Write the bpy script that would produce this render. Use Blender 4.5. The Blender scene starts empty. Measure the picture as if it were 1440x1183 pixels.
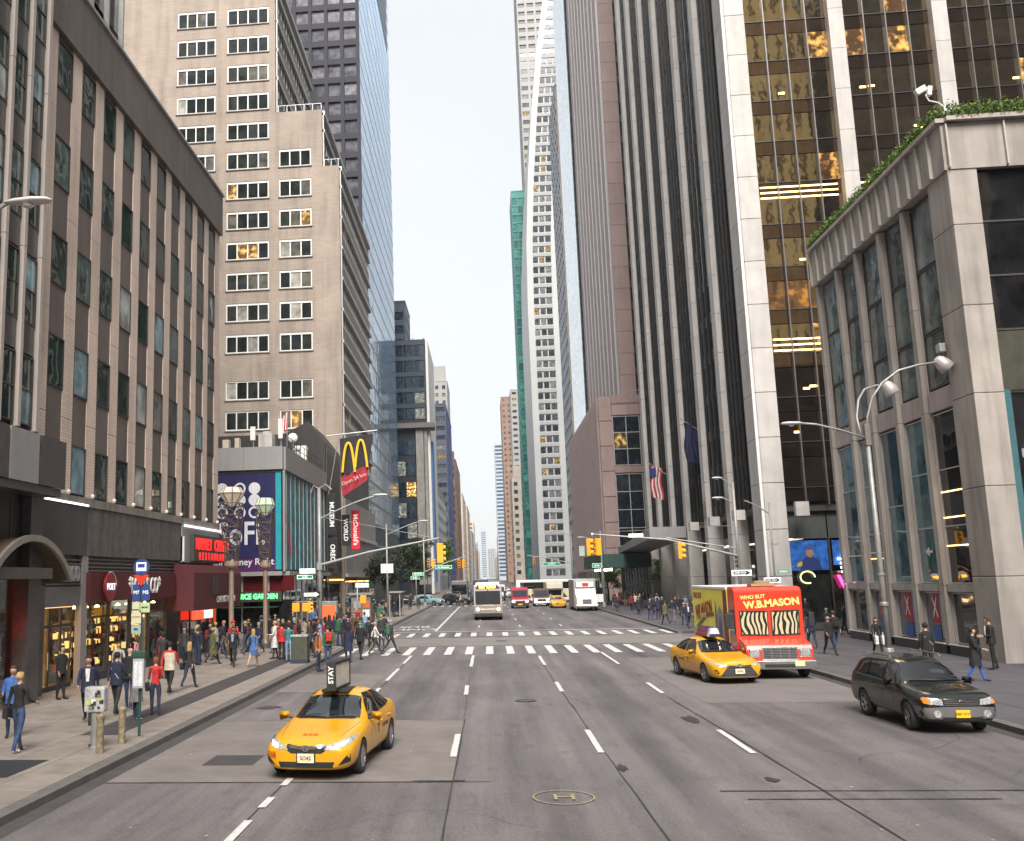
import bpy, bmesh, math, random
from mathutils import Vector, Matrix
from mathutils.bvhtree import BVHTree
from mathutils.geometry import delaunay_2d_cdt
rnd = random.Random(7)
SC = bpy.context.scene
COL = SC.collection
R = math.radians

# ------------------------------------------------------------------ camera
def make_camera():
    yaw, pitch, roll, f = .0925, .1612, -.0225, 1375.0
    cy, sy = math.cos(yaw), math.sin(yaw)
    fw = Vector((-sy*math.cos(pitch), cy*math.cos(pitch), math.sin(pitch)))
    r = Vector((cy, sy, 0)); u = r.cross(fw)
    c, s = math.cos(roll), math.sin(roll)
    r2 = c*r + s*u; u2 = -s*r + c*u
    cam = bpy.data.cameras.new('camera'); o = bpy.data.objects.new('camera', cam)
    M = Matrix.Identity(4)
    for i in range(3):
        M[i][0] = r2[i]; M[i][1] = u2[i]; M[i][2] = -fw[i]
    M[0][3], M[1][3], M[2][3] = 0, 0, 3.8
    o.matrix_world = M
    cam.sensor_fit = 'HORIZONTAL'; cam.sensor_width = 36; cam.lens = f/1440*36
    cam.shift_x = (720-553)/1440; cam.clip_start = .1; cam.clip_end = 9000
    COL.objects.link(o); SC.camera = o
make_camera()

# ------------------------------------------------------------------ sky, sun, exposure
SUN_EL, SUN_AZ = 46, 176         # the sun stands behind the camera, a little to the right, veiled by thin cloud
def make_world():
    w = bpy.data.worlds.new('World'); SC.world = w; w.use_nodes = True
    nt = w.node_tree; nt.nodes.clear()
    out = nt.nodes.new('ShaderNodeOutputWorld'); bg = nt.nodes.new('ShaderNodeBackground')
    sky = nt.nodes.new('ShaderNodeTexSky'); sky.sky_type = 'NISHITA'; sky.sun_disc = False
    sky.sun_elevation = R(SUN_EL); sky.sun_rotation = R(SUN_AZ)
    sky.air_density = 1.0; sky.dust_density = 2.0; sky.ozone_density = 1.5
    mx = nt.nodes.new('ShaderNodeMix'); mx.data_type = 'RGBA'
    tc = nt.nodes.new('ShaderNodeTexCoord'); nz = nt.nodes.new('ShaderNodeTexNoise')
    mp = nt.nodes.new('ShaderNodeMapping'); mp.inputs['Scale'].default_value = (1, 1, 2.2)
    nz.inputs['Scale'].default_value = 1.6; nz.inputs['Detail'].default_value = 5; nz.inputs['Roughness'].default_value = .55
    rp = nt.nodes.new('ShaderNodeMapRange'); rp.inputs[1].default_value = .35; rp.inputs[2].default_value = .68
    rp.inputs[3].default_value = .80; rp.inputs[4].default_value = .93
    L = nt.links.new
    L(tc.outputs['Generated'], mp.inputs['Vector']); L(mp.outputs[0], nz.inputs['Vector']); L(nz.outputs['Fac'], rp.inputs[0])
    L(rp.outputs[0], mx.inputs[0]); L(sky.outputs[0], mx.inputs[6]); mx.inputs[7].default_value = (3.45, 3.5, 3.45, 1)
    L(mx.outputs[2], bg.inputs[0]); bg.inputs[1].default_value = .10
    L(bg.outputs[0], out.inputs[0])
make_world()
def make_sun():
    l = bpy.data.lights.new('sun', 'SUN'); l.energy = 2.9; l.angle = R(34); l.color = (1, .95, .87)
    o = bpy.data.objects.new('sun', l); COL.objects.link(o)
    el, az = R(SUN_EL), R(SUN_AZ)
    d = Vector((math.sin(az)*math.cos(el), math.cos(az)*math.cos(el), math.sin(el)))
    o.rotation_euler = d.to_track_quat('Z', 'Y').to_euler()
make_sun()
vs = SC.view_settings
vs.view_transform = 'Standard'; vs.look = 'None'; vs.gamma = 1; vs.exposure = 1.55; vs.use_curve_mapping = False
SC.cycles.max_bounces = 6; SC.cycles.glossy_bounces = 4; SC.cycles.transmission_bounces = 4
SC.cycles.use_adaptive_sampling = True; SC.cycles.sample_clamp_indirect = 6; SC.cycles.use_denoising = True

# ------------------------------------------------------------------ materials
MATS = {}
def lin(c):
    return tuple(((x/12.92) if x <= .04045 else ((x+.055)/1.055)**2.4) for x in c)
def _base(name):
    m = bpy.data.materials.new(name); m.use_nodes = True
    nt = m.node_tree; b = nt.nodes['Principled BSDF']
    return m, nt, b
def mat(name, col, rough=.7, metal=0, var=.12, scale=2.0, bump=0, bscale=20, spec=.5, stain=0, perobj=0, coat=0, emit=0, ecol=None):
    """plain procedural surface: two noises for tone, optional streaky stain, optional bump"""
    if name in MATS: return MATS[name]
    m, nt, b = _base(name); N = nt.nodes.new; L = nt.links.new
    b.inputs['Roughness'].default_value = rough; b.inputs['Metallic'].default_value = metal
    b.inputs['Specular IOR Level'].default_value = spec
    if coat: b.inputs['Coat Weight'].default_value = coat; b.inputs['Coat Roughness'].default_value = .04
    g = N('ShaderNodeNewGeometry'); nz = N('ShaderNodeTexNoise'); nz.inputs['Scale'].default_value = scale; nz.inputs['Detail'].default_value = 6
    nz.inputs['Roughness'].default_value = .62
    L(g.outputs['Position'], nz.inputs['Vector'])
    mr = N('ShaderNodeMapRange'); mr.inputs[1].default_value = .3; mr.inputs[2].default_value = .7
    mr.inputs[3].default_value = 1-var; mr.inputs[4].default_value = 1+var
    L(nz.outputs['Fac'], mr.inputs[0])
    val = mr.outputs[0]
    if stain:
        mp = N('ShaderNodeMapping'); mp.inputs['Scale'].default_value = (1.7, 1.7, .16); L(g.outputs['Position'], mp.inputs['Vector'])
        n2 = N('ShaderNodeTexNoise'); n2.inputs['Scale'].default_value = 1.3; n2.inputs['Detail'].default_value = 5; L(mp.outputs[0], n2.inputs['Vector'])
        m2 = N('ShaderNodeMapRange'); m2.inputs[1].default_value = .42; m2.inputs[2].default_value = .75
        m2.inputs[3].default_value = 1; m2.inputs[4].default_value = 1-stain; L(n2.outputs['Fac'], m2.inputs[0])
        mu = N('ShaderNodeMath'); mu.operation = 'MULTIPLY'; L(val, mu.inputs[0]); L(m2.outputs[0], mu.inputs[1]); val = mu.outputs[0]
    if perobj:
        oi = N('ShaderNodeObjectInfo'); m3 = N('ShaderNodeMapRange'); m3.inputs[3].default_value = 1-perobj; m3.inputs[4].default_value = 1+perobj
        L(oi.outputs['Random'], m3.inputs[0]); mu = N('ShaderNodeMath'); mu.operation = 'MULTIPLY'; L(val, mu.inputs[0]); L(m3.outputs[0], mu.inputs[1]); val = mu.outputs[0]
    vm = N('ShaderNodeVectorMath'); vm.operation = 'SCALE'; vm.inputs[0].default_value = col[:3]; L(val, vm.inputs['Scale'])
    L(vm.outputs[0], b.inputs['Base Color'])
    if bump:
        bn = N('ShaderNodeTexNoise'); bn.inputs['Scale'].default_value = bscale; bn.inputs['Detail'].default_value = 4
        L(g.outputs['Position'], bn.inputs['Vector'])
        bp = N('ShaderNodeBump'); bp.inputs['Strength'].default_value = bump; bp.inputs['Distance'].default_value = .02
        L(bn.outputs['Fac'], bp.inputs['Height']); L(bp.outputs[0], b.inputs['Normal'])
    if emit:
        b.inputs['Emission Color'].default_value = (*(ecol or col)[:3], 1); b.inputs['Emission Strength'].default_value = emit
    MATS[name] = m; return m
def brick(name, c1, c2, mortar, axis='X', bw=.6, bh=.2, ms=.02, rough=.8, stain=.25, bump=.4):
    if name in MATS: return MATS[name]
    m, nt, b = _base(name); N = nt.nodes.new; L = nt.links.new
    g = N('ShaderNodeNewGeometry'); sp = N('ShaderNodeSeparateXYZ'); L(g.outputs['Position'], sp.inputs[0])
    ad = N('ShaderNodeMath'); ad.operation = 'ADD'; L(sp.outputs[0], ad.inputs[0]); L(sp.outputs[1], ad.inputs[1])
    cb = N('ShaderNodeCombineXYZ'); L(ad.outputs[0], cb.inputs[0]); L(sp.outputs[2], cb.inputs[1])
    t = N('ShaderNodeTexBrick'); L(cb.outputs[0], t.inputs['Vector'])
    t.inputs['Scale'].default_value = 1; t.inputs['Brick Width'].default_value = bw; t.inputs['Row Height'].default_value = bh
    t.inputs['Mortar Size'].default_value = ms; t.inputs['Color1'].default_value = (*c1, 1); t.inputs['Color2'].default_value = (*c2, 1)
    t.inputs['Mortar'].default_value = (*mortar, 1); t.inputs['Bias'].default_value = -.1
    nz = N('ShaderNodeTexNoise'); nz.inputs['Scale'].default_value = .25; nz.inputs['Detail'].default_value = 6; L(g.outputs['Position'], nz.inputs['Vector'])
    mp = N('ShaderNodeMapping'); mp.inputs['Scale'].default_value = (1.2, 1.2, .12); L(g.outputs['Position'], mp.inputs['Vector'])
    n2 = N('ShaderNodeTexNoise'); n2.inputs['Scale'].default_value = 1.1; n2.inputs['Detail'].default_value = 6; L(mp.outputs[0], n2.inputs['Vector'])
    a1 = N('ShaderNodeMapRange'); a1.inputs[1].default_value = .3; a1.inputs[2].default_value = .7; a1.inputs[3].default_value = .86; a1.inputs[4].default_value = 1.12; L(nz.outputs['Fac'], a1.inputs[0])
    a2 = N('ShaderNodeMapRange'); a2.inputs[1].default_value = .45; a2.inputs[2].default_value = .75; a2.inputs[3].default_value = 1; a2.inputs[4].default_value = 1-stain; L(n2.outputs['Fac'], a2.inputs[0])
    mu = N('ShaderNodeMath'); mu.operation = 'MULTIPLY'; L(a1.outputs[0], mu.inputs[0]); L(a2.outputs[0], mu.inputs[1])
    vm = N('ShaderNodeVectorMath'); vm.operation = 'SCALE'; L(t.outputs['Color'], vm.inputs[0]); L(mu.outputs[0], vm.inputs['Scale'])
    L(vm.outputs[0], b.inputs['Base Color']); b.inputs['Roughness'].default_value = rough
    bp = N('ShaderNodeBump'); bp.inputs['Strength'].default_value = bump; bp.inputs['Distance'].default_value = .02; bp.invert = True
    L(t.outputs['Fac'], bp.inputs['Height']); L(bp.outputs[0], b.inputs['Normal'])
    MATS[name] = m; return m
def glass(name, ramp, rough=.03, metal=0, ior=1.6, wave=0, wscale=.5, island=False, lit=0, vary=True, tint=None):
    """glazing seen from outside: rooms, blinds, lamps and painted reflections by pane, mirror-like skin in front.
    ramp = [(pos, colour, emission)]"""
    if name in MATS: return MATS[name]
    m, nt, b = _base(name); N = nt.nodes.new; L = nt.links.new
    b.inputs['Roughness'].default_value = rough; b.inputs['Metallic'].default_value = metal; b.inputs['IOR'].default_value = ior
    if tint: b.inputs['Specular Tint'].default_value = (*tint, 1)
    g = N('ShaderNodeNewGeometry')
    src = g.outputs['Random Per Island'] if island else N('ShaderNodeObjectInfo').outputs['Random']
    cr = N('ShaderNodeValToRGB'); cr.color_ramp.interpolation = 'CONSTANT'
    er = N('ShaderNodeValToRGB'); er.color_ramp.interpolation = 'CONSTANT'
    for r_, k in ((cr, 1), (er, 2)):
        el = r_.color_ramp.elements
        while len(el) > 1: el.remove(el[-1])
        for i, e in enumerate(ramp):
            x = el[0] if i == 0 else el.new(e[0])
            if i == 0: x.position = 0
            x.color = (*(e[1] if k == 1 else (e[2] if len(e) > 2 else (0, 0, 0))), 1)
        L(src, r_.inputs[0])
    nz = N('ShaderNodeTexNoise'); nz.inputs['Scale'].default_value = 1.1; nz.inputs['Detail'].default_value = 5; L(g.outputs['Position'], nz.inputs['Vector'])
    mr = N('ShaderNodeMapRange'); mr.inputs[1].default_value = .3; mr.inputs[2].default_value = .7; mr.inputs[3].default_value = .45; mr.inputs[4].default_value = 1.5; L(nz.outputs['Fac'], mr.inputs[0])
    vm = N('ShaderNodeVectorMath'); vm.operation = 'SCALE'; L(cr.outputs[0], vm.inputs[0]); L(mr.outputs[0], vm.inputs['Scale'])
    L(vm.outputs[0], b.inputs['Base Color'])
    ne = N('ShaderNodeTexNoise'); ne.inputs['Scale'].default_value = 1.7; ne.inputs['Detail'].default_value = 3; L(g.outputs['Position'], ne.inputs['Vector'])
    me_ = N('ShaderNodeMapRange'); me_.inputs[1].default_value = .47; me_.inputs[2].default_value = .68; me_.inputs[3].default_value = .08; me_.inputs[4].default_value = 3.0; L(ne.outputs['Fac'], me_.inputs[0])
    v2 = N('ShaderNodeVectorMath'); v2.operation = 'SCALE'; L(er.outputs[0], v2.inputs[0]); L(me_.outputs[0], v2.inputs['Scale'])
    L(v2.outputs[0], b.inputs['Emission Color']); b.inputs['Emission Strength'].default_value = lit
    if wave:
        bn = N('ShaderNodeTexNoise'); bn.inputs['Scale'].default_value = wscale; bn.inputs['Detail'].default_value = 1.5
        L(g.outputs['Position'], bn.inputs['Vector'])
        bp = N('ShaderNodeBump'); bp.inputs['Strength'].default_value = 1; bp.inputs['Distance'].default_value = wave
        L(bn.outputs['Fac'], bp.inputs['Height']); L(bp.outputs[0], b.inputs['Normal'])
    MATS[name] = m; return m
def lamp_mat(name, col, s):
    if name in MATS: return MATS[name]
    m, nt, b = _base(name)
    b.inputs['Base Color'].default_value = (*col, 1); b.inputs['Emission Color'].default_value = (*col, 1); b.inputs['Emission Strength'].default_value = s
    MATS[name] = m; return m

# ------------------------------------------------------------------ object helpers
WM = {}                       # world matrix of every object that may parent another
def link(o, parent=None, M=None):
    COL.objects.link(o)
    M = M or Matrix.Identity(4)
    if parent is not None:
        o.parent = parent; o.matrix_basis = WM[parent.name].inverted() @ M
    else: o.matrix_basis = M
    WM[o.name] = M.copy()
    return o
def tag(o, label=None, cat=None, group=None, kind=None):
    if label: o['label'] = label
    if cat: o['category'] = cat
    if group: o['group'] = group
    if kind: o['kind'] = kind
    return o
def thing(name, label, cat, loc=(0, 0, 0), rz=0, group=None):
    o = bpy.data.objects.new(name, None); o.empty_display_size = .3
    link(o, None, Matrix.Translation(loc) @ Matrix.Rotation(rz, 4, 'Z'))
    return tag(o, label, cat, group)
T = Matrix.Translation
RZ = lambda a: Matrix.Rotation(a, 4, 'Z')
class MB:
    def __init__(s): s.v = []; s.f = []; s.m = []
    def add(s, vs, fs, mi=0):
        n = len(s.v); s.v += [tuple(p) for p in vs]
        for f in fs: s.f.append(tuple(i+n for i in f)); s.m.append(mi)
    def box(s, x0, x1, y0, y1, z0, z1, mi=0):
        if x0 > x1: x0, x1 = x1, x0
        if y0 > y1: y0, y1 = y1, y0
        s.add([(x0,y0,z0),(x1,y0,z0),(x1,y1,z0),(x0,y1,z0),(x0,y0,z1),(x1,y0,z1),(x1,y1,z1),(x0,y1,z1)],
              [(0,3,2,1),(4,5,6,7),(0,1,5,4),(1,2,6,5),(2,3,7,6),(3,0,4,7)], mi); return s
    def quad(s, a, b, c, d, mi=0): s.add([a,b,c,d], [(0,1,2,3)], mi); return s
    def prism(s, poly, axis, a, b, mi=0):
        """poly = list of 2-d points in the plane across the axis ('x': (y,z), 'y': (x,z), 'z': (x,y))"""
        def P(p, t): return (t,p[0],p[1]) if axis == 'x' else ((p[0],t,p[1]) if axis == 'y' else (p[0],p[1],t))
        n = len(poly); vs = [P(p,a) for p in poly]+[P(p,b) for p in poly]
        fs = [tuple(range(n))[::-1], tuple(range(n,2*n))]+[(i,(i+1)%n,(i+1)%n+n,i+n) for i in range(n)]
        s.add(vs, fs, mi); return s
    def tube(s, pts, r, n=8, mi=0, caps=True):
        pts = [Vector(p) for p in pts]; rs = r if isinstance(r, (list, tuple)) else [r]*len(pts)
        rings = []; up = None
        for i, p in enumerate(pts):
            d = (pts[min(i+1,len(pts)-1)]-pts[max(i-1,0)]).normalized()
            if up is None or abs(d.dot(up)) > .98: up = Vector((0,0,1)) if abs(d.z) < .9 else Vector((1,0,0))
            a = d.cross(up).normalized(); b = a.cross(d).normalized(); up = b
            rings.append([p+a*math.cos(2*math.pi*k/n)*rs[i]+b*math.sin(2*math.pi*k/n)*rs[i] for k in range(n)])
        vs = [q for rg in rings for q in rg]; fs = []
        for i in range(len(pts)-1):
            for k in range(n): fs.append((i*n+k, i*n+(k+1)%n, (i+1)*n+(k+1)%n, (i+1)*n+k))
        if caps: fs += [tuple(range(n))[::-1], tuple(range((len(pts)-1)*n, len(pts)*n))]
        s.add(vs, fs, mi); return s
    def lathe(s, prof, c=(0,0,0), n=12, axis='z', mi=0, caps=True):
        """prof = [(r, t)] along the axis"""
        vs = []; fs = []
        for r, t in prof:
            for k in range(n):
                a = 2*math.pi*k/n; x, y = r*math.cos(a), r*math.sin(a)
                vs.append((c[0]+x,c[1]+y,c[2]+t) if axis == 'z' else ((c[0]+t,c[1]+x,c[2]+y) if axis == 'x' else (c[0]+x,c[1]+t,c[2]+y)))
        for i in range(len(prof)-1):
            for k in range(n): fs.append((i*n+k, i*n+(k+1)%n, (i+1)*n+(k+1)%n, (i+1)*n+k))
        if caps: fs += [tuple(range(n))[::-1], tuple(range((len(prof)-1)*n, len(prof)*n))]
        s.add(vs, fs, mi); return s
    def mesh(s, name, mats, smooth=False):
        me = bpy.data.meshes.new(name); me.from_pydata(s.v, [], s.f)
        for m_ in (mats if isinstance(mats, (list, tuple)) else [mats]): me.materials.append(m_)
        me.polygons.foreach_set('material_index', s.m)
        if smooth: me.polygons.foreach_set('use_smooth', [True]*len(s.f))
        me.update(); return me
    def build(s, name, mats, parent=None, M=None, smooth=False, kind=None, fix=True, bevel=0):
        me = s.mesh(name, mats, smooth)
        if fix or bevel:
            bm = bmesh.new(); bm.from_mesh(me)
            if bevel:
                es = [e for e in bm.edges if len(e.link_faces) == 2 and e.calc_face_angle(0) > .6]
                bmesh.ops.bevel(bm, geom=es, offset=bevel, segments=2, affect='EDGES', profile=.6, clamp_overlap=True)
            bmesh.ops.recalc_face_normals(bm, faces=bm.faces); bm.to_mesh(me); bm.free()
        o = bpy.data.objects.new(name, me); link(o, parent, M)
        if kind: o['kind'] = kind
        return o
SHARED = {}
def shared(key, fn):
    if key not in SHARED: SHARED[key] = fn()
    return SHARED[key]
def inst(name, me, parent, M, kind=None):
    o = bpy.data.objects.new(name, me); link(o, parent, M)
    if kind: o['kind'] = kind
    return o
def block(name, w, d, h, m, parent, M):
    """a box of its own that shares its mesh with all alike boxes; M = its centre"""
    me = shared((name, round(w,3), round(d,3), round(h,3), m.name), lambda: MB().box(-w/2,w/2,-d/2,d/2,-h/2,h/2).mesh(name, m))
    return inst(name, me, parent, M)
FONTC = {}
def text(name, s, size, m, parent, M, ext=.01, w=1.0, bold=0, align='CENTER', spacing=1.0):
    cu = bpy.data.curves.new(name, 'FONT'); cu.body = s; cu.size = size; cu.extrude = ext; cu.align_x = align; cu.align_y = 'CENTER'
    cu.offset = bold; cu.space_character = spacing; cu.resolution_u = 3
    tmp = bpy.data.objects.new('tmp_text', cu); COL.objects.link(tmp)
    bpy.context.view_layer.update()
    me = bpy.data.meshes.new_from_object(tmp, depsgraph=bpy.context.evaluated_depsgraph_get()); me.name = name
    bpy.data.objects.remove(tmp); me.materials.clear(); me.materials.append(m)
    o = bpy.data.objects.new(name, me); link(o, parent, M @ Matrix.Diagonal((w, 1, 1, 1)))
    return o
# facade frames: local x runs along the wall, local -y points out of it, z is up
def FX_left(X, Y0): return T((X, Y0, 0)) @ RZ(R(90))      # wall on the left of the street, u grows with Y
def FX_right(X, Y1): return T((X, Y1, 0)) @ RZ(R(-90))    # wall on the right, u grows towards the camera
def FY(X0, Y): return T((X0, Y, 0))                       # wall that faces the camera, u grows with X
TXT = Matrix.Rotation(R(90), 4, 'X')                      # stands lettering up in a facade frame
def window_mesh(w, h, nv, nh, fw, fd, m):
    mb = MB()
    mb.box(-w/2, w/2, -fd, 0, -h/2, -h/2+fw); mb.box(-w/2, w/2, -fd, 0, h/2-fw, h/2)
    mb.box(-w/2, -w/2+fw, -fd, 0, -h/2+fw, h/2-fw); mb.box(w/2-fw, w/2, -fd, 0, -h/2+fw, h/2-fw)
    for i in range(1, nv):
        x = -w/2+w*i/nv; mb.box(x-fw/2, x+fw/2, -fd*.9, 0, -h/2+fw, h/2-fw)
    for i in range(1, nh):
        z = -h/2+h*i/nh; mb.box(-w/2+fw, w/2-fw, -fd*.8, 0, z-fw/2, z+fw/2)
    return mb.mesh('window', m)
def window(F, u, z, w, h, d, mf, mg, parent, nv=1, nh=1, fw=.06, fd=.07, panes=True, name='window', tilt=.004):
    """window unit set back d behind the wall plane: frame = the part, each pane = its child"""
    me = shared(('win', round(w,3), round(h,3), nv, nh, fw, fd, mf.name), lambda: window_mesh(w, h, nv, nh, fw, fd, mf))
    M = F @ T((u, d, z)); o = inst(name, me, parent, M)
    if panes:
        pw, ph = w/nv, h/nh
        for i in range(nv):
            for j in range(nh):
                pm = shared(('pane', round(pw,3), round(ph,3), mg.name), lambda: MB().box(-pw/2+.003, pw/2-.003, 0, .02, -ph/2+.003, ph/2-.003).mesh('pane', mg))
                Mp = M @ T((-w/2+pw*(i+.5), -.022, -h/2+ph*(j+.5)))
                if tilt: Mp = Mp @ Matrix.Rotation(rnd.uniform(-tilt, tilt), 4, 'Z') @ Matrix.Rotation(rnd.uniform(-tilt, tilt), 4, 'X')
                inst('pane', pm, o, Mp)
    return o
def wall_grid(F, U, Z0, Z1, cols, rows, t, m, parent, name='wall'):
    """wall of thickness t with openings at every column x row"""
    mb = MB(); u = 0
    for a, b in cols:
        mb.box(u, a, 0, t, Z0, Z1); z = Z0
        for c, d in rows:
            mb.box(a, b, 0, t, z, c); z = d
        mb.box(a, b, 0, t, z, Z1); u = b
    mb.box(u, U, 0, t, Z0, Z1)
    return mb.build(name, m, parent, F, fix=False)
# ------------------------------------------------------------------ shared materials
CONC = mat('concrete', (.30,.285,.275), .85, var=.16, scale=.8, bump=.25, bscale=30, stain=.2)
STEEL = mat('galvanised steel', (.42,.42,.43), .42, metal=.6, var=.12, scale=5)
DARKST = mat('dark steel', (.05,.05,.055), .45, metal=.3, var=.2, scale=4)
WHITE = mat('white paint', (.72,.71,.69), .55, var=.08, scale=3)
BLACK = mat('black paint', (.018,.018,.02), .45, var=.2, scale=4)
YELS = mat('signal yellow', (.80,.36,.02), .5, var=.08, scale=6)
GREENS = mat('street sign green', (.01,.27,.12), .4, var=.05)
RED = mat('red', (.55,.03,.02), .45, var=.08)
RUST = mat('rusty pipe', (.24,.19,.12), .8, var=.55, scale=11, stain=.5, bump=.3, bscale=40)
DKGR = mat('dark green enamel', (.02,.06,.045), .4, var=.15, scale=6)

def asphalt():
    m, nt, b = _base('asphalt'); N = nt.nodes.new; L = nt.links.new
    g = N('ShaderNodeNewGeometry')
    def noise(scale, sx, sy, det=6, rough=.6, off=0):
        mp = N('ShaderNodeMapping'); mp.inputs['Scale'].default_value = (sx, sy, 1); mp.inputs['Location'].default_value = (off, off*.7, 0)
        L(g.outputs['Position'], mp.inputs['Vector'])
        n = N('ShaderNodeTexNoise'); n.inputs['Scale'].default_value = scale; n.inputs['Detail'].default_value = det; n.inputs['Roughness'].default_value = rough
        L(mp.outputs[0], n.inputs['Vector']); return n.outputs['Fac']
    def rng(v, a, b_, c, d):
        r = N('ShaderNodeMapRange'); r.inputs[1].default_value = a; r.inputs[2].default_value = b_; r.inputs[3].default_value = c; r.inputs[4].default_value = d
        L(v, r.inputs[0]); return r.outputs[0]
    def mul(a, b_):
        r = N('ShaderNodeMath'); r.operation = 'MULTIPLY'; L(a, r.inputs[0]); L(b_, r.inputs[1]); return r.outputs[0]
    v = rng(noise(.25, 1, .5), .3, .7, .76, 1.2)
    v = mul(v, rng(noise(1.0, 1.6, .05, 5, .6, 3), .35, .7, 1.16, .70))      # wear along the lanes
    v = mul(v, rng(noise(18, 1, .6, 3), .3, .7, .80, 1.18))
    v = mul(v, rng(noise(2.5, 1, .3, 7, .7, 9), .52, .7, 1, .72))
    v = mul(v, rng(noise(.9, 1, 1, 8, .75, 31), .55, .75, 1, .78))
    v = mul(v, rng(noise(60, 1, 1, 2), .35, .65, .78, 1.22))
    # oil band down the middle of each lane (lanes 3.15 m wide)
    sp = N('ShaderNodeSeparateXYZ'); L(g.outputs['Position'], sp.inputs[0])
    ma = N('ShaderNodeMath'); ma.operation = 'MULTIPLY_ADD'; ma.inputs[1].default_value = 1/3.15; ma.inputs[2].default_value = .286; L(sp.outputs[0], ma.inputs[0])
    fr = N('ShaderNodeMath'); fr.operation = 'FRACT'; L(ma.outputs[0], fr.inputs[0])
    pk = N('ShaderNodeMath'); pk.operation = 'PINGPONG'; pk.inputs[1].default_value = .5; L(fr.outputs[0], pk.inputs[0])
    band = rng(pk.outputs[0], .2, .5, 1.05, .66)
    mxn = noise(.5, .6, .08, 4, .5, 5); sel = rng(mxn, .4, .62, 0, 1)
    mx = N('ShaderNodeMix'); mx.data_type = 'FLOAT'; L(sel, mx.inputs[0]); mx.inputs[2].default_value = 1; L(band, mx.inputs[3])
    v = mul(v, mx.outputs[0])
    vm = N('ShaderNodeVectorMath'); vm.operation = 'SCALE'; vm.inputs[0].default_value = (.135,.122,.128); L(v, vm.inputs['Scale'])
    L(vm.outputs[0], b.inputs['Base Color']); b.inputs['Roughness'].default_value = .68; b.inputs['Specular IOR Level'].default_value = .35
    bp = N('ShaderNodeBump'); bp.inputs['Strength'].default_value = .35; bp.inputs['Distance'].default_value = .012
    L(noise(90, 1, 1, 3), bp.inputs['Height']); L(bp.outputs[0], b.inputs['Normal'])
    return m
ASPH = asphalt()
SLAB = mat('old concrete road slab', (.16,.142,.136), .8, var=.16, scale=.7, bump=.2, bscale=60, stain=.15)
PATCHD = mat('fresh asphalt patch', (.045,.042,.045), .75, var=.18, scale=3, bump=.2, bscale=50)
PAINT = mat('worn road paint', (.50,.49,.48), .7, var=.22, scale=7)
TAR = mat('tar joint', (.025,.024,.026), .6, var=.2)
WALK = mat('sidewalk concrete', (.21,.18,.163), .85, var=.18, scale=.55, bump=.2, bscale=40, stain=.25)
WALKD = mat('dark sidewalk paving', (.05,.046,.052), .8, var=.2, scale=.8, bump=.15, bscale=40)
KERB = mat('kerb stone', (.11,.10,.098), .75, var=.2, scale=2, bump=.2)
KERBD = mat('kerb side grime', (.05,.045,.045), .8, var=.2, scale=2)

def sheet(name, x0, x1, y0, y1, z, m, kind='structure'):
    return MB().quad((x0,y0,z),(x1,y0,z),(x1,y1,z),(x0,y1,z)).build(name, m, kind=kind, fix=False)
sheet('ground', -1500, 1500, -600, 3600, -.02, mat('far ground', (.16,.15,.15), .9, var=.1, scale=.02))
sheet('road', -8.0, 11.9, -120, 3000, 0, ASPH)
CROSS = [(56.8, 65.4), (140, 150), (222, 231), (306, 315), (390, 399)]
for a, b in CROSS:
    sheet('cross_street', -150, -8.0, a, b, 0, ASPH); sheet('cross_street', 11.9, 150, a, b, 0, ASPH)
# sidewalks: slabs of flagstones on the near blocks, kerb stones along the edge
def sidewalk(side, y0, y1):
    xk, xw = (-8.0, -60.) if side < 0 else (11.9, 60.)
    inner = xk + side*.32
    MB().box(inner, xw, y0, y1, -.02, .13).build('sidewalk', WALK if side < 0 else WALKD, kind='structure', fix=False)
KP = []
def kerbs(side, y0, y1, step):
    xk = -8.0 if side < 0 else 11.9
    root = thing('kerb', None, None, (xk, y0, 0)); root['kind'] = 'structure'
    y = y0
    while y < y1-.1:
        L_ = min(step, y1-y)
        mb = shared(('kerb', side, round(L_,2)), lambda: MB().box(0, side*.315, 0, L_-.012, -.02, .14).mesh('kerb_stone', KERB))
        inst('kerb_stone', mb, root, T((xk, y, 0))); y += L_
prev = -60
for (a, b) in CROSS+[(2900, 2905)]:
    for s in (-1, 1):
        if a - prev > 10: sidewalk(s, prev, a); kerbs(s, max(prev, 10) if prev < 10 else prev, a, 2.4 if a < 160 else 12)
    prev = b
# iron-dark kerb face with the gutter stripe
MB().quad((-7.99,10,.004),(-7.62,10,.004),(-7.62,56.8,.004),(-7.99,56.8,.004)).build('gutter', KERBD, kind='structure', fix=False)
MB().quad((11.55,10,.004),(11.89,10,.004),(11.89,56.8,.004),(11.55,56.8,.004)).build('gutter', KERBD, kind='structure', fix=False)
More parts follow.
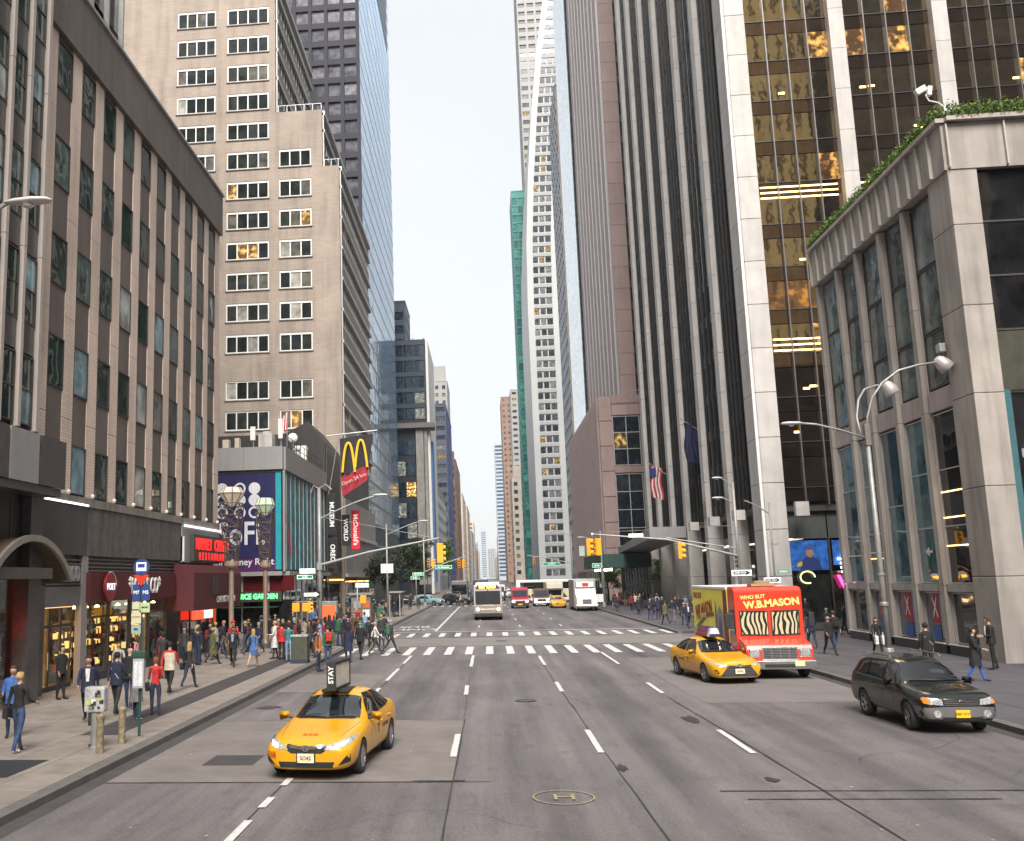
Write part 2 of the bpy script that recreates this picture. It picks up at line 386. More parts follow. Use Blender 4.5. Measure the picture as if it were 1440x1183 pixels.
# left sidewalk: darker strip of paving, scored flags, grates
def flags(name, x0, x1, y0, y1, nx, ny, m, z=.134):
    root = thing(name, None, None, ((x0+x1)/2, (y0+y1)/2, z)); root['kind'] = 'structure'
    w, d = (x1-x0)/nx, (y1-y0)/ny
    me = shared(('flag', round(w,3), round(d,3), m.name), lambda: MB().box(-w/2+.008, w/2-.008, -d/2+.008, d/2-.008, -.02, 0).mesh('paving_flag', m))
    for i in range(nx):
        for j in range(ny):
            inst('paving_flag', me, root, T((x0+w*(i+.5), y0+d*(j+.5), z+rnd.uniform(0,.003))))
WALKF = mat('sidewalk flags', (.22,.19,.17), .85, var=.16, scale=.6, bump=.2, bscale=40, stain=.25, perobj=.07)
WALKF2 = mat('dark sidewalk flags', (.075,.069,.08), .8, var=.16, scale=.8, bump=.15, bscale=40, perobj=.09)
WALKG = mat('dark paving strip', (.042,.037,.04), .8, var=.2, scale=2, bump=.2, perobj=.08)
flags('paving', -15.4, -10.35, 18, 56.4, 3, 22, WALKF)
flags('paving_strip', -10.32, -9.35, 24.5, 56.4, 1, 26, WALKG)
flags('paving', -9.32, -8.33, 18, 56.4, 1, 24, WALKF)
flags('paving', -10.32, -9.35, 18, 24.4, 1, 4, WALKF)
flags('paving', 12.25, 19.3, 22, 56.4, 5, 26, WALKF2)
MB().box(-10.9, -9.55, 19.2, 21.1, .10, .142).build('cellar_hatch', DARKST, kind='structure')
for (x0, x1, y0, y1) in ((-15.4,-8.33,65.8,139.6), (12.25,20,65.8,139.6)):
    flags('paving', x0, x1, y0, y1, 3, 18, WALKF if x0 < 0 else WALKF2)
# concrete bus pad and patches in the road, each a sheet 4 mm above the last
sheet('road_slab', -7.6, -.82, 19.35, 27.6, .004, SLAB)
sheet('road_slab', -7.6, -4.3, 34.5, 41, .004, SLAB)
sheet('road_slab', -8.0, 11.9, 57.0, 64.4, .004, mat('crossing concrete', (.165,.15,.142), .8, var=.12, scale=.5, bump=.15, bscale=50))
sheet('road_slab', 6.2, 11.4, 30.5, 47, .004, mat('lane concrete', (.145,.13,.13), .8, var=.14, scale=.5, bump=.15, bscale=50))
sheet('road_slab', -.8, 5.3, 66, 70.5, .004, mat('lane concrete 2', (.145,.13,.13), .8, var=.14, scale=.6, bump=.15, bscale=50))
sheet('road_patch', -6.2, -5.1, 21.1, 22.3, .008, PATCHD)
# tar joints
def joint(pts, w, z=.012):
    mb = MB()
    for i in range(len(pts)-1):
        n = 14; (xa, ya), (xb, yb) = pts[i], pts[i+1]; d = Vector((xb-xa, yb-ya)).normalized(); nx, ny = -d.y, d.x; prevp = None
        for k in range(n+1):
            t = k/n; x = xa+(xb-xa)*t+rnd.uniform(-.015,.015); y = ya+(yb-ya)*t; ww = w*rnd.uniform(.5,1.3)
            cur = ((x-nx*ww/2, y-ny*ww/2, z), (x+nx*ww/2, y+ny*ww/2, z))
            if prevp: mb.quad(prevp[0], cur[0], cur[1], prevp[1])
            prevp = cur
    o = mb.build('tar_joint', TAR, kind='structure', fix=False)
joint([(-4.08,10),(-4.0,24),(-3.95,45)], .035); joint([(-.82,10),(-.80,27.6)], .04); joint([(-.82,28),(-.9,50)], .015)
joint([(2.5,10),(2.35,24),(2.2,44)], .03); joint([(5.75,10),(5.62,22),(5.4,32)], .045)
joint([(-7.6,19.33),(-.1,19.33)], .05); joint([(-7.6,27.62),(-.82,27.62)], .03)
joint([(3.9,18.45),(9.8,18.45)], .06); joint([(4.2,17.8),(8.3,17.8)], .06); joint([(-7.6,34.5),(-4.2,34.5)], .03)
joint([(-1.6,19.36),(-.6,19.4)], .17, .014)
def blob(x, y, rx, ry, m, z=.014, n=14, name='tar_patch'):
    mb = MB(); vs = [(x+rx*math.cos(2*math.pi*k/n)*rnd.uniform(.6,1.15), y+ry*math.sin(2*math.pi*k/n)*rnd.uniform(.6,1.15), z) for k in range(n)]
    mb.add(vs, [tuple(range(n))]); mb.build(name, m, kind='structure', fix=False)
blob(5.15, 27.2, .22, .7, TAR); blob(5.05, 19.4, .14, .22, TAR); blob(2.5, 20.6, .1, .4, TAR); blob(-6.9, 30.5, .4, .5, PATCHD)
# painted markings
def paint(name, rects, z=.02):
    mb = MB()
    for (x0, x1, y0, y1) in rects:
        n = max(1, int((y1-y0)/1.2))
        for k in range(n):
            a, b = y0+(y1-y0)*k/n, y0+(y1-y0)*(k+1)/n
            j = rnd.uniform(-.008,.008)
            mb.quad((x0+j,a,z),(x1+j,a,z),(x1+j,b,z),(x0+j,b,z))
    return mb.build(name, PAINT, kind='structure', fix=False)
for X, ds in ((-4.0, [(15.0,16.3),(17.2,18.0),(19.0,19.7),(31,35.5),(38,43),(45.5,50)]), (-.9, [(21.9,25),(33.2,36),(43.5,49.6)]),
              (2.28, [(22.3,25.5),(33.8,36.8),(43.8,48.8)]), (5.42, [(22.1,25.3),(33,36.2),(43.8,50.6)])):
    for a, b in ds: paint('lane_dash', [(X-.07, X+.07, a, b)])
for X in (-.9, 2.28, 5.42):
    y = 77
    while y < 330:
        if not any(p-7 < y < q+2 for p, q in CROSS): paint('lane_dash', [(X-.06, X+.06, y, y+3)])
        y += 12
paint('bus_lane_line', [(-4.1,-3.9,72.8,134)])
paint('stop_line', [(-7.8, 11.7, 71.6, 71.95)])
paint('stop_line', [(-7.8, 11.7, 155.6, 156)])
for (ya, yb) in ((50.3, 55.9), (65.6, 69.9), (134.5, 138.5), (150.8, 154.2)):
    cw = thing('crosswalk', None, None, (2, ya, 0)); cw['kind'] = 'structure'
    x = -7.7
    k = 0
    while x < 11.5:
        mb = MB(); mb.quad((x,ya,.02),(x+.38,ya,.02),(x+.38,yb+rnd.uniform(-.1,.1),.02),(x,yb,.02)); mb.build('stripe', PAINT, cw, fix=False)
        x += 1.06
for i, (ln, yy) in enumerate((('BUS', 79.5), ('ONLY', 75.5))):
    t = text('lane_lettering', ln, 2.6, PAINT, None, T((-6.0, yy, .021)) @ RZ(math.pi) @ Matrix.Diagonal((.55, 1.1, 1, 1)), ext=.001, bold=.05); t['kind'] = 'structure'
# sprayed survey mark
t = text('sprayed_letter', 'H', .62, mat('spray paint', (.26,.22,.12), .8, var=.3, scale=9), None, T((1.16, 17.95, .021)), ext=.001); t['kind'] = 'structure'
mb = MB(); n = 40
for k in range(n):
    a, b = 2*math.pi*k/n, 2*math.pi*(k+1)/n
    f = lambda t_, r_: (1.15+.52*r_*math.cos(t_), 17.95+.55*r_*math.sin(t_), .021)
    mb.quad(f(a,.97), f(b,.97), f(b,1.03), f(a,1.03))
mb.build('sprayed_ring', MATS['spray paint'], kind='structure', fix=False)
# hairline cracks wandering over the road
def crack(x, y, a, n, w):
    pts = [(x, y)]
    for _ in range(n):
        a += rnd.uniform(-.5,.5); x += math.cos(a)*rnd.uniform(.3,.7); y += math.sin(a)*rnd.uniform(.3,.8); pts.append((x, y))
    mb = MB()
    for i in range(len(pts)-1):
        (xa, ya), (xb, yb) = pts[i], pts[i+1]; d = Vector((xb-xa, yb-ya)).normalized(); ww = w*rnd.uniform(.3,.9)/2
        mb.quad((xa+d.y*ww,ya-d.x*ww,.0165),(xb+d.y*ww,yb-d.x*ww,.0165),(xb-d.y*ww,yb+d.x*ww,.0165),(xa-d.y*ww,ya+d.x*ww,.0165))
    mb.build('crack', mat('crack grime', (.055,.05,.052), .8, var=.3), kind='structure', fix=False)
for (x, y, a, n, w) in ((-3.2,15.5,.3,9,.012),(1.2,22,1.4,14,.014),(4.4,16.8,.2,12,.012),(7.2,21,1.2,12,.016),(3.0,30,1.7,16,.018),(8.5,27,2.4,9,.014),(-2.6,29,1.2,14,.016),(-6.4,25,.4,10,.012),(.6,38,1.1,18,.02),(6.6,36,.3,10,.02),(-6.8,31.5,.9,12,.014),(9.3,19.5,.5,9,.012),(-1.8,44,1.8,10,.02),(4.1,45,.4,12,.02)): crack(x,y,a,n,w)
# litter specks and gum spots
mb = MB()
for _ in range(260):
    if rnd.random() < .7: x, y, z = rnd.uniform(-15,-8.4), rnd.uniform(19,56), .142
    else: x, y, z = rnd.uniform(-7.5,11.5), rnd.uniform(14,60), .022
    s = rnd.uniform(.008,.035); a = rnd.uniform(0,6.28)
    mb.add([(x+s*math.cos(a+k*1.57), y+s*1.3*math.sin(a+k*1.57), z) for k in range(4)], [(0,1,2,3)])
mb.build('litter', mat('litter', (.4,.39,.36), .8, var=.3, scale=3), kind='stuff', fix=False)
# manhole covers
def manhole(x, y, r, lab):
    o = MB().lathe([(r,0),(r,.012),(r*.86,.014),(r*.86,.01),(0.02,.01)], (0,0,0), 20).build('manhole_cover', DARKST, None, T((x,y,.012)), smooth=False)
    tag(o, lab, 'manhole cover')
manhole(1.0, 31.5, .33, 'round iron manhole cover in the road behind the yellow sprayed H ring')
manhole(.6, 60.5, .35, 'round iron manhole cover in the pale slab between the two crosswalks')
# ================================================================== LEFT SIDE
TAN = brick('tan ribbed masonry', (.72,.575,.49), (.66,.525,.45), (.47,.375,.32), bw=.9, bh=.115, ms=.012, stain=.22, bump=.5)
BRONZE = mat('bronze panel', (.135,.112,.10), .5, var=.1, scale=.6, stain=.25, perobj=.05)
DKFRAME = mat('dark window frame', (.05,.045,.042), .45, var=.15)
BEIGE = brick('beige brick', (.345,.28,.235), (.305,.248,.208), (.25,.215,.185), bw=.9, bh=.22, ms=.016, stain=.28)
ALU = mat('aluminium trim', (.50,.50,.50), .4, metal=.4, var=.06, scale=2)
GREYP = mat('grey cladding panel', (.27,.262,.262), .6, var=.05, scale=.6, stain=.12, perobj=.05)
GRANITE = mat('dark polished granite', (.075,.068,.068), .3, var=.25, scale=5, perobj=.05)
STAINED = mat('weathered grey stone', (.115,.105,.10), .75, var=.3, scale=2.2, stain=.4)
MAROON = mat('maroon awning', (.085,.012,.018), .65, var=.1, scale=2)
G_OFF = glass('office pane', [(0,(.02,.024,.024)),(.45,(.035,.04,.04)),(.62,(.11,.105,.09)),(.78,(.30,.29,.26)),(.86,(.03,.035,.03)),(.965,(.12,.08,.04),(.5,.27,.08))], rough=.05, ior=1.4, wave=.035, wscale=.55, lit=.35)
G_L1 = glass('wavy office pane', [(0,(.025,.045,.038)),(.35,(.045,.06,.052)),(.6,(.10,.13,.115)),(.74,(.36,.38,.37)),(.87,(.20,.30,.34))], rough=.03, ior=1.9, wave=.045, wscale=.6, lit=0)  # pale, greenish and bluish steps paint reflections into the panes
G_DARK = glass('dark tower pane', [(0,(.012,.012,.014)),(.8,(.03,.03,.035)),(.93,(.1,.07,.04),(.8,.45,.12))], rough=.04, ior=1.7, wave=.05, wscale=.4, lit=.4)
G_SHOP = glass('shop window', [(0,(.018,.02,.02))], rough=.03, ior=1.55, wave=.01, wscale=.5)
WARM = lamp_mat('glowing lobby wall', (.95,.55,.17), 1.1)  # emission on the wall stands in for the lobby lighting

# --- tan office block with ribbed piers -----------------------------------------
b1 = thing('office_building', 'tan office block with tall ribbed piers and dark fascia above the maroon shopfront', 'building', (-15.5, 43.8, 0))
F = FX_left(-15.5, 31.9)
U = 23.7; bays = [(1.12+2.25*i, 2.47+2.25*i) for i in range(10)]
zr = [(7.2+3.83*k, 9.1+3.83*k) for k in range(5)]; zr[0] = (7.25, 9.1)
# core behind the skin
MB().box(-45, -15.75, 31.95, 55.55, 4.4, 24.7).box(-45, -17.4, 31.95, 55.55, 0, 4.4).build('core', DKFRAME, b1)
for i in range(11):
    u0 = 0 if i == 0 else bays[i-1][1]; u1 = bays[i][0] if i < 10 else U
    for k in range(5):       # piers in storey-high lengths, joint between
        z0 = 7.2+3.83*k-(.0 if k == 0 else 1.0); z1 = 7.2+3.83*(k+1)-1.0 if k < 4 else 24.6
        block('pier', u1-u0, .42, z1-z0-.02, TAN, b1, F @ T(((u0+u1)/2, .21, (z0+z1)/2)))
for (a, b) in bays:
    for k, (c, d) in enumerate(zr):
        window(F, (a+b)/2, (c+d)/2+.0, b-a, d-c, .06, DKFRAME, G_L1, b1, 1, 1, fw=.05, tilt=.012)
        top = zr[k+1][0] if k < 4 else 24.6
        block('spandrel_panel', b-a, .1, top-d-.01, BRONZE, b1, F @ T(((a+b)/2, .09, (top+d)/2)))
# fascia in vertical metal panels
for i in range(16):
    w = U/16; block('fascia_panel', w-.012, .35, 2.5, BRONZE, b1, F @ T((w*(i+.5), .0-.02, 25.86)))
MB().box(-.05, U+.12, -.28, .5, 27.12, 27.24).build('coping', mat('pale coping', (.33,.31,.30), .6), b1, F)
MB().box(-.2, U+.05, -.1, .4, 6.85, 7.18).build('ledge', mat('stone ledge', (.24,.215,.19), .8, var=.2, scale=1, stain=.4), b1, F)
MB().box(U-.42, U, .42, 20, 7.2, 24.6).build('end_wall', TAN, b1, F)
for i in range(10):
    MB().lathe([(.07,0),(.09,.08),(.05,.14)], n=8).build('floodlight', WHITE, b1, F @ T((bays[i][1]+.5, -.12, 7.22)))
# podium: panels, louvres, shop windows
for (a, b, m_, nm) in ((.3, 5.0, mat('charcoal metal panel', (.062,.058,.062), .5, var=.12, scale=1, stain=.2, perobj=.05), 'podium_panel'), (5.05, 16.7, STAINED, 'podium_panel')):
    n = 3 if a < 1 else 8
    for i in range(n):
        w = (b-a)/n; block(nm, w-.015, .1, 1.85, m_, b1, F @ T((a+w*(i+.5), .0, 5.9)))
MB().box(.3, 4.9, -.12, .05, 6.86, 6.93).build('light_strip', lamp_mat('white strip light', (.9,.9,.95), .9), b1, F)
MB().box(0, 17.4, .15, .24, 3.4, 6.86).build('podium_backing', DKFRAME, b1, F)
for (a, b, z0, z1) in ((1.6, 4.7, 3.85, 4.95), (5.1, 16.7, 4.35, 4.98)):
    for k in range(int((z1-z0)/.15)):
        z = z0+.15*k+.05; n = 1 if a < 2 else 6
        for i in range(n):
            w = (b-a)/n; block('louvre_blade', w-.06, .12, .05, mat('louvre metal', (.13,.12,.115), .5), b1, F @ T((a+w*(i+.5), .08, z)))
    MB().box(a, b, .2, .25, z0, z1).build('louvre_backing', BLACK, b1, F)
block('pier_cladding', .55, .25, 4.95, GREYP, b1, F @ T((4.85+.1, .1, 2.5)))
block('pier_cladding', 1.3, .25, 3.85, GRANITE, b1, F @ T((.9, .1, 1.93)))
block('door_header', 3.1, .2, .72, mat('grey lobby header', (.15,.14,.145), .5), b1, F @ T((3.05, .12, 3.45)))
# warm lobby seen through the entrance doors
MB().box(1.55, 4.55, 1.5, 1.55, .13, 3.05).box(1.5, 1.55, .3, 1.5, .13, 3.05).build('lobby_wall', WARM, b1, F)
MB().box(1.55, 4.55, .3, 1.5, .13, .15).build('lobby_floor', mat('lobby floor', (.45,.30,.15), .3), b1, F)
MB().box(1.55, 4.55, .3, 1.5, 3.05, 3.1).build('lobby_ceiling', lamp_mat('glowing lobby ceiling', (1,.62,.25), .5), b1, F)  # whole ceiling glows in place of lobby lamps
def clear_glass():
    m, nt, b = _base('clear glass'); b.inputs['Base Color'].default_value = (.8,.85,.85,1)
    b.inputs['Roughness'].default_value = .02; b.inputs['IOR'].default_value = 1.1
    tr = nt.nodes.new('ShaderNodeBsdfTransparent'); tr.inputs[0].default_value = (.86,.9,.88,1)
    gl = nt.nodes.new('ShaderNodeBsdfGlossy'); gl.inputs['Roughness'].default_value = .02
    fr = nt.nodes.new('ShaderNodeFresnel'); fr.inputs[0].default_value = 1.5
    mx = nt.nodes.new('ShaderNodeMixShader'); L = nt.links.new
    k = nt.nodes.new('ShaderNodeMath'); k.operation = 'MULTIPLY'; k.inputs[1].default_value = .4; L(fr.outputs[0], k.inputs[0]); L(k.outputs[0], mx.inputs[0]); L(tr.outputs[0], mx.inputs[1]); L(gl.outputs[0], mx.inputs[2])
    L(mx.outputs[0], nt.nodes['Material Output'].inputs[0]); return m
CLEAR = clear_glass()
for i in range(3):
    a = 1.6+i*.98
    d = MB()
    for (x0,x1,z0,z1) in ((a,a+.07,.13,3.05),(a+.9,a+.97,.13,3.05),(a+.07,a+.9,2.35,2.45),(a+.07,a+.9,.13,.3)): d.box(x0,x1,.26,.32,z0,z1)
    dd = d.build('door', DARKST, b1, F); MB().box(a+.07,a+.9,.285,.295,.3,2.35).box(a+.07,a+.9,.285,.295,2.45,3.05).build('door_glass', CLEAR, dd, F)
    MB().tube([(a+.8,.2,.9),(a+.8,.2,1.5)], .02).build('door_handle', STEEL, dd, F)
text('numerals', '1200', .78, STEEL, b1, F @ T((3.35,-.12,4.25)) @ TXT, ext=.06, bold=.02)
# shop window front under the maroon sign band: shelves whose goods partly glow in place of shelf lamps
sh = [(5.3+ i*2.42, 5.3+(i+1)*2.42-.1) for i in range(4)]
GOODS = [lamp_mat('glowing goods', (1,.62,.18), .75), mat('goods dark', (.05,.03,.02), .6), mat('goods red', (.35,.03,.03), .6), mat('goods cream', (.55,.45,.25), .6)]
for (a, b) in sh:
    MB().box(a-.05,a+.03,.05,.2,.13,3.2).box(b-.03,b+.05,.05,.2,.13,3.2).box(a,b,.05,.2,.13,.45).box(a,b,.05,.2,2.55,2.63).build('shopfront_frame', DARKST, b1, F)
    MB().box(a+.03,b-.03,.10,.11,.45,3.2).build('shop_glass', CLEAR, b1, F)
    mbx = MB(); mbx.box(a,b,1.55,1.6,.13,3.3,1)
    for k in range(5):
        z = .55+.42*k
        mbx.box(a+.1,b-.1,1.2,1.55,z-.02,z,1)
        x = a+.15
        while x < b-.25:
            w = rnd.uniform(.05,.15)
            mbx.box(x,x+w,1.25,1.42,z,z+rnd.uniform(.12,.28), rnd.choice([0,0,1,2,3,3])); x += w+rnd.uniform(.03,.12)
    mbx.build('display_shelves', GOODS, b1, F, fix=False)['kind'] = 'stuff'
MB().box(5.2,16.7,1.6,1.7,.13,4.3).build('shop_back_wall', mat('shop interior', (.12,.06,.03), .8, emit=.12, ecol=(.8,.4,.15)), b1, F)  # back wall glows faintly in place of shop lighting
MB().box(5.2,16.7,.5,1.6,3.25,3.35).build('shop_ceiling', mat('shop ceiling', (.1,.07,.05), .8), b1, F)
for i in range(9):
    MB().lathe([(.02,.0),(.10,-.06),(.10,-.1)], n=10).build('pendant_lamp', lamp_mat('amber bulb', (1,.62,.18), 9), b1, F @ T((5.8+i*1.15, .75, 3.05)))
band = MB().box(5.05, 15.6, -.18, .1, 3.2, 4.33).build('sign_band', MAROON, b1, F, bevel=.02)
LETW = mat('white letter', (.75,.73,.70), .5)
text('sign_letters', '*POET\'S CO*', .98, LETW, band, F @ T((11.2,-.2,3.75)) @ TXT, ext=.03, w=.72, bold=.012)
MB().lathe([(.56,-.1),(.56,0),(.5,.02),(.0,.02)], n=28, axis='y').build('round_sign', mat('round sign red', (.22,.012,.02), .4), band, F @ T((6.7,-.28,3.75)))
text('round_sign_letters', 'POET', .36, lamp_mat('sign white', (.7,.7,.85), .35), band, F @ T((6.7,-.4,3.76)) @ TXT, ext=.01, bold=.01)
MB().tube([(6.7+.6*math.cos(t*.1), -.36, 3.75+.6*math.sin(t*.1)) for t in range(1,20)], .035).build('round_sign_rim', ALU, band, F)
# box on the corner: red neon sign above a deep maroon awning
MB().box(16.75, 23.7, -.12, .42, 4.9, 6.8).build('sign_backboard', GREYP, b1, F)
MB().box(16.75, 16.95, -.2, .1, 4.95, 6.2).build('sign_edge', WHITE, b1, F)
MB().box(17.0, 23.7, -.2, .0, 6.72, 6.8).build('sign_edge_light', MATS['white strip light'], b1, F)
NEON = lamp_mat('red neon', (1.0,.012,.01), 1.15)
ns = MB().box(18.0, 25.0, -.35, -.14, 4.98, 6.35).build('neon_sign_panel', mat('dark sign panel', (.05,.05,.05), .5), b1, F)
for word, sz, z, du in (('NANNEY CENTER', .86, 5.86, .50), ('RESTAURANT', .52, 5.24, .56)):
    for i, ch in enumerate(word):
        if ch != ' ': text('neon_letter', ch, sz, NEON, ns, F @ T((21.55+(i-(len(word)-1)/2)*du,-.37,z)) @ TXT, ext=.008, w=.82, bold=.006)
aw = MB().prism([(.3,2.5),(-1.0,2.5),(-1.0,4.35),(-.8,4.72),(.3,4.85)], 'x', 15.9, 25.2).build('awning', MAROON, b1, F)
text('awning_letters', 'CAFE BISTRO BAR', .46, LETW, aw, F @ T((21.9,-1.02,2.95)) @ TXT, ext=.01, w=1.05, bold=.01)
block('vent_box', .75, .12, 1.0, BLACK, aw, F @ T((19.6,-1.04,3.75)))
led = MB().box(18.2, 19.9, -.35, -.2, 1.98, 2.4).build('led_ticker', lamp_mat('red led', (1,.04,.015), 1.3), b1, F)
MB().box(19.9, 21.6, -.34, -.2, 1.98, 2.4).build('led_ticker', lamp_mat('white led', (.7,.65,.6), .7), b1, F)
for i in range(4):
    a = 16.9+i*1.7
    MB().box(a,a+.08,0,.12,.13,2.5).box(a+.08,a+1.62,0,.12,.13,.8).build('shopfront_frame', DARKST, b1, F)
    MB().box(a+.08,a+1.62,.04,.05,.8,2.5).build('shop_glass', G_SHOP, b1, F)

# --- nearest dark building with light fins, granite band and arched canopy -------
b0 = thing('glass_building', 'dark narrow-windowed building with pale fins and arched canopy at the left edge', 'building', (-15.2, 26, 0))
F0 = FX_left(-14.8, 14.0); U0 = 17.6
MB().box(-40, -15.05, 14.0, 31.55, 4.4, 60).box(-40, -17.3, 14.0, 31.55, 0, 4.4).build('core', BLACK, b0)
FIN = mat('pale metal fin', (.42,.37,.34), .5, var=.08, scale=1, stain=.15)
k = 0; u = U0-.75
while u > 9:
    for z in range(8):
        block('fin', .19, .24, 5.98, FIN, b0, F0 @ T((u, .08, 8.9+6*z+3)))
    for z in range(13):
        window(F0, u-.62, 10.2+3.4*z, .95, 2.3, .15, DKFRAME, G_L1, b0, 1, 2, fw=.05, tilt=.01)
        block('spandrel_panel', .95, .08, 1.05, GRANITE, b0, F0 @ T((u-.62, .15, 11.95+3.4*z)))
    u -= 1.27
for i in range(5):
    block('granite_block', 1.9, .9, 1.6, GREYP if i % 2 else GRANITE, b0, F0 @ T((U0-.75-i*2.0+.02, -.2, 7.85)))
block('soffit', 10, 1.2, .25, GRANITE, b0, F0 @ T((U0-5, -.0, 6.9)))
for i in range(3):
    block('column', .9, .5, 6.8, GRANITE, b0, F0 @ T((U0-.5-i*3.6, .2, 3.4)))
for i in range(3):
    window(F0, U0-2.9-i*3.6, 5.9, 2.4, 1.7, .3, DKFRAME, G_SHOP, b0, 2, 1, fw=.07)
    MB().box(U0-4.1-i*3.6, U0-1.6-i*3.6, 2.0, 2.05, .13, 4.3).build('interior_wall', lamp_mat('glowing amber wall', (.45,.14,.03), .12), b0, F0)  # wall itself glows a little, standing in for room light
    MB().box(U0-4.1-i*3.6, U0-1.6-i*3.6, .3, .31, .13, 4.3).build('shop_glass', CLEAR, b0, F0)
    for j in range(3):
        MB().lathe([(.0,0),(.09,.05),(.12,.14),(.06,.22)], n=8).build('red_lantern', lamp_mat('red lantern', (1,.05,.02), 3.5), b0, F0 @ T((U0-2.2-i*3.6-j*.5, .9, 2.3+.45*(j % 2))))
MB().box(U0-.12, U0-.02, .28, 2.45, .0, 4.4).build('party_wall', GRANITE, b0, F0)
arc = MB(); cu, cz, rr = U0-1.7, 1.75, 3.5
for k in range(16):
    a0, a1 = R(40+6.5*k), R(40+6.5*(k+1))
    P = lambda a, r_, y: (cu+r_*math.cos(a), y, cz+r_*math.sin(a))
    for (ra, rb, y0, y1, mi) in ((rr, rr+.2, -.62, -.5, 0), (rr+.02, rr+.12, -.5, .5, 1)):
        arc.add([P(a0,ra,y0),P(a1,ra,y0),P(a1,rb,y0),P(a0,rb,y0),P(a0,ra,y1),P(a1,ra,y1),P(a1,rb,y1),P(a0,rb,y1)],
                [(0,1,2,3),(7,6,5,4),(0,4,5,1),(3,2,6,7),(1,5,6,2),(0,3,7,4)], mi)
arc.build('arched_canopy', [mat('brushed canopy rim', (.32,.30,.28), .35, metal=.5), mat('canopy underside', (.10,.07,.05), .5)], b0, F0)
block('canopy_beam', 4.4, .4, .35, GRANITE, b0, F0 @ T((U0-2.4, -.3, 4.25)))

# --- dark tower behind the tan block ---------------------------------------------
b9 = thing('dark_tower', 'dark bronze tower rising behind the tan office block roof', 'building', (-33, 48, 0))
MB().box(-50, -22.3, 36.5, 56, 24, 90).build('core', BLACK, b9)
F9 = FX_left(-22.0, 36.5)
for i in range(9):
    block('mullion', .22, .3, 34, ALU, b9, F9 @ T((.2+2.35*i, -.05, 44)))
    for k in range(8):
        if i < 8: block('pane', 2.1, .05, 3.2, G_DARK, b9, F9 @ T((.2+2.35*(i+.5), .12, 29+3.6*k)))

# --- corner building with the blue screen, teal glass and grey parapet ------------
b2 = thing('corner_building', 'grey-capped corner shop building with navy poster wall and teal glass side', 'building', (-20, 84, 0))
MB().box(-40, -15.9, 74.35, 94, 0, 12.6).build('core', DKFRAME, b2)
FF = FY(-40, 74); FS = FX_left(-15.5, 74)
for i in range(8):
    block('parapet_panel', 24.5/8-.02, .5, 1.78, GREYP, b2, FF @ T((24.5/8*(i+.5), .1, 13.3)))
for i in range(7):
    block('parapet_panel', 20/7-.02, .5, 1.78, GREYP, b2, FS @ T((.36+19.6/7*(i+.5), .1, 13.3)))
MB().box(0, 24.4, .0, .3, 12.2, 12.4).build('parapet_underside', DKFRAME, b2, FF)
MB().box(-40,-15.7,74.3,94,14.0,14.1).build('roof', CONC, b2)
NAVY = mat('navy poster', (.012,.012,.075), .5, var=.05); NAVYP = mat('purple poster band', (.07,.01,.09), .5)
for i, x in enumerate((-24.0, -21.6, -19.3, -17.6)):
    x1 = (-21.62, -19.32, -17.62, -16.12)[i]
    block('poster_panel', x1-x, .12, 6.7, NAVY, b2, T(((x+x1)/2, 74.1, 9.0)))
    block('poster_panel', x1-x, .12, .95, NAVYP, b2, T(((x+x1)/2, 74.1, 5.15)))
POSTW = mat('poster white', (.62,.62,.66), .5)
# discs and rings of the poster
def disc(x, z, r, ring, parent, y=74.02):
    mb = MB(); n = 28
    r0 = r*.68 if ring else 0
    for k in range(n):
        a, b = 2*math.pi*k/n, 2*math.pi*(k+1)/n
        mb.quad((x+r0*math.cos(a),y,z+r0*math.sin(a)),(x+r*math.cos(a),y,z+r*math.sin(a)),(x+r*math.cos(b),y,z+r*math.sin(b)),(x+r0*math.cos(b),y,z+r0*math.sin(b)))
    mb.build('poster_ring' if ring else 'poster_disc', POSTW, parent, fix=False)
for i, x in enumerate((-20.3, -18.9, -17.75)):
    for j, z in enumerate((11.0, 10.1, 9.15)):
        disc(x if i else x, z, .46, (j == 2) or (i+j) % 2 == 1 and i < 2, b2)
text('poster_letters', 'SoFi.', 2.5, POSTW, b2, T((-18.75, 74.0, 7.45)) @ TXT, ext=.01, bold=.03, w=.8)
text('poster_letters', 'Your Money Right', .72, POSTW, b2, T((-18.9, 74.0, 5.35)) @ TXT, ext=.01, bold=.012)
TEAL = mat('teal panel', (.02,.30,.36), .4, var=.08)
block('teal_panel', .45, .12, 7.5, TEAL, b2, T((-15.88, 74.1, 8.5)))
G_TEAL = glass('teal screen glass', [(0,(.03,.14,.17)),(.3,(.04,.18,.21)),(.6,(.06,.13,.15)),(.8,(.02,.22,.26)),(.92,(.10,.16,.17))], rough=.35, ior=1.15, wave=.03, wscale=.8)
for i in range(22):
    w = 19.6/22
    for (z0, z1) in ((4.75,7.2),(7.22,9.7),(9.72,12.35)):
        block('glass_panel', w-.03, .06, z1-z0, G_TEAL, b2, FS @ T((.3+w*(i+.5), .05, (z0+z1)/2)))
    block('glass_fin', .04, .06, 7.6, ALU, b2, FS @ T((.3+w*i, .0, 8.55))) if i % 2 else None
MB().lathe([(.11,4.6),(.11,12.3)], n=10).build('corner_pipe', GREYP, b2, T((-15.4,73.85,0)))
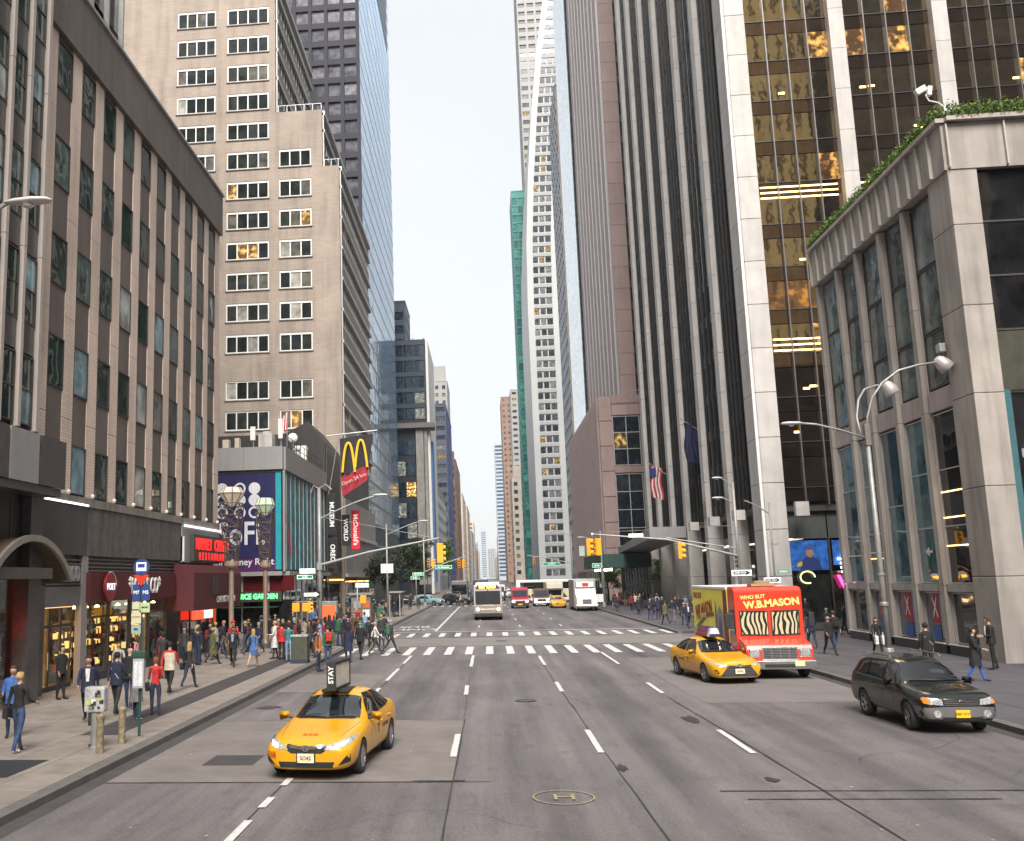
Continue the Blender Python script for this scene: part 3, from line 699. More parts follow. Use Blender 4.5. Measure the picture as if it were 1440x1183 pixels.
# red flag figure printed on the teal glass
def flat(name, pts, m_, parent, F=None):
    return MB().prism(pts, 'y', -.002, .002).build(name, m_, parent, F)
flat('glass_print', [(.6,9.2),(1.2,9.0),(3.4,6.2),(4.2,6.4),(2.4,5.6),(1.6,7.6)], mat('print pink', (.35,.06,.10), .6), b2, FS @ T((0,-.005,0)))
MB().box(0,24.5,-.6,.1,4.3,4.62).build('canopy', GREYP, b2, FF); MB().box(0,19.8,-.5,.1,4.3,4.62).build('canopy', GREYP, b2, FS)
for i in range(7):
    x = 11+i*2.05
    MB().box(x,x+.12,-.02,.1,.13,4.3).build('shopfront_frame', ALU, b2, FF)
    block('shop_glass', 1.9, .04, 1.1, mat('dark red shop interior', (.10,.012,.015), .2), b2, FF @ T((x+1.08,.05,3.7)))
    block('shop_glass', 1.9, .04, 2.3, G_SHOP, b2, FF @ T((x+1.08,.05,1.35)))
for i in range(8):
    u = .3+i*2.4
    MB().box(u,u+.1,-.02,.1,.13,4.3).build('shopfront_frame', ALU, b2, FS)
    block('shop_glass', 2.28, .04, 4.1, G_SHOP, b2, FS @ T((u+1.25,.05,2.2)))
block('green_sign_board', 5.5, .3, .75, DKFRAME, b2, FF @ T((21.7,-.4,2.75)))
text('green_neon_letters', 'JUICE GARDEN', .52, lamp_mat('green neon', (.06,1,.12), 2.2), b2, FF @ T((22.6,-.58,2.75)) @ TXT, ext=.02, bold=.01, w=.9)
disc(-24.3, 2.8, .35, False, b2, 73.4)
for i in range(9):
    block('awning_strip', 2.1, 1.2, .06, mat('shop awning green', (.015,.05,.03), .6), b2, FF @ T((6+2.15*i,-.7,1.98)))
# roof clutter, each piece its own thing
ROOFB = mat('roof box paint', (.46,.45,.42), .6, var=.12, scale=2, stain=.3)
def rooftop(name, lab, cat, x, y, z, parts):
    t = thing(name, lab, cat, (x, y, z))
    for nm, mb, m_ in parts: mb.build(nm, m_, t, T((x, y, z)), bevel=.02)
    return t
rl = thing('roof_railing', 'thin black railing along the street edge of the grey parapet roof', 'railing', (-15.6, 84, 14.2))
for i in range(11): MB().tube([(-15.65,75+1.75*i,14.2),(-15.65,75+1.75*i,15.3)], .03, 6).build('post', BLACK, rl)
for z in (14.75, 15.3): MB().tube([(-15.65,75,z),(-15.65,92.5,z)], .025, 6).build('rail', BLACK, rl)
rooftop('air_handler', 'grey boxy air handler behind the corner of the parapet roof', 'air handler', -17.1, 75.5, 14.2, [('casing', MB().box(-.55,.55,-.6,.6,0,1.15), ROOFB), ('fan_cowl', MB().lathe([(.35,1.15),(.35,1.35),(.3,1.4)], n=14), ROOFB)])
rooftop('antenna_panel', 'tall white antenna panel nearest the roof corner', 'antenna', -16.1, 76.2, 14.2, [('mast', MB().tube([(0,0,0),(0,0,2.6)], .05), STEEL), ('panel', MB().box(-.18,.18,-.3,-.12,.9,2.5), WHITE)])
rooftop('antenna_panel', 'short white antenna panel left of the grey air handler', 'antenna', -18.3, 76, 14.2, [('mast', MB().tube([(0,0,0),(0,0,1.9)], .05), STEEL), ('panel', MB().box(-.2,.2,-.3,-.12,.8,1.9), WHITE)])
rooftop('satellite_dish', 'small pale satellite dish on the parapet roof edge over the teal glass', 'satellite dish', -15.9, 80, 14.2, [('mast', MB().tube([(0,0,0),(0,0,1.3)], .05), STEEL), ('dish', MB().lathe([(.05,0),(.3,.08),(.42,.2)], c=(0,-.3,1.5), n=14, axis='y'), WHITE)])
rooftop('roof_cabinet', 'white equipment cabinet midway along the teal glass roof edge', 'cabinet', -16.3, 86, 14.2, [('body', MB().box(-.5,.5,-.5,.5,.2,1.6), WHITE), ('base', MB().box(-.55,.55,-.55,.55,0,.2), CONC)])
rooftop('roof_vent', 'round roof vent beside the white equipment cabinet', 'vent', -16.2, 83.4, 14.2, [('pipe', MB().lathe([(.22,0),(.22,.9)], n=12), ROOFB), ('cap', MB().lathe([(.34,.9),(.34,1.05),(.1,1.2)], n=12), ROOFB)])
for i, x in enumerate((-20.2, -19.3, -21.3)):
    w = (.5,.35,.62)[i]
    rooftop('roof_planter', ('middle', 'right-hand', 'left-hand')[i]+' cream roof block in the row behind the grey parapet', 'roof block', x, 74.9, 14.2, [('box', MB().box(-w/2,w/2,-.3,.3,0,.75+.1*i), mat('cream render', (.5,.44,.35), .8))])

# --- dark gabled shop building with vertical signs --------------------------------
b3 = thing('dark_building', 'narrow dark building with pointed roof hung with vertical shop signs', 'building', (-20, 99, 0))
MB().prism([(-30,0),(-15.5,0),(-15.5,17.2),(-17.2,19.4),(-19.6,18.2),(-30,18.2)], 'y', 94.05, 103.6).build('wall', mat('black ribbed cladding', (.03,.026,.026), .5, var=.2, stain=.3), b3)
F3 = FX_left(-15.5, 94.05)
for i in range(12): block('rib', .1, .14, 12.5, DKFRAME, b3, F3 @ T((.4+.8*i, -.05, 10.8)))
for i in range(4):
    block('shop_glass', 2.1, .06, 3.2, G_SHOP, b3, F3 @ T((1.3+2.35*i, -.02, 1.9)))
    block('shop_lamp', 1.6, .1, .12, lamp_mat('orange strip', (1,.45,.12), 1.8), b3, F3 @ T((1.3+2.35*i, -.25, 3.9)))
def vsign(label, word, X, Y, z0, z1, w, mb_, ml, sz, rot=-90):
    o = MB().box(-w/2, w/2, -.12, .12, z0, z1).build('blade_sign', mb_, None, T((X, Y, 0)), bevel=.02)
    tag(o, label, 'sign')
    text('sign_letters', word, sz, ml, o, T((X, Y-.13, (z0+z1)/2)) @ TXT @ Matrix.Rotation(R(rot), 4, 'Z'), ext=.01, bold=.012)
    return o
SIGNW = lamp_mat('lit sign white', (.75,.75,.75), .1)
vsign('black vertical sign with white letters MUSEUM beside the street lamp', 'MUSEUM', -15.0, 94.6, 8.2, 12.2, .8, BLACK, SIGNW, .62)
vsign('black lower vertical sign reading OREO', 'OREO', -14.9, 94.3, 5.0, 7.9, .9, BLACK, SIGNW, .62)
vsign('dark vertical sign reading WORLD left of the red one', 'WORLD', -14.2, 98.5, 7.3, 10.4, .75, BLACK, SIGNW, .6)
vsign('bright red vertical sign reading McDonald\'s', "McDonald's", -13.2, 98.5, 6.9, 10.8, .85, lamp_mat('mcred', (.55,.012,.018), .08), SIGNW, .66)
# banner on a pole: golden arches over a red foot
bn = thing('banner', 'dark banner with yellow arches and red foot hanging from a pole', 'banner', (-12.5, 95, 15))
MB().tube([(-15.5,95,18.0),(-10.4,95,18.4)], .06).build('pole', STEEL, bn)
MB().tube([(-15.4,95.05,12.0),(-14.3,95.05,17.9)], .05).build('stay', STEEL, bn)
def cloth(pts_top, pts_bot, m_, name, y=95):
    mb = MB(); n = 14; rows = 8; vs = []
    for j in range(rows+1):
        for i in range(n+1):
            s, t = i/n, j/rows
            x = pts_top[0][0]*(1-s)+pts_top[1][0]*s; xb = pts_bot[0][0]*(1-s)+pts_bot[1][0]*s
            z = pts_top[0][1]*(1-s)+pts_top[1][1]*s; zb = pts_bot[0][1]*(1-s)+pts_bot[1][1]*s
            vs.append((x*(1-t)+xb*t, y+.10*math.sin(s*9+t*2), z*(1-t)+zb*t))
    fs = [(j*(n+1)+i, j*(n+1)+i+1, (j+1)*(n+1)+i+1, (j+1)*(n+1)+i) for j in range(rows) for i in range(n)]
    mb.add(vs, fs); return mb.build(name, m_, bn, fix=False)
cl = cloth([(-14.2,17.7),(-10.8,18.1)], [(-14.1,13.9),(-11.3,15.1)], mat('banner charcoal', (.022,.018,.022), .8), 'cloth')
cloth([(-14.1,13.88),(-11.3,15.08)], [(-14.0,11.9),(-11.5,13.5)], mat('banner red', (.33,.02,.035), .7), 'cloth_foot')
def arch(cx, cz, w, h):
    return [(cx+w*t, 94.78, cz-h*abs(t)**2.4) for t in [x/10 for x in range(-10,11)]]
YEL = mat('banner yellow', (.75,.48,.03), .6)
MB().tube(arch(-13.3,17.2,.62,2.9), .13, 6).tube(arch(-12.05,17.45,.60,2.7), .13, 6).build('arches_emblem', YEL, bn)
text('banner_letters', 'Open 24 hrs', .5, mat('banner pale', (.6,.45,.4), .7), bn, T((-12.8,94.72,13.6)) @ TXT @ Matrix.Rotation(R(22),4,'Z'), ext=.005)
sf = thing('small_flag', 'small red and white striped flag on the corner shop roof', 'flag', (-15.6, 76, 14.2))
MB().tube([(-15.6,76,14.2),(-15.5,76,17.6)], .03, 6).build('pole', STEEL, sf)
for i in range(5): MB().prism([(-15.55-.1*i,17.3-.12*i),(-15.45-.1*i,17.3-.12*i),(-15.55-.1*i,15.9-.12*i),(-15.66-.1*i,15.9-.12*i)], 'y', 75.98, 76.02).build('stripe', RED if i % 2 == 0 else WHITE, sf)

# --- beige stepped tower -----------------------------------------------------------
b4 = thing('beige_tower', 'stepped beige brick tower with groups of white-framed windows', 'building', (-25, 118, 0))
YF = 104.0
def colset(lo, hi): return
F4 = FY(-50, YF)
ztops = [49.1+3.6*k for k in range(-5, 7)]
rowsA = [(z-2.1, z) for z in ztops]
rowsL = [(20.3, 22.4), (23.7, 25.8)]
allrows = sorted(rowsL+rowsA)
c0, c1, c2 = (-34.2+50, -29.6+50), (-28.2+50, -23.3+50), (-22.1+50, -18.4+50)
top1, top2, top3 = 75., 57.3, 50.4
wall_grid(F4, 27.5, 0, top1, [c0, c1], allrows, .5, BEIGE, b4)                       # tall mass, x -50 .. -22.5
def sub(F, u0, U_, z1, cols, rows, parent): return wall_grid(F @ T((u0,0,0)), U_-u0, 0, z1, [(a-u0,b-u0) for a,b in cols], rows, .5, BEIGE, parent)
sub(F4, 27.5, 32.9, top2, [c2], [r_ for r_ in allrows if r_[1] < top2-1], b4)
sub(F4, 32.9, 34.8, top3, [], [], b4)
MB().box(-50,-22.6,YF+.52,133,0,top1-.3).box(-22.6,-17.25,YF+.52,121.5,0,top2-.3).box(-17.25,-15.75,YF+.52,131.5,0,top3-.3).build('core', DKFRAME, b4)
for rset, cs in ((allrows, [(c0,4),(c1,4)]), ([r_ for r_ in allrows if r_[1] < top2-1], [(c2,3)])):
    for (za, zb) in rset:
        for (c, n) in cs:
            nn = n if zb > 27 else n
            window(F4, (c[0]+c[1])/2, (za+zb)/2, c[1]-c[0], zb-za, .16, WHITE, G_OFF, b4, nn, 1, fw=.13, fd=.1)
            block('window_head', c[1]-c[0], .1, .26, WHITE, b4, F4 @ T(((c[0]+c[1])/2, .10, zb-.12))) if zb > 27 else None
            block('window_sill', c[1]-c[0]+.2, .2, .1, mat('stone sill', (.22,.19,.17), .8, stain=.4), b4, F4 @ T(((c[0]+c[1])/2, -.02, za-.06)))
SIDEP = mat('side spandrel', (.30,.275,.25), .6, var=.08, scale=.5, stain=.2)
def ribbon_side(X, y0, y1, ztop, z0, parent):
    F = FX_left(X, y0); U_ = y1-y0; z = ztop
    MB().box(-.0, .35, -.12, .3, z0, ztop+.3).build('corner_trim', ALU, parent, F)
    block('coping', U_, .5, .5, ALU, parent, F @ T((U_/2, 0, ztop+.25)))
    while z-3.6 > z0:
        block('spandrel', U_, .25, 1.75, SIDEP, parent, F @ T((U_/2, .15, z-.9)))
        block('light_ledge', U_, .35, .35, ALU, parent, F @ T((U_/2, -.05, z-1.95)))
        n = max(2, int(U_/1.5))
        for i in range(n):
            block('side_pane', U_/n-.14, .06, 1.6, G_OFF, parent, F @ T((U_/n*(i+.5), .3, z-2.9)))
            if i: block('rib', .1, .3, 1.6, ALU, parent, F @ T((U_/n*i, .15, z-2.9)))
        z -= 3.6
ribbon_side(-22.5, YF+.55, 128, top1-.4, top2, b4)
ribbon_side(-17.1, YF+.55, 121.6, top2-.4, top3, b4)
ribbon_side(-15.2, YF+.55, 132, top3-.4, 14.5, b4)
F4s = FX_left(-15.2, YF+.5)
for i in range(4):
    for (z0, z1) in ((4.5,8.3),(8.9,12.6)):
        block('podium_panel', 7.0, .3, z1-z0, GREYP, b4, F4s @ T((3.6+7.1*i, .05, (z0+z1)/2)))
    block('podium_ledge', 7.1, .5, .4, ALU, b4, F4s @ T((3.6+7.1*i, -.1, 8.6))); block('podium_ledge', 7.1, .5, .35, ALU, b4, F4s @ T((3.6+7.1*i, -.1, 4.35)))
    block('shop_glass', 6.4, .1, 3.6, G_SHOP, b4, F4s @ T((3.6+7.1*i, .2, 2.1)))
    block('shop_lamp', 4.5, .1, .12, MATS['orange strip'], b4, F4s @ T((3.6+7.1*i, -.2, 3.7)))
block('roof_rail', 5.2, .06, .06, STEEL, b4, T((-19.8, YF+.3, top2+.9))); block('roof_rail', 2, .06, .06, STEEL, b4, T((-16.1, YF+.3, top3+.9)))
for i in range(6): block('roof_post', .06, .06, .9, STEEL, b4, T((-22.2+i*1.0, YF+.3, top2+.45)))
for i in range(3): block('roof_post', .06, .06, .9, STEEL, b4, T((-16.9+i*.8, YF+.3, top3+.45)))

# --- blue glass tower --------------------------------------------------------------
b5 = thing('blue_glass_tower', 'tall blue glass tower with dark gridded front behind the beige tower', 'building', (-35, 190, 0))
MB().box(-60, -19.7, 160.5, 218, 0, 175).build('core', BLACK, b5)
F5 = FY(-47.9, 160.0)
DKV = mat('dark violet frame', (.016,.015,.028), .75, var=.12)
G_V = glass('violet pane', [(0,(.075,.077,.095)),(.4,(.10,.10,.12)),(.7,(.13,.125,.14)),(.9,(.17,.17,.19)),(.97,(.5,.42,.3),(.8,.6,.3))], rough=.1, ior=1.25, lit=.2)
nx, pz = 10, 3.55
for k in range(45):
    z = 8+pz*k
    block('spandrel', 28.5, .5, 1.1, DKV, b5, F5 @ T((14.2, .25, z-1.72)))
for i in range(nx+1): block('mullion', .62, .5, 160, DKV, b5, F5 @ T((28.2-2.86*i, .18, 88)))
for i in range(nx):
    for k in range(12 if i < 4 else 14, 40):
        M = F5 @ T((28.2-2.86*(i+.5), .42, 8+pz*k+.05))
        if k < 33 and 8+pz*k > 40: block('pane', 2.2, .06, 2.4, G_V, b5, M)
block('glazing_behind', 28, .06, 160, G_DARK, b5, F5 @ T((14, .46, 88)))
F5s = FX_left(-19.3, 160)
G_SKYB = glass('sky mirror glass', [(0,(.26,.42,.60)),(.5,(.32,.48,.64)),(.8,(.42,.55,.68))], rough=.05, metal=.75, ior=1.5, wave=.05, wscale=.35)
for k in range(45):
    z = 6.2+pz*k
    block('spandrel', 58, .06, .55, mat('blue spandrel', (.04,.08,.15), .25, metal=.4), b5, F5s @ T((29, .11, z)))
    if 1 < k < 34:
        for i in range(4): block('glass_band', 14.2, .06, 3.0, G_SKYB, b5, F5s @ T((7.2+14.4*i, .12, z+1.78)))
for i in range(40): block('mullion_strip', .12, .02, 160, mat('blue fin', (.10,.17,.26), .3, metal=.5), b5, F5s @ T((.2+1.48*i, .075, 86)))
# ================================================================== RIGHT SIDE
STONE = mat('warm grey limestone', (.35,.315,.29), .75, var=.12, scale=.9, stain=.35, perobj=.06, bump=.1)
STONEP = mat('pale limestone panel', (.47,.445,.43), .7, var=.10, scale=.8, stain=.14, perobj=.05, bump=.1)
STONES = mat('pinkish stone reveal', (.38,.32,.305), .75, var=.1, scale=.8, stain=.25)
G_R1U = glass('upper mottled glass', [(0,(.10,.13,.13)),(.5,(.16,.19,.19)),(.8,(.06,.08,.08))], rough=.04, ior=2.0, wave=.04, wscale=.8)
G_R1L = glass('tall teal glass', [(0,(.05,.12,.14)),(.5,(.075,.15,.175)),(.85,(.03,.07,.09))], rough=.03, ior=1.9, wave=.02, wscale=.5)
G_R1D = glass('near black glass', [(0,(.012,.012,.014))], rough=.03, ior=1.6, wave=.015, wscale=.5)

# --- low stone shop building with planted roof -----------------------------------
r1 = thing('stone_building', 'low limestone shop building with tall teal windows and planted roof edge', 'building', (22, 49, 0))
YN, YF_ = 40.2, 56.8            # near and far corner
FS1 = FX_right(19.5, YF_)       # u from far to near
U1 = YF_-YN
piers = [(0.0,.36),(3.1,3.46),(5.9,6.28),(8.9,9.28),(11.7,12.1),(14.7,16.6)]
MB().box(20.35, 45, 40.7, YF_-.05, .0, 21.9).build('core', BLACK, r1)
for (a, b) in piers[:-1]:
    for (z0, z1, w) in ((.5,3.0,0),(3.02,10.5,0),(10.52,15.2,1),(15.22,19.9,1)):
        block('pier', (b-a)*1.0, .22, z1-z0, STONE, r1, FS1 @ T(((a+b)/2, .06, (z0+z1)/2)))
        block('pier_reveal', (b-a)*1.25, .16, z1-z0, STONES, r1, FS1 @ T(((a+b)/2, .25, (z0+z1)/2)))
# corner pier in big blocks, seen on two sides
zz = [0.0,3.4,6.9,10.6,14.2,17.6,20.1]
for i in range(len(zz)-1):
    MB().box(14.7,U1,-.05,1.1,zz[i]+.01,zz[i+1]-.01).build('pier', STONE, r1, FS1, bevel=.03)
# cornice panels with pale fins between them
for i in range(15):
    w = U1/15; block('cornice_panel', w-.03, .6, 2.0, STONE, r1, FS1 @ T((w*(i+.5), .16, 20.98)))
    block('cornice_fin', .07, .16, 1.9, mat('pale joint fin', (.42,.39,.36), .7), r1, FS1 @ T((w*i+.02, -.2, 20.98)))
block('coping', U1+.2, .9, .18, mat('coping stone', (.42,.37,.34), .75, stain=.3), r1, FS1 @ T((U1/2, .1, 22.1)))
bays1 = [(piers[i][1], piers[i+1][0]) for i in range(5)]
for n, (a, b) in enumerate(bays1):
    c = (a+b)/2; w = b-a
    gm = G_R1D if n == 4 else G_R1L
    for j, (z0, z1) in enumerate(((16.9,19.85),(14.0,16.85),(11.5,13.95))):
        window(FS1, c, (z0+z1)/2, w-.1, z1-z0, .30, DKFRAME, G_R1U, r1, 1, 1, fw=.06, tilt=.02)
    block('spandrel_panel', w-.05, .2, .9, STONES, r1, FS1 @ T((c,.25,10.95)))
    window(FS1, c, 6.75, w-.08, 7.3, .30, ALU, gm, r1, 1, 3 if n != 2 else 2, fw=.05, tilt=.004)
    block('transom', w, .3, .32, STONE, r1, FS1 @ T((c,.20,2.92)))
    window(FS1, c, 1.65, w-.08, 2.15, .30, ALU, G_R1D if n in (0,4) else glass('shop poster glass', [(0,(.10,.10,.13))], rough=.04, ior=1.6), r1, 1, 1, fw=.06)
    block('base_sill', w, .5, .42, mat('black granite base', (.03,.03,.033), .3), r1, FS1 @ T((c,.18,.33)))
    block('white_sill', w, .06, .05, WHITE, r1, FS1 @ T((c,-.09,.56)))  # plain white strip below each shop window
POS = {1: [('poster_panel',.15,.75,mat('poster lilac',(.22,.20,.33),.5)),('poster_panel',.8,1.7,mat('poster red',(.33,.03,.05),.5))],
       2: [('poster_panel',.1,.8,MATS['poster lilac']),('poster_panel',.85,1.75,MATS['poster red'])],
       3: [('poster_panel',.1,.75,mat('poster pale',(.30,.33,.36),.5)),('poster_panel',.8,1.55,MATS['poster red'])]}
for n, lst in POS.items():
    a, b = bays1[n]
    for nm, u0, u1, m_ in lst:
        u1 = min(u1, b-a-.1); z0 = 1.35 if 'red' in m_.name else .7
        block(nm, u1-u0, .02, 2.65-z0, m_, r1, FS1 @ T((b-(u0+u1)/2, .20, (z0+2.65)/2)))
        if 'red' in m_.name:
            block('poster_panel', u1-u0, .02, .62, mat('poster blue',(.03,.09,.28),.5), r1, FS1 @ T((b-(u0+u1)/2, .175, .95)))
            text('poster_letter', 'X', 1.3, POSTW, r1, FS1 @ T((b-(u0+u1)/2, .165, 2.0)) @ TXT, ext=.003, w=.6)
for (n, z, m_) in ((1,4.6,WHITE),(1,4.3,lamp_mat('orange glow strip',(1,.35,.1),1.5)),(0,4.5,WHITE),(4,4.7,lamp_mat('amber glow line',(1,.65,.25),1.6)),(4,5.9,MATS['amber glow line']),(4,7.0,MATS['amber glow line'])):
    a, b = bays1[n]; block('light_line', b-a-.3, .03, .05, m_, r1, FS1 @ T(((a+b)/2,.215,z)))
MB().prism([(-.35,0),(0,.2),(0,.06),(.35,.06),(.35,-.06),(0,-.06),(0,-.2)], 'y', -.01, .01).build('arrow_sign', POSTW, r1, FS1 @ T(((bays1[3][0]+bays1[3][1])/2,.20,4.5)))
# front face
FF1 = FY(19.5, 40.2)
MB().box(1.9, 25, .5, 1.2, 0, 21.9).build('core', BLACK, r1, FF1)
for i in range(11):
    w = 25/11; block('cornice_panel', w-.03, .5, 2.0, STONE, r1, FF1 @ T((w*(i+.5), .2, 20.98)))
    block('cornice_fin', .07, .16, 1.9, MATS['pale joint fin'], r1, FF1 @ T((w*i+.02, -.1, 20.98)))
block('coping', 25, .9, .18, MATS['coping stone'], r1, FF1 @ T((12.5, .12, 22.1)))
for i in range(9):
    a = 1.05+2.75*i
    window(FF1, a+1.1, 16.6, 2.2, 6.9, .28, DKFRAME, G_R1D, r1, 1, 3, fw=.08)
    if i: block('pier', .54, .6, 9.5, STONE, r1, FF1 @ T((a-.27, .25, 15.4)))
    block('olive_panel', 2.7, .14, 2.4, mat('olive bronze panel', (.06,.06,.045), .4, var=.2, stain=.2), r1, FF1 @ T((a+1.1, .22, 11.9)))
window(FF1, 12.9, 5.6, 24, 10.2, .35, ALU, G_R1D, r1, 6, 2, fw=.09)
block('teal_reveal', .5, .14, 10.2, mat('teal glass reveal', (.06,.14,.16), .1), r1, FF1 @ T((1.15, .2, 5.6)))
for i in range(2): block('lamp_square', .35, .05, .35, lamp_mat('cool square lamp', (.8,.85,1), 3), r1, FF1 @ T((1.9+1.1*i, .2, 8.2)))
text('window_letters', 'FOX NEWS', .7, mat('dim grey letters', (.16,.18,.18), .5), r1, FF1 @ T((3.4,.2,5.6)) @ TXT, ext=.01)
MB().box(1.6,2.9,.18,.22,2.3,3.3).build('poster_panel', mat('poster ochre',(.18,.14,.05),.5), r1, FF1)
text('poster_letter', 'A', 1.6, mat('poster yellow',(.6,.5,.03),.5), r1, FF1 @ T((2.75,.15,2.2)) @ TXT, ext=.005)
# flood lamp on the corner pier
fl = MB().box(-.12,.12,-.2,.2,-.18,.18).tube([(0,.1,-.1),(.3,.1,-.1)], .04, 6).build('floodlight', STEEL, r1, T((19.3, 42.2, 12.9)), bevel=.02)
# foliage of the planted edge: many small leaf blades along both parapets
def foliage(name, boxes, n, size, cols, parent, kind='stuff'):
    mb = MB()
    for _ in range(n):
        x0,x1,y0,y1,z0,z1 = rnd.choice(boxes)
        zc = rnd.random()**.7
        c = Vector((rnd.uniform(x0,x1), rnd.uniform(y0,y1), z0+(z1-z0)*zc*(.75+.25*math.sin(x0*3+rnd.uniform(0,6)))))
        a = Vector((rnd.gauss(0,1), rnd.gauss(0,1), rnd.gauss(0,1))).normalized()*size*rnd.uniform(.5,1.3)
        b = a.cross(Vector((rnd.gauss(0,1),rnd.gauss(0,1),rnd.gauss(0,1)))).normalized()*size*rnd.uniform(.25,.6)
        mb.add([c-a, c+b, c+a, c-b], [(0,1,2,3)], rnd.choice(range(len(cols))))
    o = mb.build(name, cols, parent, fix=False)
    if kind: o['kind'] = kind
    return o
LEAF = [mat('leaf green %d' % i, c, .6, var=.25, scale=8) for i, c in enumerate(((.10,.19,.02),(.07,.13,.015),(.15,.24,.03),(.05,.08,.012)))]
hd = thing('roof_hedge', 'low green planting spilling along the stone building roof edge', 'plants', (20.2, 44, 22.2))
bx = [(19.12+rnd.uniform(0,.1), 19.75, YN+.3*i, YN+.3*i+.3, 22.15, 22.7+rnd.uniform(0,.25)) for i in range(55)]+[(19.6+.3*i, 19.9+.3*i, 39.75, 40.5, 22.15, 22.68+rnd.uniform(0,.25)) for i in range(80)]
foliage('leaf_mass', bx, 26000, .075, LEAF, hd)
# camera post on the roof corner
cm = thing('roof_camera', 'white weather camera on a bent arm at the stone building roof corner', 'camera', (19.6, 40.6, 22.3))
MB().box(-.3,.3,-.2,.2,0,.35).box(-.2,.25,-.15,.15,.35,.55).build('mount', WHITE, cm, T((19.9,40.4,22.5)), bevel=.02)
MB().tube([(19.85,40.4,23.0),(19.5,40.4,23.35),(19.0,40.4,23.5)], .045, 8).tube([(19.0,40.4,23.5),(18.85,40.4,23.9)], .04, 8).build('arm', WHITE, cm)
MB().box(-.32,.32,-.17,.17,-.15,.2).build('housing', WHITE, cm, T((18.6,40.4,24.15)) @ Matrix.Rotation(R(-28),4,'Y'), bevel=.03)
MB().box(-.1,.14,-.15,.15,-.28,.28).build('side_unit', WHITE, cm, T((19.05,40.4,24.1)) @ Matrix.Rotation(R(10),4,'Y'), bevel=.02)
MB().lathe([(.10,0),(.10,.04)], n=12, axis='x').build('lens', BLACK, cm, T((18.25,40.4,24.3)))

for ch_ in cm.children: ch_.matrix_basis = Matrix.Scale(.72,4) @ ch_.matrix_basis if True else ch_.matrix_basis
# --- big tower with limestone fins ------------------------------------------------
r2 = thing('finned_tower', 'huge office tower with pale limestone fins and black glass', 'building', (30, 95, 0))
XF = 19.4; H2 = 150
MB().box(20.2, 70, 73.2, 124.2, 8.6, H2).box(23.5, 66, 76, 122, 0, 8.6).build('core', BLACK, r2)
G_T = glass('black tower glass', [(0,(.010,.009,.010)),(.7,(.018,.014,.014)),(.93,(.06,.03,.02),(.9,.45,.1))], rough=.03, ior=5.0, wave=.0035, wscale=1.1, lit=.2, tint=(1,.80,.50))
G_TS = glass('black side glass', [(0,(.008,.008,.010)),(.7,(.014,.012,.014))], rough=.03, ior=1.45)
G_TL = glass('black tower glass lit', [(0,(.08,.04,.02),(.55,.22,.03)),(.4,(.04,.02,.015),(.25,.10,.02)),(.8,(.08,.04,.02),(.7,.32,.05))], rough=.04, ior=2.6, wave=.004, lit=.12, tint=(1,.8,.5))
FS2 = FX_right(XF, 124.0)
# fins along the street: (centre u) every 8.1 m
fins = [3.0, 9.9, 17.8, 25.4, 34.4, 42.8]
fh = 3.3
def fin(F, u, w, d, z0, z1, parent, y0=-.0):
    z = z0
    while z < z1:
        hh = min(fh, z1-z) if z > 60 else fh
        if z > 62: hh = min(4*fh, z1-z)
        block('stone_slab', w, d, hh-.03, STONEP, parent, F @ T((u, y0+d/2, z+hh/2))); z += hh
for u in fins:
    fin(FS2, u, 1.3, .72, 8.4, 110, r2)
    fin(FS2, u, 1.3, 1.3, .13, 8.4, r2)
    for s in (-1, 1):      # bright metal edge strips either side of the black bays
        block('edge_trim', .14, .2, 100, ALU, r2, FS2 @ T((u+s*.74, .5, 58)))
prevu = [f for f in fins]+[47.6]
edges = [(-1, fins[0]-.7)]+[(fins[i]+.8, (fins+[48.0])[i+1]-.8) for i in range(len(fins))]
for (a, b) in edges:
    if a < 0: continue
    n = max(3, round((b-a)/1.55)); w = (b-a)/n
    for i in range(n+1): block('mullion', .12, .2, 100, BLACK, r2, FS2 @ T((a+w*i, .52, 58.4)))
    for k in range(28):
        z = 8.6+fh*k
        block('spandrel', b-a, .06, 1.0, mat('black spandrel', (.02,.018,.018), .3), r2, FS2 @ T(((a+b)/2, .60, z+.5)))
        block('bay_glass', b-a, .06, 2.25, G_TS, r2, FS2 @ T(((a+b)/2, .62, z+2.15)))
# corner columns: slab by slab on two faces with a bright groove
z = .13
while z < 66:
    block('corner_slab', 2.9, .5, fh-.05, STONEP, r2, FS2 @ T((124-72-1.45-.08, .55, z+fh/2)))
    block('corner_slab', 1.45, .5, fh-.05, STONEP, r2, T((19.62+.9, 72.25, z+fh/2)))
    z += fh
block('corner_groove', .16, .16, 66, WHITE, r2, T((19.62, 72.1, 33)))
MB().box(19.7,21.2,72.4,75.2,0,66).build('corner_core', DKFRAME, r2)
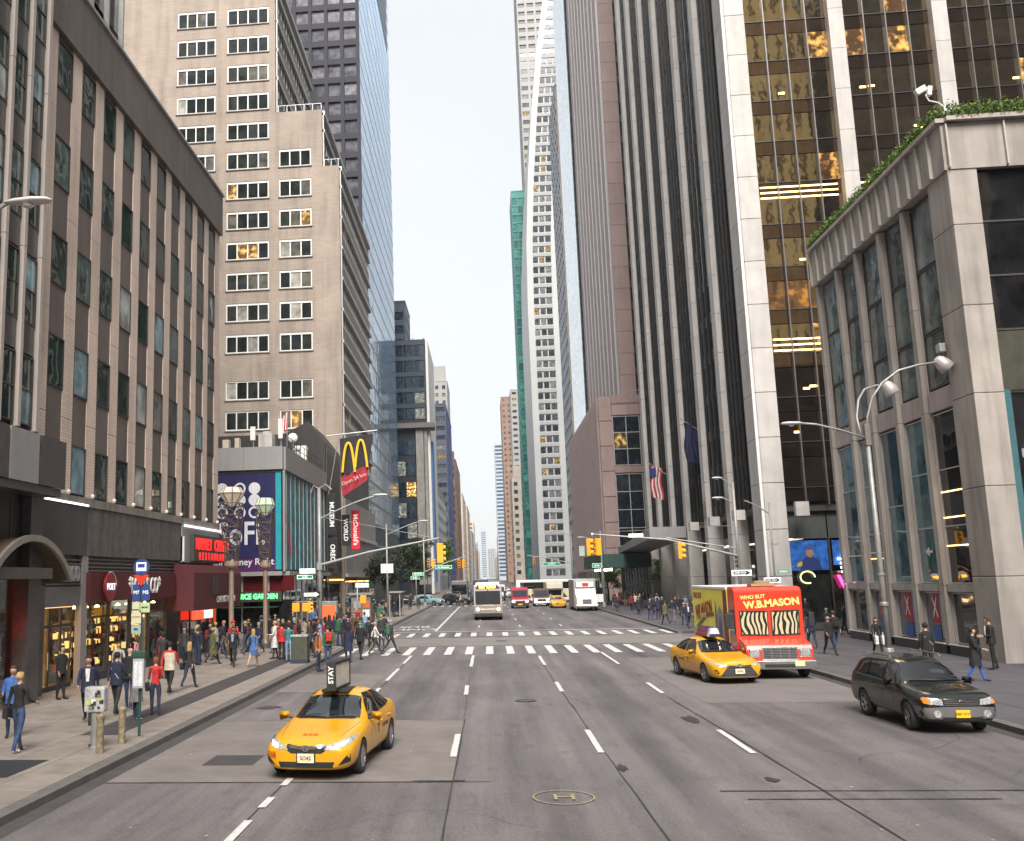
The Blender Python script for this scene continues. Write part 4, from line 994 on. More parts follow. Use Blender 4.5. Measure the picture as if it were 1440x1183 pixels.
# front face
FF2 = FY(0, 72)
pcols = [27.5, 35.1, 42.7, 50.3]
for p in pcols: fin(FF2, p+.55, 1.1, 1.25, .13, 60, r2, y0=-.02)
starts = [21.25]+[p+1.1 for p in pcols[:-1]]; ends = pcols
for bi, (a, b) in enumerate(zip(starts, ends)):
    n = 4; w = (b-a)/n
    for i in range(1, n): block('mullion', .08, .3, 52, mat('bright mullion', (.17,.16,.17), .35, metal=.5), r2, FF2 @ T((a+w*i, .55, 8.4+26)))
    for k in range(15):
        z = 8.6+3.3*k
        for i in range(n):
            lit = (k in (12, ) and bi > 0) or (k == 4 and bi == 0) or rnd.random() < .012
            block('pane', w-.04, .05, 2.15, G_TL if lit else G_T, r2, FF2 @ T((a+w*(i+.5), .72, z+2.2)) @ RZ(rnd.uniform(-.004,.004)))
            if lit and k == 12:
                for q in range(3): MB().prism([(a+w*i+.1+.5*q,z+1.3+.25*(q%2)),(a+w*i+.45+.5*q,z+1.3),(a+w*i+.6+.5*q,z+2.1),(a+w*i+.3+.5*q,z+2.2-.2*(q%2))], 'y', .685, .69).build('ceiling_glow', lamp_mat('orange ceiling glow', (1,.42,.06), .35), r2, FF2)
            block('spandrel_glass', w-.04, .05, 1.05, glass('brown spandrel glass', [(0,(.012,.010,.009))], rough=.06, ior=3.0, wave=.004, wscale=1.1, tint=(.9,.62,.42)), r2, FF2 @ T((a+w*(i+.5), .72, z+.56)))
        block('floor_rail', b-a, .1, .05, DARKST, r2, FF2 @ T(((a+b)/2, .66, z+1.1)))
    for (zc, zz2) in ((19.8,20.2),(31.6,32.0)):
        if (bi, zc) in ((0,31.6),(0,19.8),(1,31.6)):
            for kk in range(3): block('ceiling_light_row', b-a-.6, .04, .1, lamp_mat('ceiling light row', (1,.62,.2), 2.5), r2, FF2 @ T(((a+b)/2, .68, zc+.42*kk)))
    for kk in range(5):
        block('ceiling_lamp', .45, .04, .14, MATS['ceiling light row'], r2, FF2 @ T((a+rnd.uniform(.6,b-a-.8), .68, rnd.choice([13.6,16.9,36.6,40.0,26.8])+rnd.uniform(-.2,.2))))
# ground floor shop: posters and neon
MB().box(21.3,50,.9,1.1,8.0,8.6).build('soffit_beam', DKFRAME, r2, FF2)
for i in range(8):
    x = 21.3+i*3.0
    block('shop_panel', 2.9, .1, 1.9, mat('charcoal shop panel', (.07,.075,.075), .45, perobj=.1), r2, FF2 @ T((x+1.5, 1.25, 7.0)))
    block('shop_glass', 2.9, .06, 3.6, G_SHOP, r2, FF2 @ T((x+1.5, 1.35, 1.95)))
    block('shop_frame', .12, .2, 6, DKFRAME, r2, FF2 @ T((x, 1.2, 3.1)))
def speckle_blue():
    return mat('poster royal blue', (.02,.10,.36), .45, var=.75, scale=2.2, emit=.08, ecol=(.02,.12,.45))  # faint emission in the print brightens the poster
pb = block('poster_board', 2.75, .08, 2.1, speckle_blue(), r2, FF2 @ T((22.8, 1.12, 4.85)))
pb2 = block('poster_board', 3.4, .08, 1.75, speckle_blue(), r2, FF2 @ T((26.2, 1.12, 5.0)))
text('poster_letters', 'NHL STORE', .55, lamp_mat('poster white letters', (.9,.9,.92), .5), pb2, FF2 @ T((26.6, 1.03, 5.25)) @ TXT, ext=.01, bold=.012)
text('poster_letters', '7 Powered by ice', .28, MATS['poster white letters'], pb2, FF2 @ T((26.4, 1.03, 4.6)) @ TXT, ext=.01)
# the printed player: shoulders, face and cap as flat shapes
SKINP = mat('printed skin', (.30,.17,.11), .6)
pp = MB(); pp.prism([(-.75,-1.0),(.75,-1.0),(.62,-.35),(.2,-.1),(-.2,-.1),(-.62,-.35)], 'y', -.012, -.006, 0)
pp.prism([(.27*math.cos(t*.42),.2+.36*math.sin(t*.42)) for t in range(15)], 'y', -.018, -.012, 1)
pp.prism([(-.33,.4),(.33,.4),(.27,.72),(0,.82),(-.27,.72)], 'y', -.024, -.018, 2); pp.prism([(-.9,-.55),(-.55,-.4),(-.6,-.75),(-.95,-.8)], 'y', -.02, -.014, 3)
pp.build('printed_player', [mat('printed navy', (.015,.03,.15), .6), SKINP, mat('printed cap', (.03,.08,.30), .6), mat('printed gold', (.5,.32,.03), .6)], pb, FF2 @ T((22.9, 1.07, 4.85)))
MB().tube([(22.6+.5*math.cos(t*.3), 1.0, 3.3+.42*math.sin(t*.3)) for t in range(18)], .05, 6).build('neon_ring', lamp_mat('pale yellow neon', (.8,.75,.3), .8), r2, FF2)
blk = thing('neon_sign', 'pink neon W sign under white light bars at the ice hockey shop', 'sign', (25.2, 72.9, 2.4))
text('neon_letter', 'W', 1.25, lamp_mat('pink neon', (1,.03,.22), 3.2), blk, T((25.3, 72.9, 2.9)) @ TXT, ext=.03, bold=.04)
for i in range(4): block('light_bar', (.95,.6,.62,.55)[i], .06, .13, lamp_mat('white bar lamp', (1,.9,.85), 2.5), blk, T((25.2, 72.9, 4.55-.30*i)))
block('blue_lamp', .6, .06, .3, lamp_mat('blue lamp', (.05,.15,1), 3), r2, FF2 @ T((28.0,1.1,2.9)))
MB().box(26.3,28.7,.8,.86,2.05,2.12).build('light_line', MATS['white bar lamp'], r2, FF2)
for i in range(3): block('lamp_box', .8, .8, .75, STONEP, r2, T((18.9, 76.0+8.2*i, 8.0)))
block('lamp_box', .9, .5, 1.0, STONEP, r2, T((22.2, 71.7, 8.1)))
# entrance canopy along the street and lobby behind the columns
MB().prism([(122,6.9),(98,8.3),(98,7.2),(122,6.3)], 'x', 15.8, 19.3).build('canopy', GREYP, r2)
for i in range(7):
    block('lobby_glass', 6.4, .08, 6.8, glass('lobby glass', [(0,(.03,.03,.028))], rough=.04, ior=1.5), r2, T((23.3, 78.5+6.6*i, 3.6)) @ RZ(R(90)))
    block('lobby_lamp', 3.5, .1, .15, lamp_mat('lobby lamp', (1,.85,.6), 2.2), r2, T((22.9, 78.5+6.6*i, 6.2)) @ RZ(R(90)))
# scaffold shed further down the block
sc = thing('sidewalk_shed', 'dark green sidewalk shed on pipes beyond the finned tower', 'shed', (16, 133, 0))
MB().box(13.2, 19.0, 118, 138.8, 4.6, 6.2).build('deck', mat('shed green', (.02,.06,.05), .6, stain=.2), sc)
for i in range(9):
    for x in (13.5, 18.7): MB().tube([(x,118.4+2.5*i,.13),(x,118.4+2.5*i,4.6)], .05, 6).build('pipe', STEEL, sc)
    if i < 8: MB().tube([(18.7,118.4+2.5*i,.3),(18.7,120.9+2.5*i,4.4)], .03, 6).build('brace', STEEL, sc)
    MB().lathe([(.08,0),(.08,.3)], n=8).build('shed_lamp', lamp_mat('shed lamp', (1,.9,.75), 4), sc, T((14.5,119+2.3*i,4.25)))
# flags on the tower
def hanging_flag(lab, x, y, z, L_, colsf, us=False):
    f = thing('flag', lab, 'flag', (x+1.5, y, z)); mb = MB()
    MB().tube([(x+2.4,y,z-.8),(x,y,z+.9)], .04, 6).build('pole', STEEL, f)
    MB().lathe([(.0,-.09),(.09,0),(.0,.09)], n=8).build('finial', mat('brass', (.5,.35,.1), .3, metal=.8), f, T((x-.05,y,z+.95)))
    n = 9
    for s in range(7):
        m_ = colsf[s % len(colsf)]
        mbs = MB(); w = .17
        for k in range(n):
            za, zb = z+.6-L_*k/n, z+.6-L_*(k+1)/n
            xa, xb = x+.15+w*s+.1*math.sin(k*.8+s*.3), x+.15+w*s+.1*math.sin((k+1)*.8+s*.3)
            ya = y+.12*math.sin(s*1.4)
            mbs.quad((xa,ya,za-s*.05),(xa+w,y+.12*math.sin((s+1)*1.4),za-s*.05),(xb+w,y+.12*math.sin((s+1)*1.4),zb-s*.05),(xb,ya,zb-s*.05))
        mbs.build('stripe', m_, f, fix=False)
    if us: MB().box(x+.1,x+.75,y-.16,y-.13,z-.6,z+.3).build('canton', mat('flag blue', (.01,.02,.12), .7), f)
hanging_flag('striped red and white flag hanging before the brown building windows', 17.4, 106, 14.6, 3.4, [mat('flag red',(.38,.03,.04),.7), mat('flag white',(.55,.5,.5),.7)], True)
hanging_flag('dark blue flag hanging among the tower fins', 18.4, 92.0, 17.0, 3.6, [mat('flag royal', (.006,.01,.05), .7)])

# --- brown granite building beyond -------------------------------------------------
PINK = mat('pink brown granite', (.33,.235,.22), .6, var=.1, scale=.4, stain=.12, perobj=.06)
BRFIN = mat('brown stone fin', (.32,.25,.24), .6, var=.12, scale=.4, stain=.2)
G_B = glass('dark blue pane', [(0,(.02,.025,.035)),(.6,(.035,.04,.05)),(.9,(.10,.07,.03),(.5,.3,.1))], rough=.05, ior=1.8, wave=.03, lit=.18)
r3 = thing('brown_building', 'pinkish brown granite building with ribbed street side and gridded front windows', 'building', (25, 175, 0))
MB().box(18.3, 50, 150.6, 204, 0, 30.7).build('core', DKFRAME, r3)
F3r = FY(17.7, 150)
for i in range(8): block('granite_panel', 1.9, .5, 3.75, PINK, r3, F3r @ T((.95, .2, 1.95+3.85*i)))
for i in range(11):
    block('granite_panel', 2.4, .5, 1.9, PINK, r3, F3r @ T((3.15+2.42*i, .2, 28.8))); block('granite_panel', 2.4, .5, 1.5, PINK, r3, F3r @ T((3.15+2.42*i, .2, 30.2)))
    block('granite_panel', 2.4, .5, 1.0, PINK, r3, F3r @ T((3.15+2.42*i, .2, 19.5)))
for i in range(6):
    window(F3r, 4.0+4.2*i, 23.9, 4.1, 7.6, .2, ALU, G_B, r3, 2, 3, fw=.12, fd=.12)
    window(F3r, 4.0+4.2*i, 13.4, 4.1, 10.9, .2, ALU, G_B, r3, 2, 4, fw=.12, fd=.12)
    window(F3r, 4.0+4.2*i, 4.0, 4.1, 7.2, .2, DKFRAME, G_SHOP, r3, 2, 2, fw=.12)
F3s = FX_right(17.7, 204)
for i in range(46): block('rib', .55, .6, 26.5, BRFIN, r3, F3s @ T((.6+1.15*i, .1, 17.6)))
block('rib_backing', 53, .1, 30, BRFIN, r3, F3s @ T((26.7, .45, 15.5)))
block('podium_glass', 53, .1, 4, G_SHOP, r3, F3s @ T((26.7, .2, 2.2)))
MB().tube([(.0,0,0),(.0,0,.9)],.03).build('roof_rail', STEEL, r3, T((22,150.3,31)))
MB().box(22,46,150.25,150.3,31.6,31.7).build('roof_rail', STEEL, r3)
r3b = thing('brown_tower', 'slim brown ribbed tower standing on the granite building', 'tower', (27, 176, 31))
MB().box(22.0, 55, 152.6, 198, 30, 160).build('core', BLACK, r3b)
for k in range(36):
    block('granite_panel', 2.4, .5, 3.45, PINK, r3b, T((22.7, 152.3, 32.7+3.5*k)))
    for i in range(2): block('pane', 2.2, .06, 2.2, G_B, r3b, T((25.2+2.3*i, 152.5, 33.3+3.5*k)))
    block('spandrel', 8, .2, 1.2, DKFRAME, r3b, T((28, 152.5, 31.6+3.5*k)))
for i in range(27): block('rib', .9, .5, 126, BRFIN if i % 3 else mat('pale metal rib', (.45,.43,.43), .3, metal=.4), r3b, T((21.55, 153.4+1.68*i, 94)) @ RZ(R(-90)))
block('rib_backing', 45, .1, 126, mat('rib backing', (.09,.075,.075), .3), r3b, T((21.85, 175.5, 94)) @ RZ(R(-90)))

# --- sky-mirroring glass building and the rest of the right side --------------------
r4 = thing('mirror_glass_building', 'pale mirror glass building reflecting the sky past the brown tower', 'building', (25, 214, 0))
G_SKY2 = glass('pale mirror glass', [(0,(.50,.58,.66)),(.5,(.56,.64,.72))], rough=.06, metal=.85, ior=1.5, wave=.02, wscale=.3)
MB().box(21.9, 45, 204.5, 232, 0, 150).build('core', DKFRAME, r4)
for k in range(40):
    block('glass_band', 27.4, .3, 3.63, G_SKY2, r4, T((21.65, 218.2, 2+3.65*k)) @ RZ(R(-90)))
    block('front_pane', 5, .1, 3.3, G_SKY2, r4, T((24.4, 204.3, 2+3.65*k)))

def slab_tower(name, lab, X0, X1, Y0, Y1, H, wallm, panem, fl=3.6, bay=3.2, ww=.6, wh=.5, z0=4, group=None, cat='building', strips=False, cap=None, panes_max=180, side=None):
    """plain city building: wall with real recesses on the camera side and on the street side"""
    t = thing(name, lab, cat, ((X0+X1)/2, (Y0+Y1)/2, 0), 0, group)
    left = X1 < 0; xs = X1 if left else X0
    mb = MB(); d = .45
    mb.box(X0 + (0 if left else d), X1 - (d if left else 0), Y0+d, Y1, 0, H-.1)
    mb.build('core', panem if strips else DKFRAME, t)
    nf = int((H-z0)/fl)
    rows = [(z0+fl*k+fl*(1-wh)/2, z0+fl*k+fl*(1-wh)/2+fl*wh) for k in range(nf)]
    # front
    W = X1-X0; nb = max(1, int(W/bay)); bw = W/nb
    cols = [(bw*i+bw*(1-ww)/2, bw*i+bw*(1-ww)/2+bw*ww) for i in range(nb)]
    Fa = FY(X0, Y0)
    if strips: cols = [(.6, W-.6)]
    wall_grid(Fa, W, 0, H, cols, rows, d, wallm, t)
    vis = nb if W < 12 else min(nb, 5)
    rng_ = range(len(cols)) if not left else range(max(0, len(cols)-vis), len(cols))
    if not left: rng_ = range(0, min(len(cols), vis))
    cnt = 0
    for k, (a, b) in enumerate(rows):
        for i in rng_:
            if cnt < panes_max:
                ca, cb = cols[i]; block('window', cb-ca, .08, b-a, panem, t, Fa @ T(((ca+cb)/2, .28, (a+b)/2))); cnt += 1
    # street side
    L_ = Y1-Y0-.5
    Fb = FX_left(xs, Y0+.5) if left else FX_right(xs, Y1)
    nb2 = max(1, int(L_/bay)); bw2 = L_/nb2
    cols2 = [(bw2*i+bw2*(1-ww)/2, bw2*i+bw2*(1-ww)/2+bw2*ww) for i in range(nb2)]
    if strips: cols2 = [(.6, L_-.6)]
    wall_grid(Fb, L_, 0, H, cols2, rows, d, side or wallm, t)
    mb = MB()
    for (a, b) in rows:
        for (ca, cb) in cols2: mb.box(ca, cb, .26, .34, a, b)
    mb.build('side_panes', panem, t, Fb, fix=False, kind='stuff')
    if cap: MB().box(X0+(.8 if not left else 2), X1-(.8 if left else 2), Y0+1, Y0+6, H, H+cap).build('roof_house', wallm, t)
    MB().box(X0-.1, X1+.1, Y0-.15, Y1, H, H+.5).build('cornice', wallm, t)
    return t
G_FAR = glass('far pane', [(0,(.03,.032,.038)),(.4,(.06,.065,.07)),(.7,(.14,.14,.15)),(.94,(.10,.07,.03),(.6,.36,.12))], rough=.1, ior=1.6, island=False, lit=.15)
GREYW = mat('grey white facade', (.29,.285,.285), .7, var=.08, scale=.2, stain=.1); TANW = brick('tan far brick', (.42,.32,.24), (.37,.29,.22), (.3,.25,.2), bw=2, bh=.5)
REDW = brick('red far brick', (.23,.14,.105), (.20,.12,.09), (.25,.18,.14), bw=2, bh=.5)
CREAM = mat('cream facade', (.48,.43,.37), .75, var=.1, scale=.2, stain=.25); SLATE = mat('slate facade', (.14,.145,.16), .6, var=.1, scale=.2)
TEALW = mat('teal curtain frame', (.03,.17,.15), .35, metal=.3, var=.15, scale=.2)
G_TEALT = glass('teal curtain glass', [(0,(.03,.16,.14)),(.5,(.05,.23,.19)),(.8,(.02,.10,.10))], rough=.07, ior=1.7)
G_BLUET = glass('blue curtain glass', [(0,(.03,.05,.09)),(.5,(.05,.08,.13)),(.8,(.10,.14,.2))], rough=.07, ior=1.9)
slab_tower('tan_slab_tower', 'tan edged tower with one dark window strip beside the mirror glass', 21.6, 29, 237, 262, 128, CREAM, G_FAR, 3.4, 3.6, .68, .86, side=mat('blue grey side wall', (.27,.29,.33), .5))
# the concave white tower
gr = thing('curved_tower', 'white tower whose street face sweeps outward in a curve towards its foot', 'tower', (25, 340, 0))
prof = [(16.9,0),(16.9,70),(16.9,95),(17.4,118),(18.9,142),(21.1,166),(24,190),(28,215),(33,240),(60,240),(60,0)]
TRAV = mat('white travertine', (.36,.365,.37), .5, var=.06, scale=.1)
MB().prism(prof, 'y', 330, 385).build('curved_slab', TRAV, gr)
for k in range(60):
    z = 5+3.7*k
    xl = 16.9
    for i in range(len(prof)-3):
        if prof[i][1] <= z <= prof[i+1][1]: xl = prof[i][0]+(prof[i+1][0]-prof[i][0])*(z-prof[i][1])/(prof[i+1][1]-prof[i][1])
    xl += 2.0
    for j in range(3):
        block('window', 1.7 if j < 2 else 1.9, .2, 1.9, G_FAR, gr, T((xl+1.0+2.2*j, 329.95, z)))
    block('floor_band', 6.2, .3, 1.1, mat('pale floor band', (.27,.28,.29), .7), gr, T((xl+3.4, 329.9, z+1.75)))
slab_tower('balcony_tower', 'far pale grey tower with stacked balconies at the top of the picture', 23.2, 44, 430, 455, 320, GREYW, G_FAR, 4.2, 4, .75, .5, panes_max=290)
slab_tower('teal_glass_tower', 'narrow teal green glass tower left of the curved white tower', 15.6, 30, 400, 425, 166, TEALW, G_TEALT, 3.8, 2.1, .86, .8, panes_max=220)
slab_tower('old_stone_building', 'cream masonry building with arched crown below the teal tower', 14.0, 34, 520, 560, 56, CREAM, G_FAR, 4.2, 3.6, .5, .5, cap=6)
slab_tower('white_striped_tower', 'slender white tower behind the cream masonry building', 17.6, 22, 600, 630, 118, GREYW, G_FAR, 3.8, 2.2, .6, .4)
slab_tower('brown_brick_tower', 'slender reddish brown brick tower rising above the far right rooftops', 13.6, 24, 700, 750, 132, REDW, G_FAR, 4, 3.0, .35, .4)
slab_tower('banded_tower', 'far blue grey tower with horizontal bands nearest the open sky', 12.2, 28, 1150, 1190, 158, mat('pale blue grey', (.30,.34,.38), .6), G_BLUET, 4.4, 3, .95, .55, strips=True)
slab_tower('tan_building', 'far tan building in front of the banded blue grey tower', 14.6, 30, 780, 830, 66, TANW, G_FAR, 4, 3.4, .5, .5)
y = 1210
far_labs = ['grey', 'tan', 'slate', 'cream', 'brown']
far_m = [GREYW, TANW, SLATE, CREAM, REDW]
for i in range(5):
    slab_tower('far_building', 'distant %s building, number %s from the far end on the right' % (far_labs[i], ['fifth','fourth','third','second','first'][i]), 14.5, 40, y, y+120, (44,60,36,52,40)[i], far_m[i], G_FAR, 4.4, 5, .5, .5, group='distant buildings on the right', panes_max=30); y += 170
# left side beyond the blue tower
b6 = thing('cantilever_building', 'dark blue glass building on tall concrete columns with lit windows', 'building', (-17, 245, 0))
MB().box(-24, -13.4, 232.4, 262, 41, 61.6).box(-24,-16.5,233,262,0,41).build('core', mat('navy core', (.02,.025,.04), .4), b6)
NAVG = glass('navy pane', [(0,(.015,.03,.05)),(.5,(.025,.045,.07)),(.7,(.16,.18,.17),(.1,.1,.08)),(.85,(.2,.12,.04),(1,.55,.15))], rough=.06, ior=1.8, lit=.45)
NAVF = mat('navy frame', (.03,.045,.07), .4)
for k in range(5):
    for i in range(4):
        block('pane', 2.3, .1, 2.6, NAVG, b6, T((-22.6+2.55*i, 232.3, 43.2+3.9*k)))
    block('spandrel', 10.4, .3, 1.1, NAVF, b6, T((-18.7, 232.2, 45.15+3.9*k)))
for i in range(5): block('mullion', .2, .35, 20.6, NAVF, b6, T((-23.9+2.55*i, 232.15, 51.5)))
block('ledge', 13.2, 6, 1.2, mat('concrete ledge', (.16,.15,.15), .7), b6, T((-18.3, 234, 40.2)))
for (x, w) in ((-15.2,2.0),(-13.9,.9)): block('column', w, 3, 37, CONC, b6, T((x, 233.5, 21)))
for k in range(7):
    for i in range(2): block('pane', 2.2, .1, 3.4, NAVG, b6, T((-20.0+2.4*i, 232.9, 5+5*k)))
block('white_end_wall', .6, 28, 61, WHITE, b6, T((-13.1, 247.5, 30.8)))
block('blue_banner_strip', .5, 6, 34, mat('blue banner', (.05,.16,.42), .6), b6, T((-12.7, 240, 20)))
slab_tower('navy_slab', 'thin dark slab tower peeking behind the cantilevered blue building', -24, -20.4, 263, 280, 80, NAVF, NAVG, 3.9, 2, .7, .6)
slab_tower('grey_glass_block', 'low grey glass block with slanting roofline on the left', -32, -15.3, 282, 372, 33, mat('grey curtain', (.26,.28,.29), .5), G_BLUET, 4, 3, .85, .7)
slab_tower('netted_building', 'dark building under blue construction netting on the left', -34, -15.4, 405, 470, 76, mat('dark netting', (.05,.06,.09), .8), G_FAR, 4, 4, .8, .45, side=mat('blue netting', (.04,.08,.26), .7))
slab_tower('pale_stone_tower', 'pale stone tower above the netted building', -34, -17.0, 475, 510, 100, GREYW, G_FAR, 3.8, 3.2, .45, .5, cap=8)
slab_tower('brick_building', 'brown brick building past the netted one on the left', -32, -15.3, 520, 600, 66, REDW, G_FAR, 4, 3.6, .45, .5, cap=5)
slab_tower('cream_building', 'cream building with small crown on the far left side', -32, -15.2, 640, 730, 58, CREAM, G_FAR, 4, 3.6, .45, .5, cap=10)
y = 780
for i in range(6):
    slab_tower('far_building', 'distant %s building, number %s along the left side' % ((far_labs*2)[i+1], ['one','two','three','four','five','six'][i]), -40, -15.0+(i % 2)*.6, y, y+110, (60,48,66,40,54,46)[i], (far_m*2)[i+1], G_FAR, 4.4, 5, .5, .5, group='distant buildings on the left', panes_max=30); y += 165
slab_tower('end_tower', 'faint tower closing the far end of the avenue', -14.5, -3, 2300, 2330, 112, mat('hazed far tower', (.34,.38,.43), .7), G_BLUET, 5, 4, .9, .5, strips=True)  # distance haze is put into the tower's pale bluish colour
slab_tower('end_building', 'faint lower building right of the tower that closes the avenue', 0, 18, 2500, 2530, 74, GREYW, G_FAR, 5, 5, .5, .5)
# tan fronted tower behind the camera that the black glass mirrors
rb = thing('gold_tower', 'golden ribbed tower behind the camera mirrored in the black glass', 'tower', (60, -62, 0))
GOLD = mat('golden stone', (.95,.80,.50), .7, var=.12, scale=.1, stain=.1)
MB().box(48, 74, -95, -63, 0, 135).build('core', mat('golden tower recess', (.10,.06,.03), .5), rb)
for i in range(10): MB().box(48.4+2.6*i, 50.0+2.6*i, -63, -61.8, 0, 135).build('rib', GOLD, rb, fix=False)
for k in range(9): MB().box(48, 74, -63, -62.3, 12+14*k, 14.5+14*k).build('band', GOLD, rb, fix=False)
# plain neighbours behind the camera, so that glass has a street to mirror; two tall ones added to darken reflections
for (X0, X1, Y0, Y1, H, m_, lab) in ((-50,-17,-55,12,52,TANW,'tan building behind the camera on the left'), (-60,-18,-120,-62,90,GREYW,'pale building far behind the camera'), (20.5,44,-50,24,14,CREAM,'cream building behind the camera on the right'), (20,45,-140,-100,70,SLATE,'slate building far behind the camera'), (77,130,-110,-58,170,BRONZE,'added bronze tower behind the camera that darkens the mirroring glass'), (131,230,-110,-58,170,SLATE,'added slate tower far behind the camera that darkens the mirroring glass')):
    t = thing('office_block', lab, 'building', ((X0+X1)/2,(Y0+Y1)/2,0)); Fb = FX_left(X1, Y0) if X1 < 0 else FX_right(X0, Y1)
    MB().box(X0+(.5 if X1 > 0 else 0), X1-(.5 if X1 < 0 else 0), Y0, Y1, 0, H-.1).build('core', DKFRAME, t)
    n = int((Y1-Y0)/3.5); cols = [((Y1-Y0)/n*i+.7, (Y1-Y0)/n*(i+1)-.7) for i in range(n)]; rows = [(5+3.7*k, 7+3.7*k) for k in range(int((H-8)/3.7))]
    wall_grid(Fb, Y1-Y0, 0, H, cols, rows, .4, m_, t)
    n = int((X1-X0)/3.5); cols = [((X1-X0)/n*i+.7, (X1-X0)/n*(i+1)-.7) for i in range(n)]
    wall_grid(T((X1, Y1, 0)) @ RZ(math.pi), X1-X0, 0, H, cols, rows, .4, m_, t)
# ================================================================== VEHICLES
def carpaint(name, col, rough=.28, metal=0.0):
    m = mat(name, col, rough, metal, var=.05, scale=2.5, spec=.4, coat=.45); return m
CAB = carpaint('taxi yellow', (.60,.285,.006)); RUB = mat('tyre rubber', (.022,.022,.023), .85, var=.2, scale=12)
RIMM = mat('alloy rim', (.38,.38,.39), .35, metal=.75, var=.1, scale=8); CHR = mat('chrome', (.70,.70,.70), .15, metal=1, var=.03)
CARG = mat('car glass', (.008,.011,.015), .03, var=.3, scale=2, spec=.7, coat=.25); PLAST = mat('black plastic', (.018,.018,.018), .6)
HEADL = mat('headlamp', (.30,.30,.32), .12, var=.7, scale=22, spec=.8, coat=1); HEADON = lamp_mat('lit headlamp', (1,.93,.80), 2.6)
AMBER = mat('amber lens', (.60,.18,.01), .2, coat=1); REDL = mat('red lens', (.35,.01,.01), .2, coat=1)
PLATE = mat('licence plate', (.70,.62,.42), .5, var=.4, scale=24); PLATEY = mat('yellow plate', (.80,.45,.01), .5, var=.12, scale=20)
def subsurf_mesh(mb, mats, lvl=3, cut=None):
    me = mb.mesh('cage', mats); bm = bmesh.new(); bm.from_mesh(me); bmesh.ops.remove_doubles(bm, verts=bm.verts, dist=1e-4)
    bmesh.ops.recalc_face_normals(bm, faces=bm.faces); bm.to_mesh(me); bm.free()
    o = bpy.data.objects.new('cage', me); COL.objects.link(o)
    md = o.modifiers.new('s', 'SUBSURF'); md.levels = lvl; md.render_levels = lvl
    if cut:
        cme = cut.mesh('cut', mats[1] if len(mats) > 1 else mats[0]); bm = bmesh.new(); bm.from_mesh(cme); bmesh.ops.recalc_face_normals(bm, faces=bm.faces); bm.to_mesh(cme); bm.free()
        cme.materials.clear(); cme.materials.append(mats[1])
        co = bpy.data.objects.new('cut', cme); COL.objects.link(co)
        b = o.modifiers.new('b', 'BOOLEAN'); b.object = co; b.operation = 'DIFFERENCE'; b.solver = 'EXACT'
        try: b.material_mode = 'TRANSFER'
        except Exception: pass
    dg = bpy.context.evaluated_depsgraph_get(); dg.update()
    res = bpy.data.meshes.new_from_object(o.evaluated_get(dg), depsgraph=dg)
    bpy.data.objects.remove(o)
    if cut: bpy.data.objects.remove(co)
    res.polygons.foreach_set('use_smooth', [True]*len(res.polygons))
    return res
def bvh_of(me):
    return BVHTree.FromPolygons([v.co.copy() for v in me.vertices], [tuple(p.vertices) for p in me.polygons])
def decal(name, bvh, poly, axis, m, parent, M, off=.004, grid=.07, thick=0, smooth=True, sgn=-1):
    """a patch cut to the outline poly and laid on the body: axis 'y' = seen from the front (x,z), 'x' = from the side (y,z), 'z' = from above (x,y)"""
    pts = []
    n = len(poly)
    for i in range(n):
        a, b = Vector(poly[i]), Vector(poly[(i+1) % n]); k = max(1, int((b-a).length/grid))
        for j in range(k): pts.append(a.lerp(b, j/k))
    ne = len(pts); edges = [(i, (i+1) % ne) for i in range(ne)]
    x0, x1 = min(p[0] for p in poly), max(p[0] for p in poly); z0, z1 = min(p[1] for p in poly), max(p[1] for p in poly)
    def inside(p):
        c = False; j = n-1
        for i in range(n):
            if (poly[i][1] > p[1]) != (poly[j][1] > p[1]) and p[0] < (poly[j][0]-poly[i][0])*(p[1]-poly[i][1])/(poly[j][1]-poly[i][1])+poly[i][0]: c = not c
            j = i
        return c
    x = x0+grid*.5
    while x < x1:
        z = z0+grid*.5
        while z < z1:
            if inside((x,z)) and all((Vector((x,z))-q).length > grid*.4 for q in pts[:ne]): pts.append(Vector((x,z)))
            z += grid
        x += grid
    r = delaunay_2d_cdt([Vector(p[:2]) for p in pts], edges, [], 1, 1e-5)
    vs = []
    for p in r[0]:
        if axis == 'y': o, d = Vector((p[0], sgn*9, p[1])), Vector((0,-sgn,0))
        elif axis == 'x': o, d = Vector((sgn*9, p[0], p[1])), Vector((-sgn,0,0))
        else: o, d = Vector((p[0], p[1], 9)), Vector((0,0,-1))
        h = bvh.ray_cast(o, d)
        if h[0] is None:
            hh = bvh.find_nearest(Vector((p[0], sgn*2.2, p[1])) if axis == 'y' else (Vector((sgn*.9, p[0], p[1])) if axis == 'x' else Vector((p[0], p[1], 1)))); loc, nn = hh[0], hh[1]
        else: loc, nn = h[0], h[1]
        if nn.dot(-d) < 0: nn = -nn
        vs.append(loc+nn*off)
    mb = MB(); mb.add(vs, [tuple(f) for f in r[2]])
    me = mb.mesh(name, m, smooth)
    o = bpy.data.objects.new(name, me); link(o, parent, M); return o
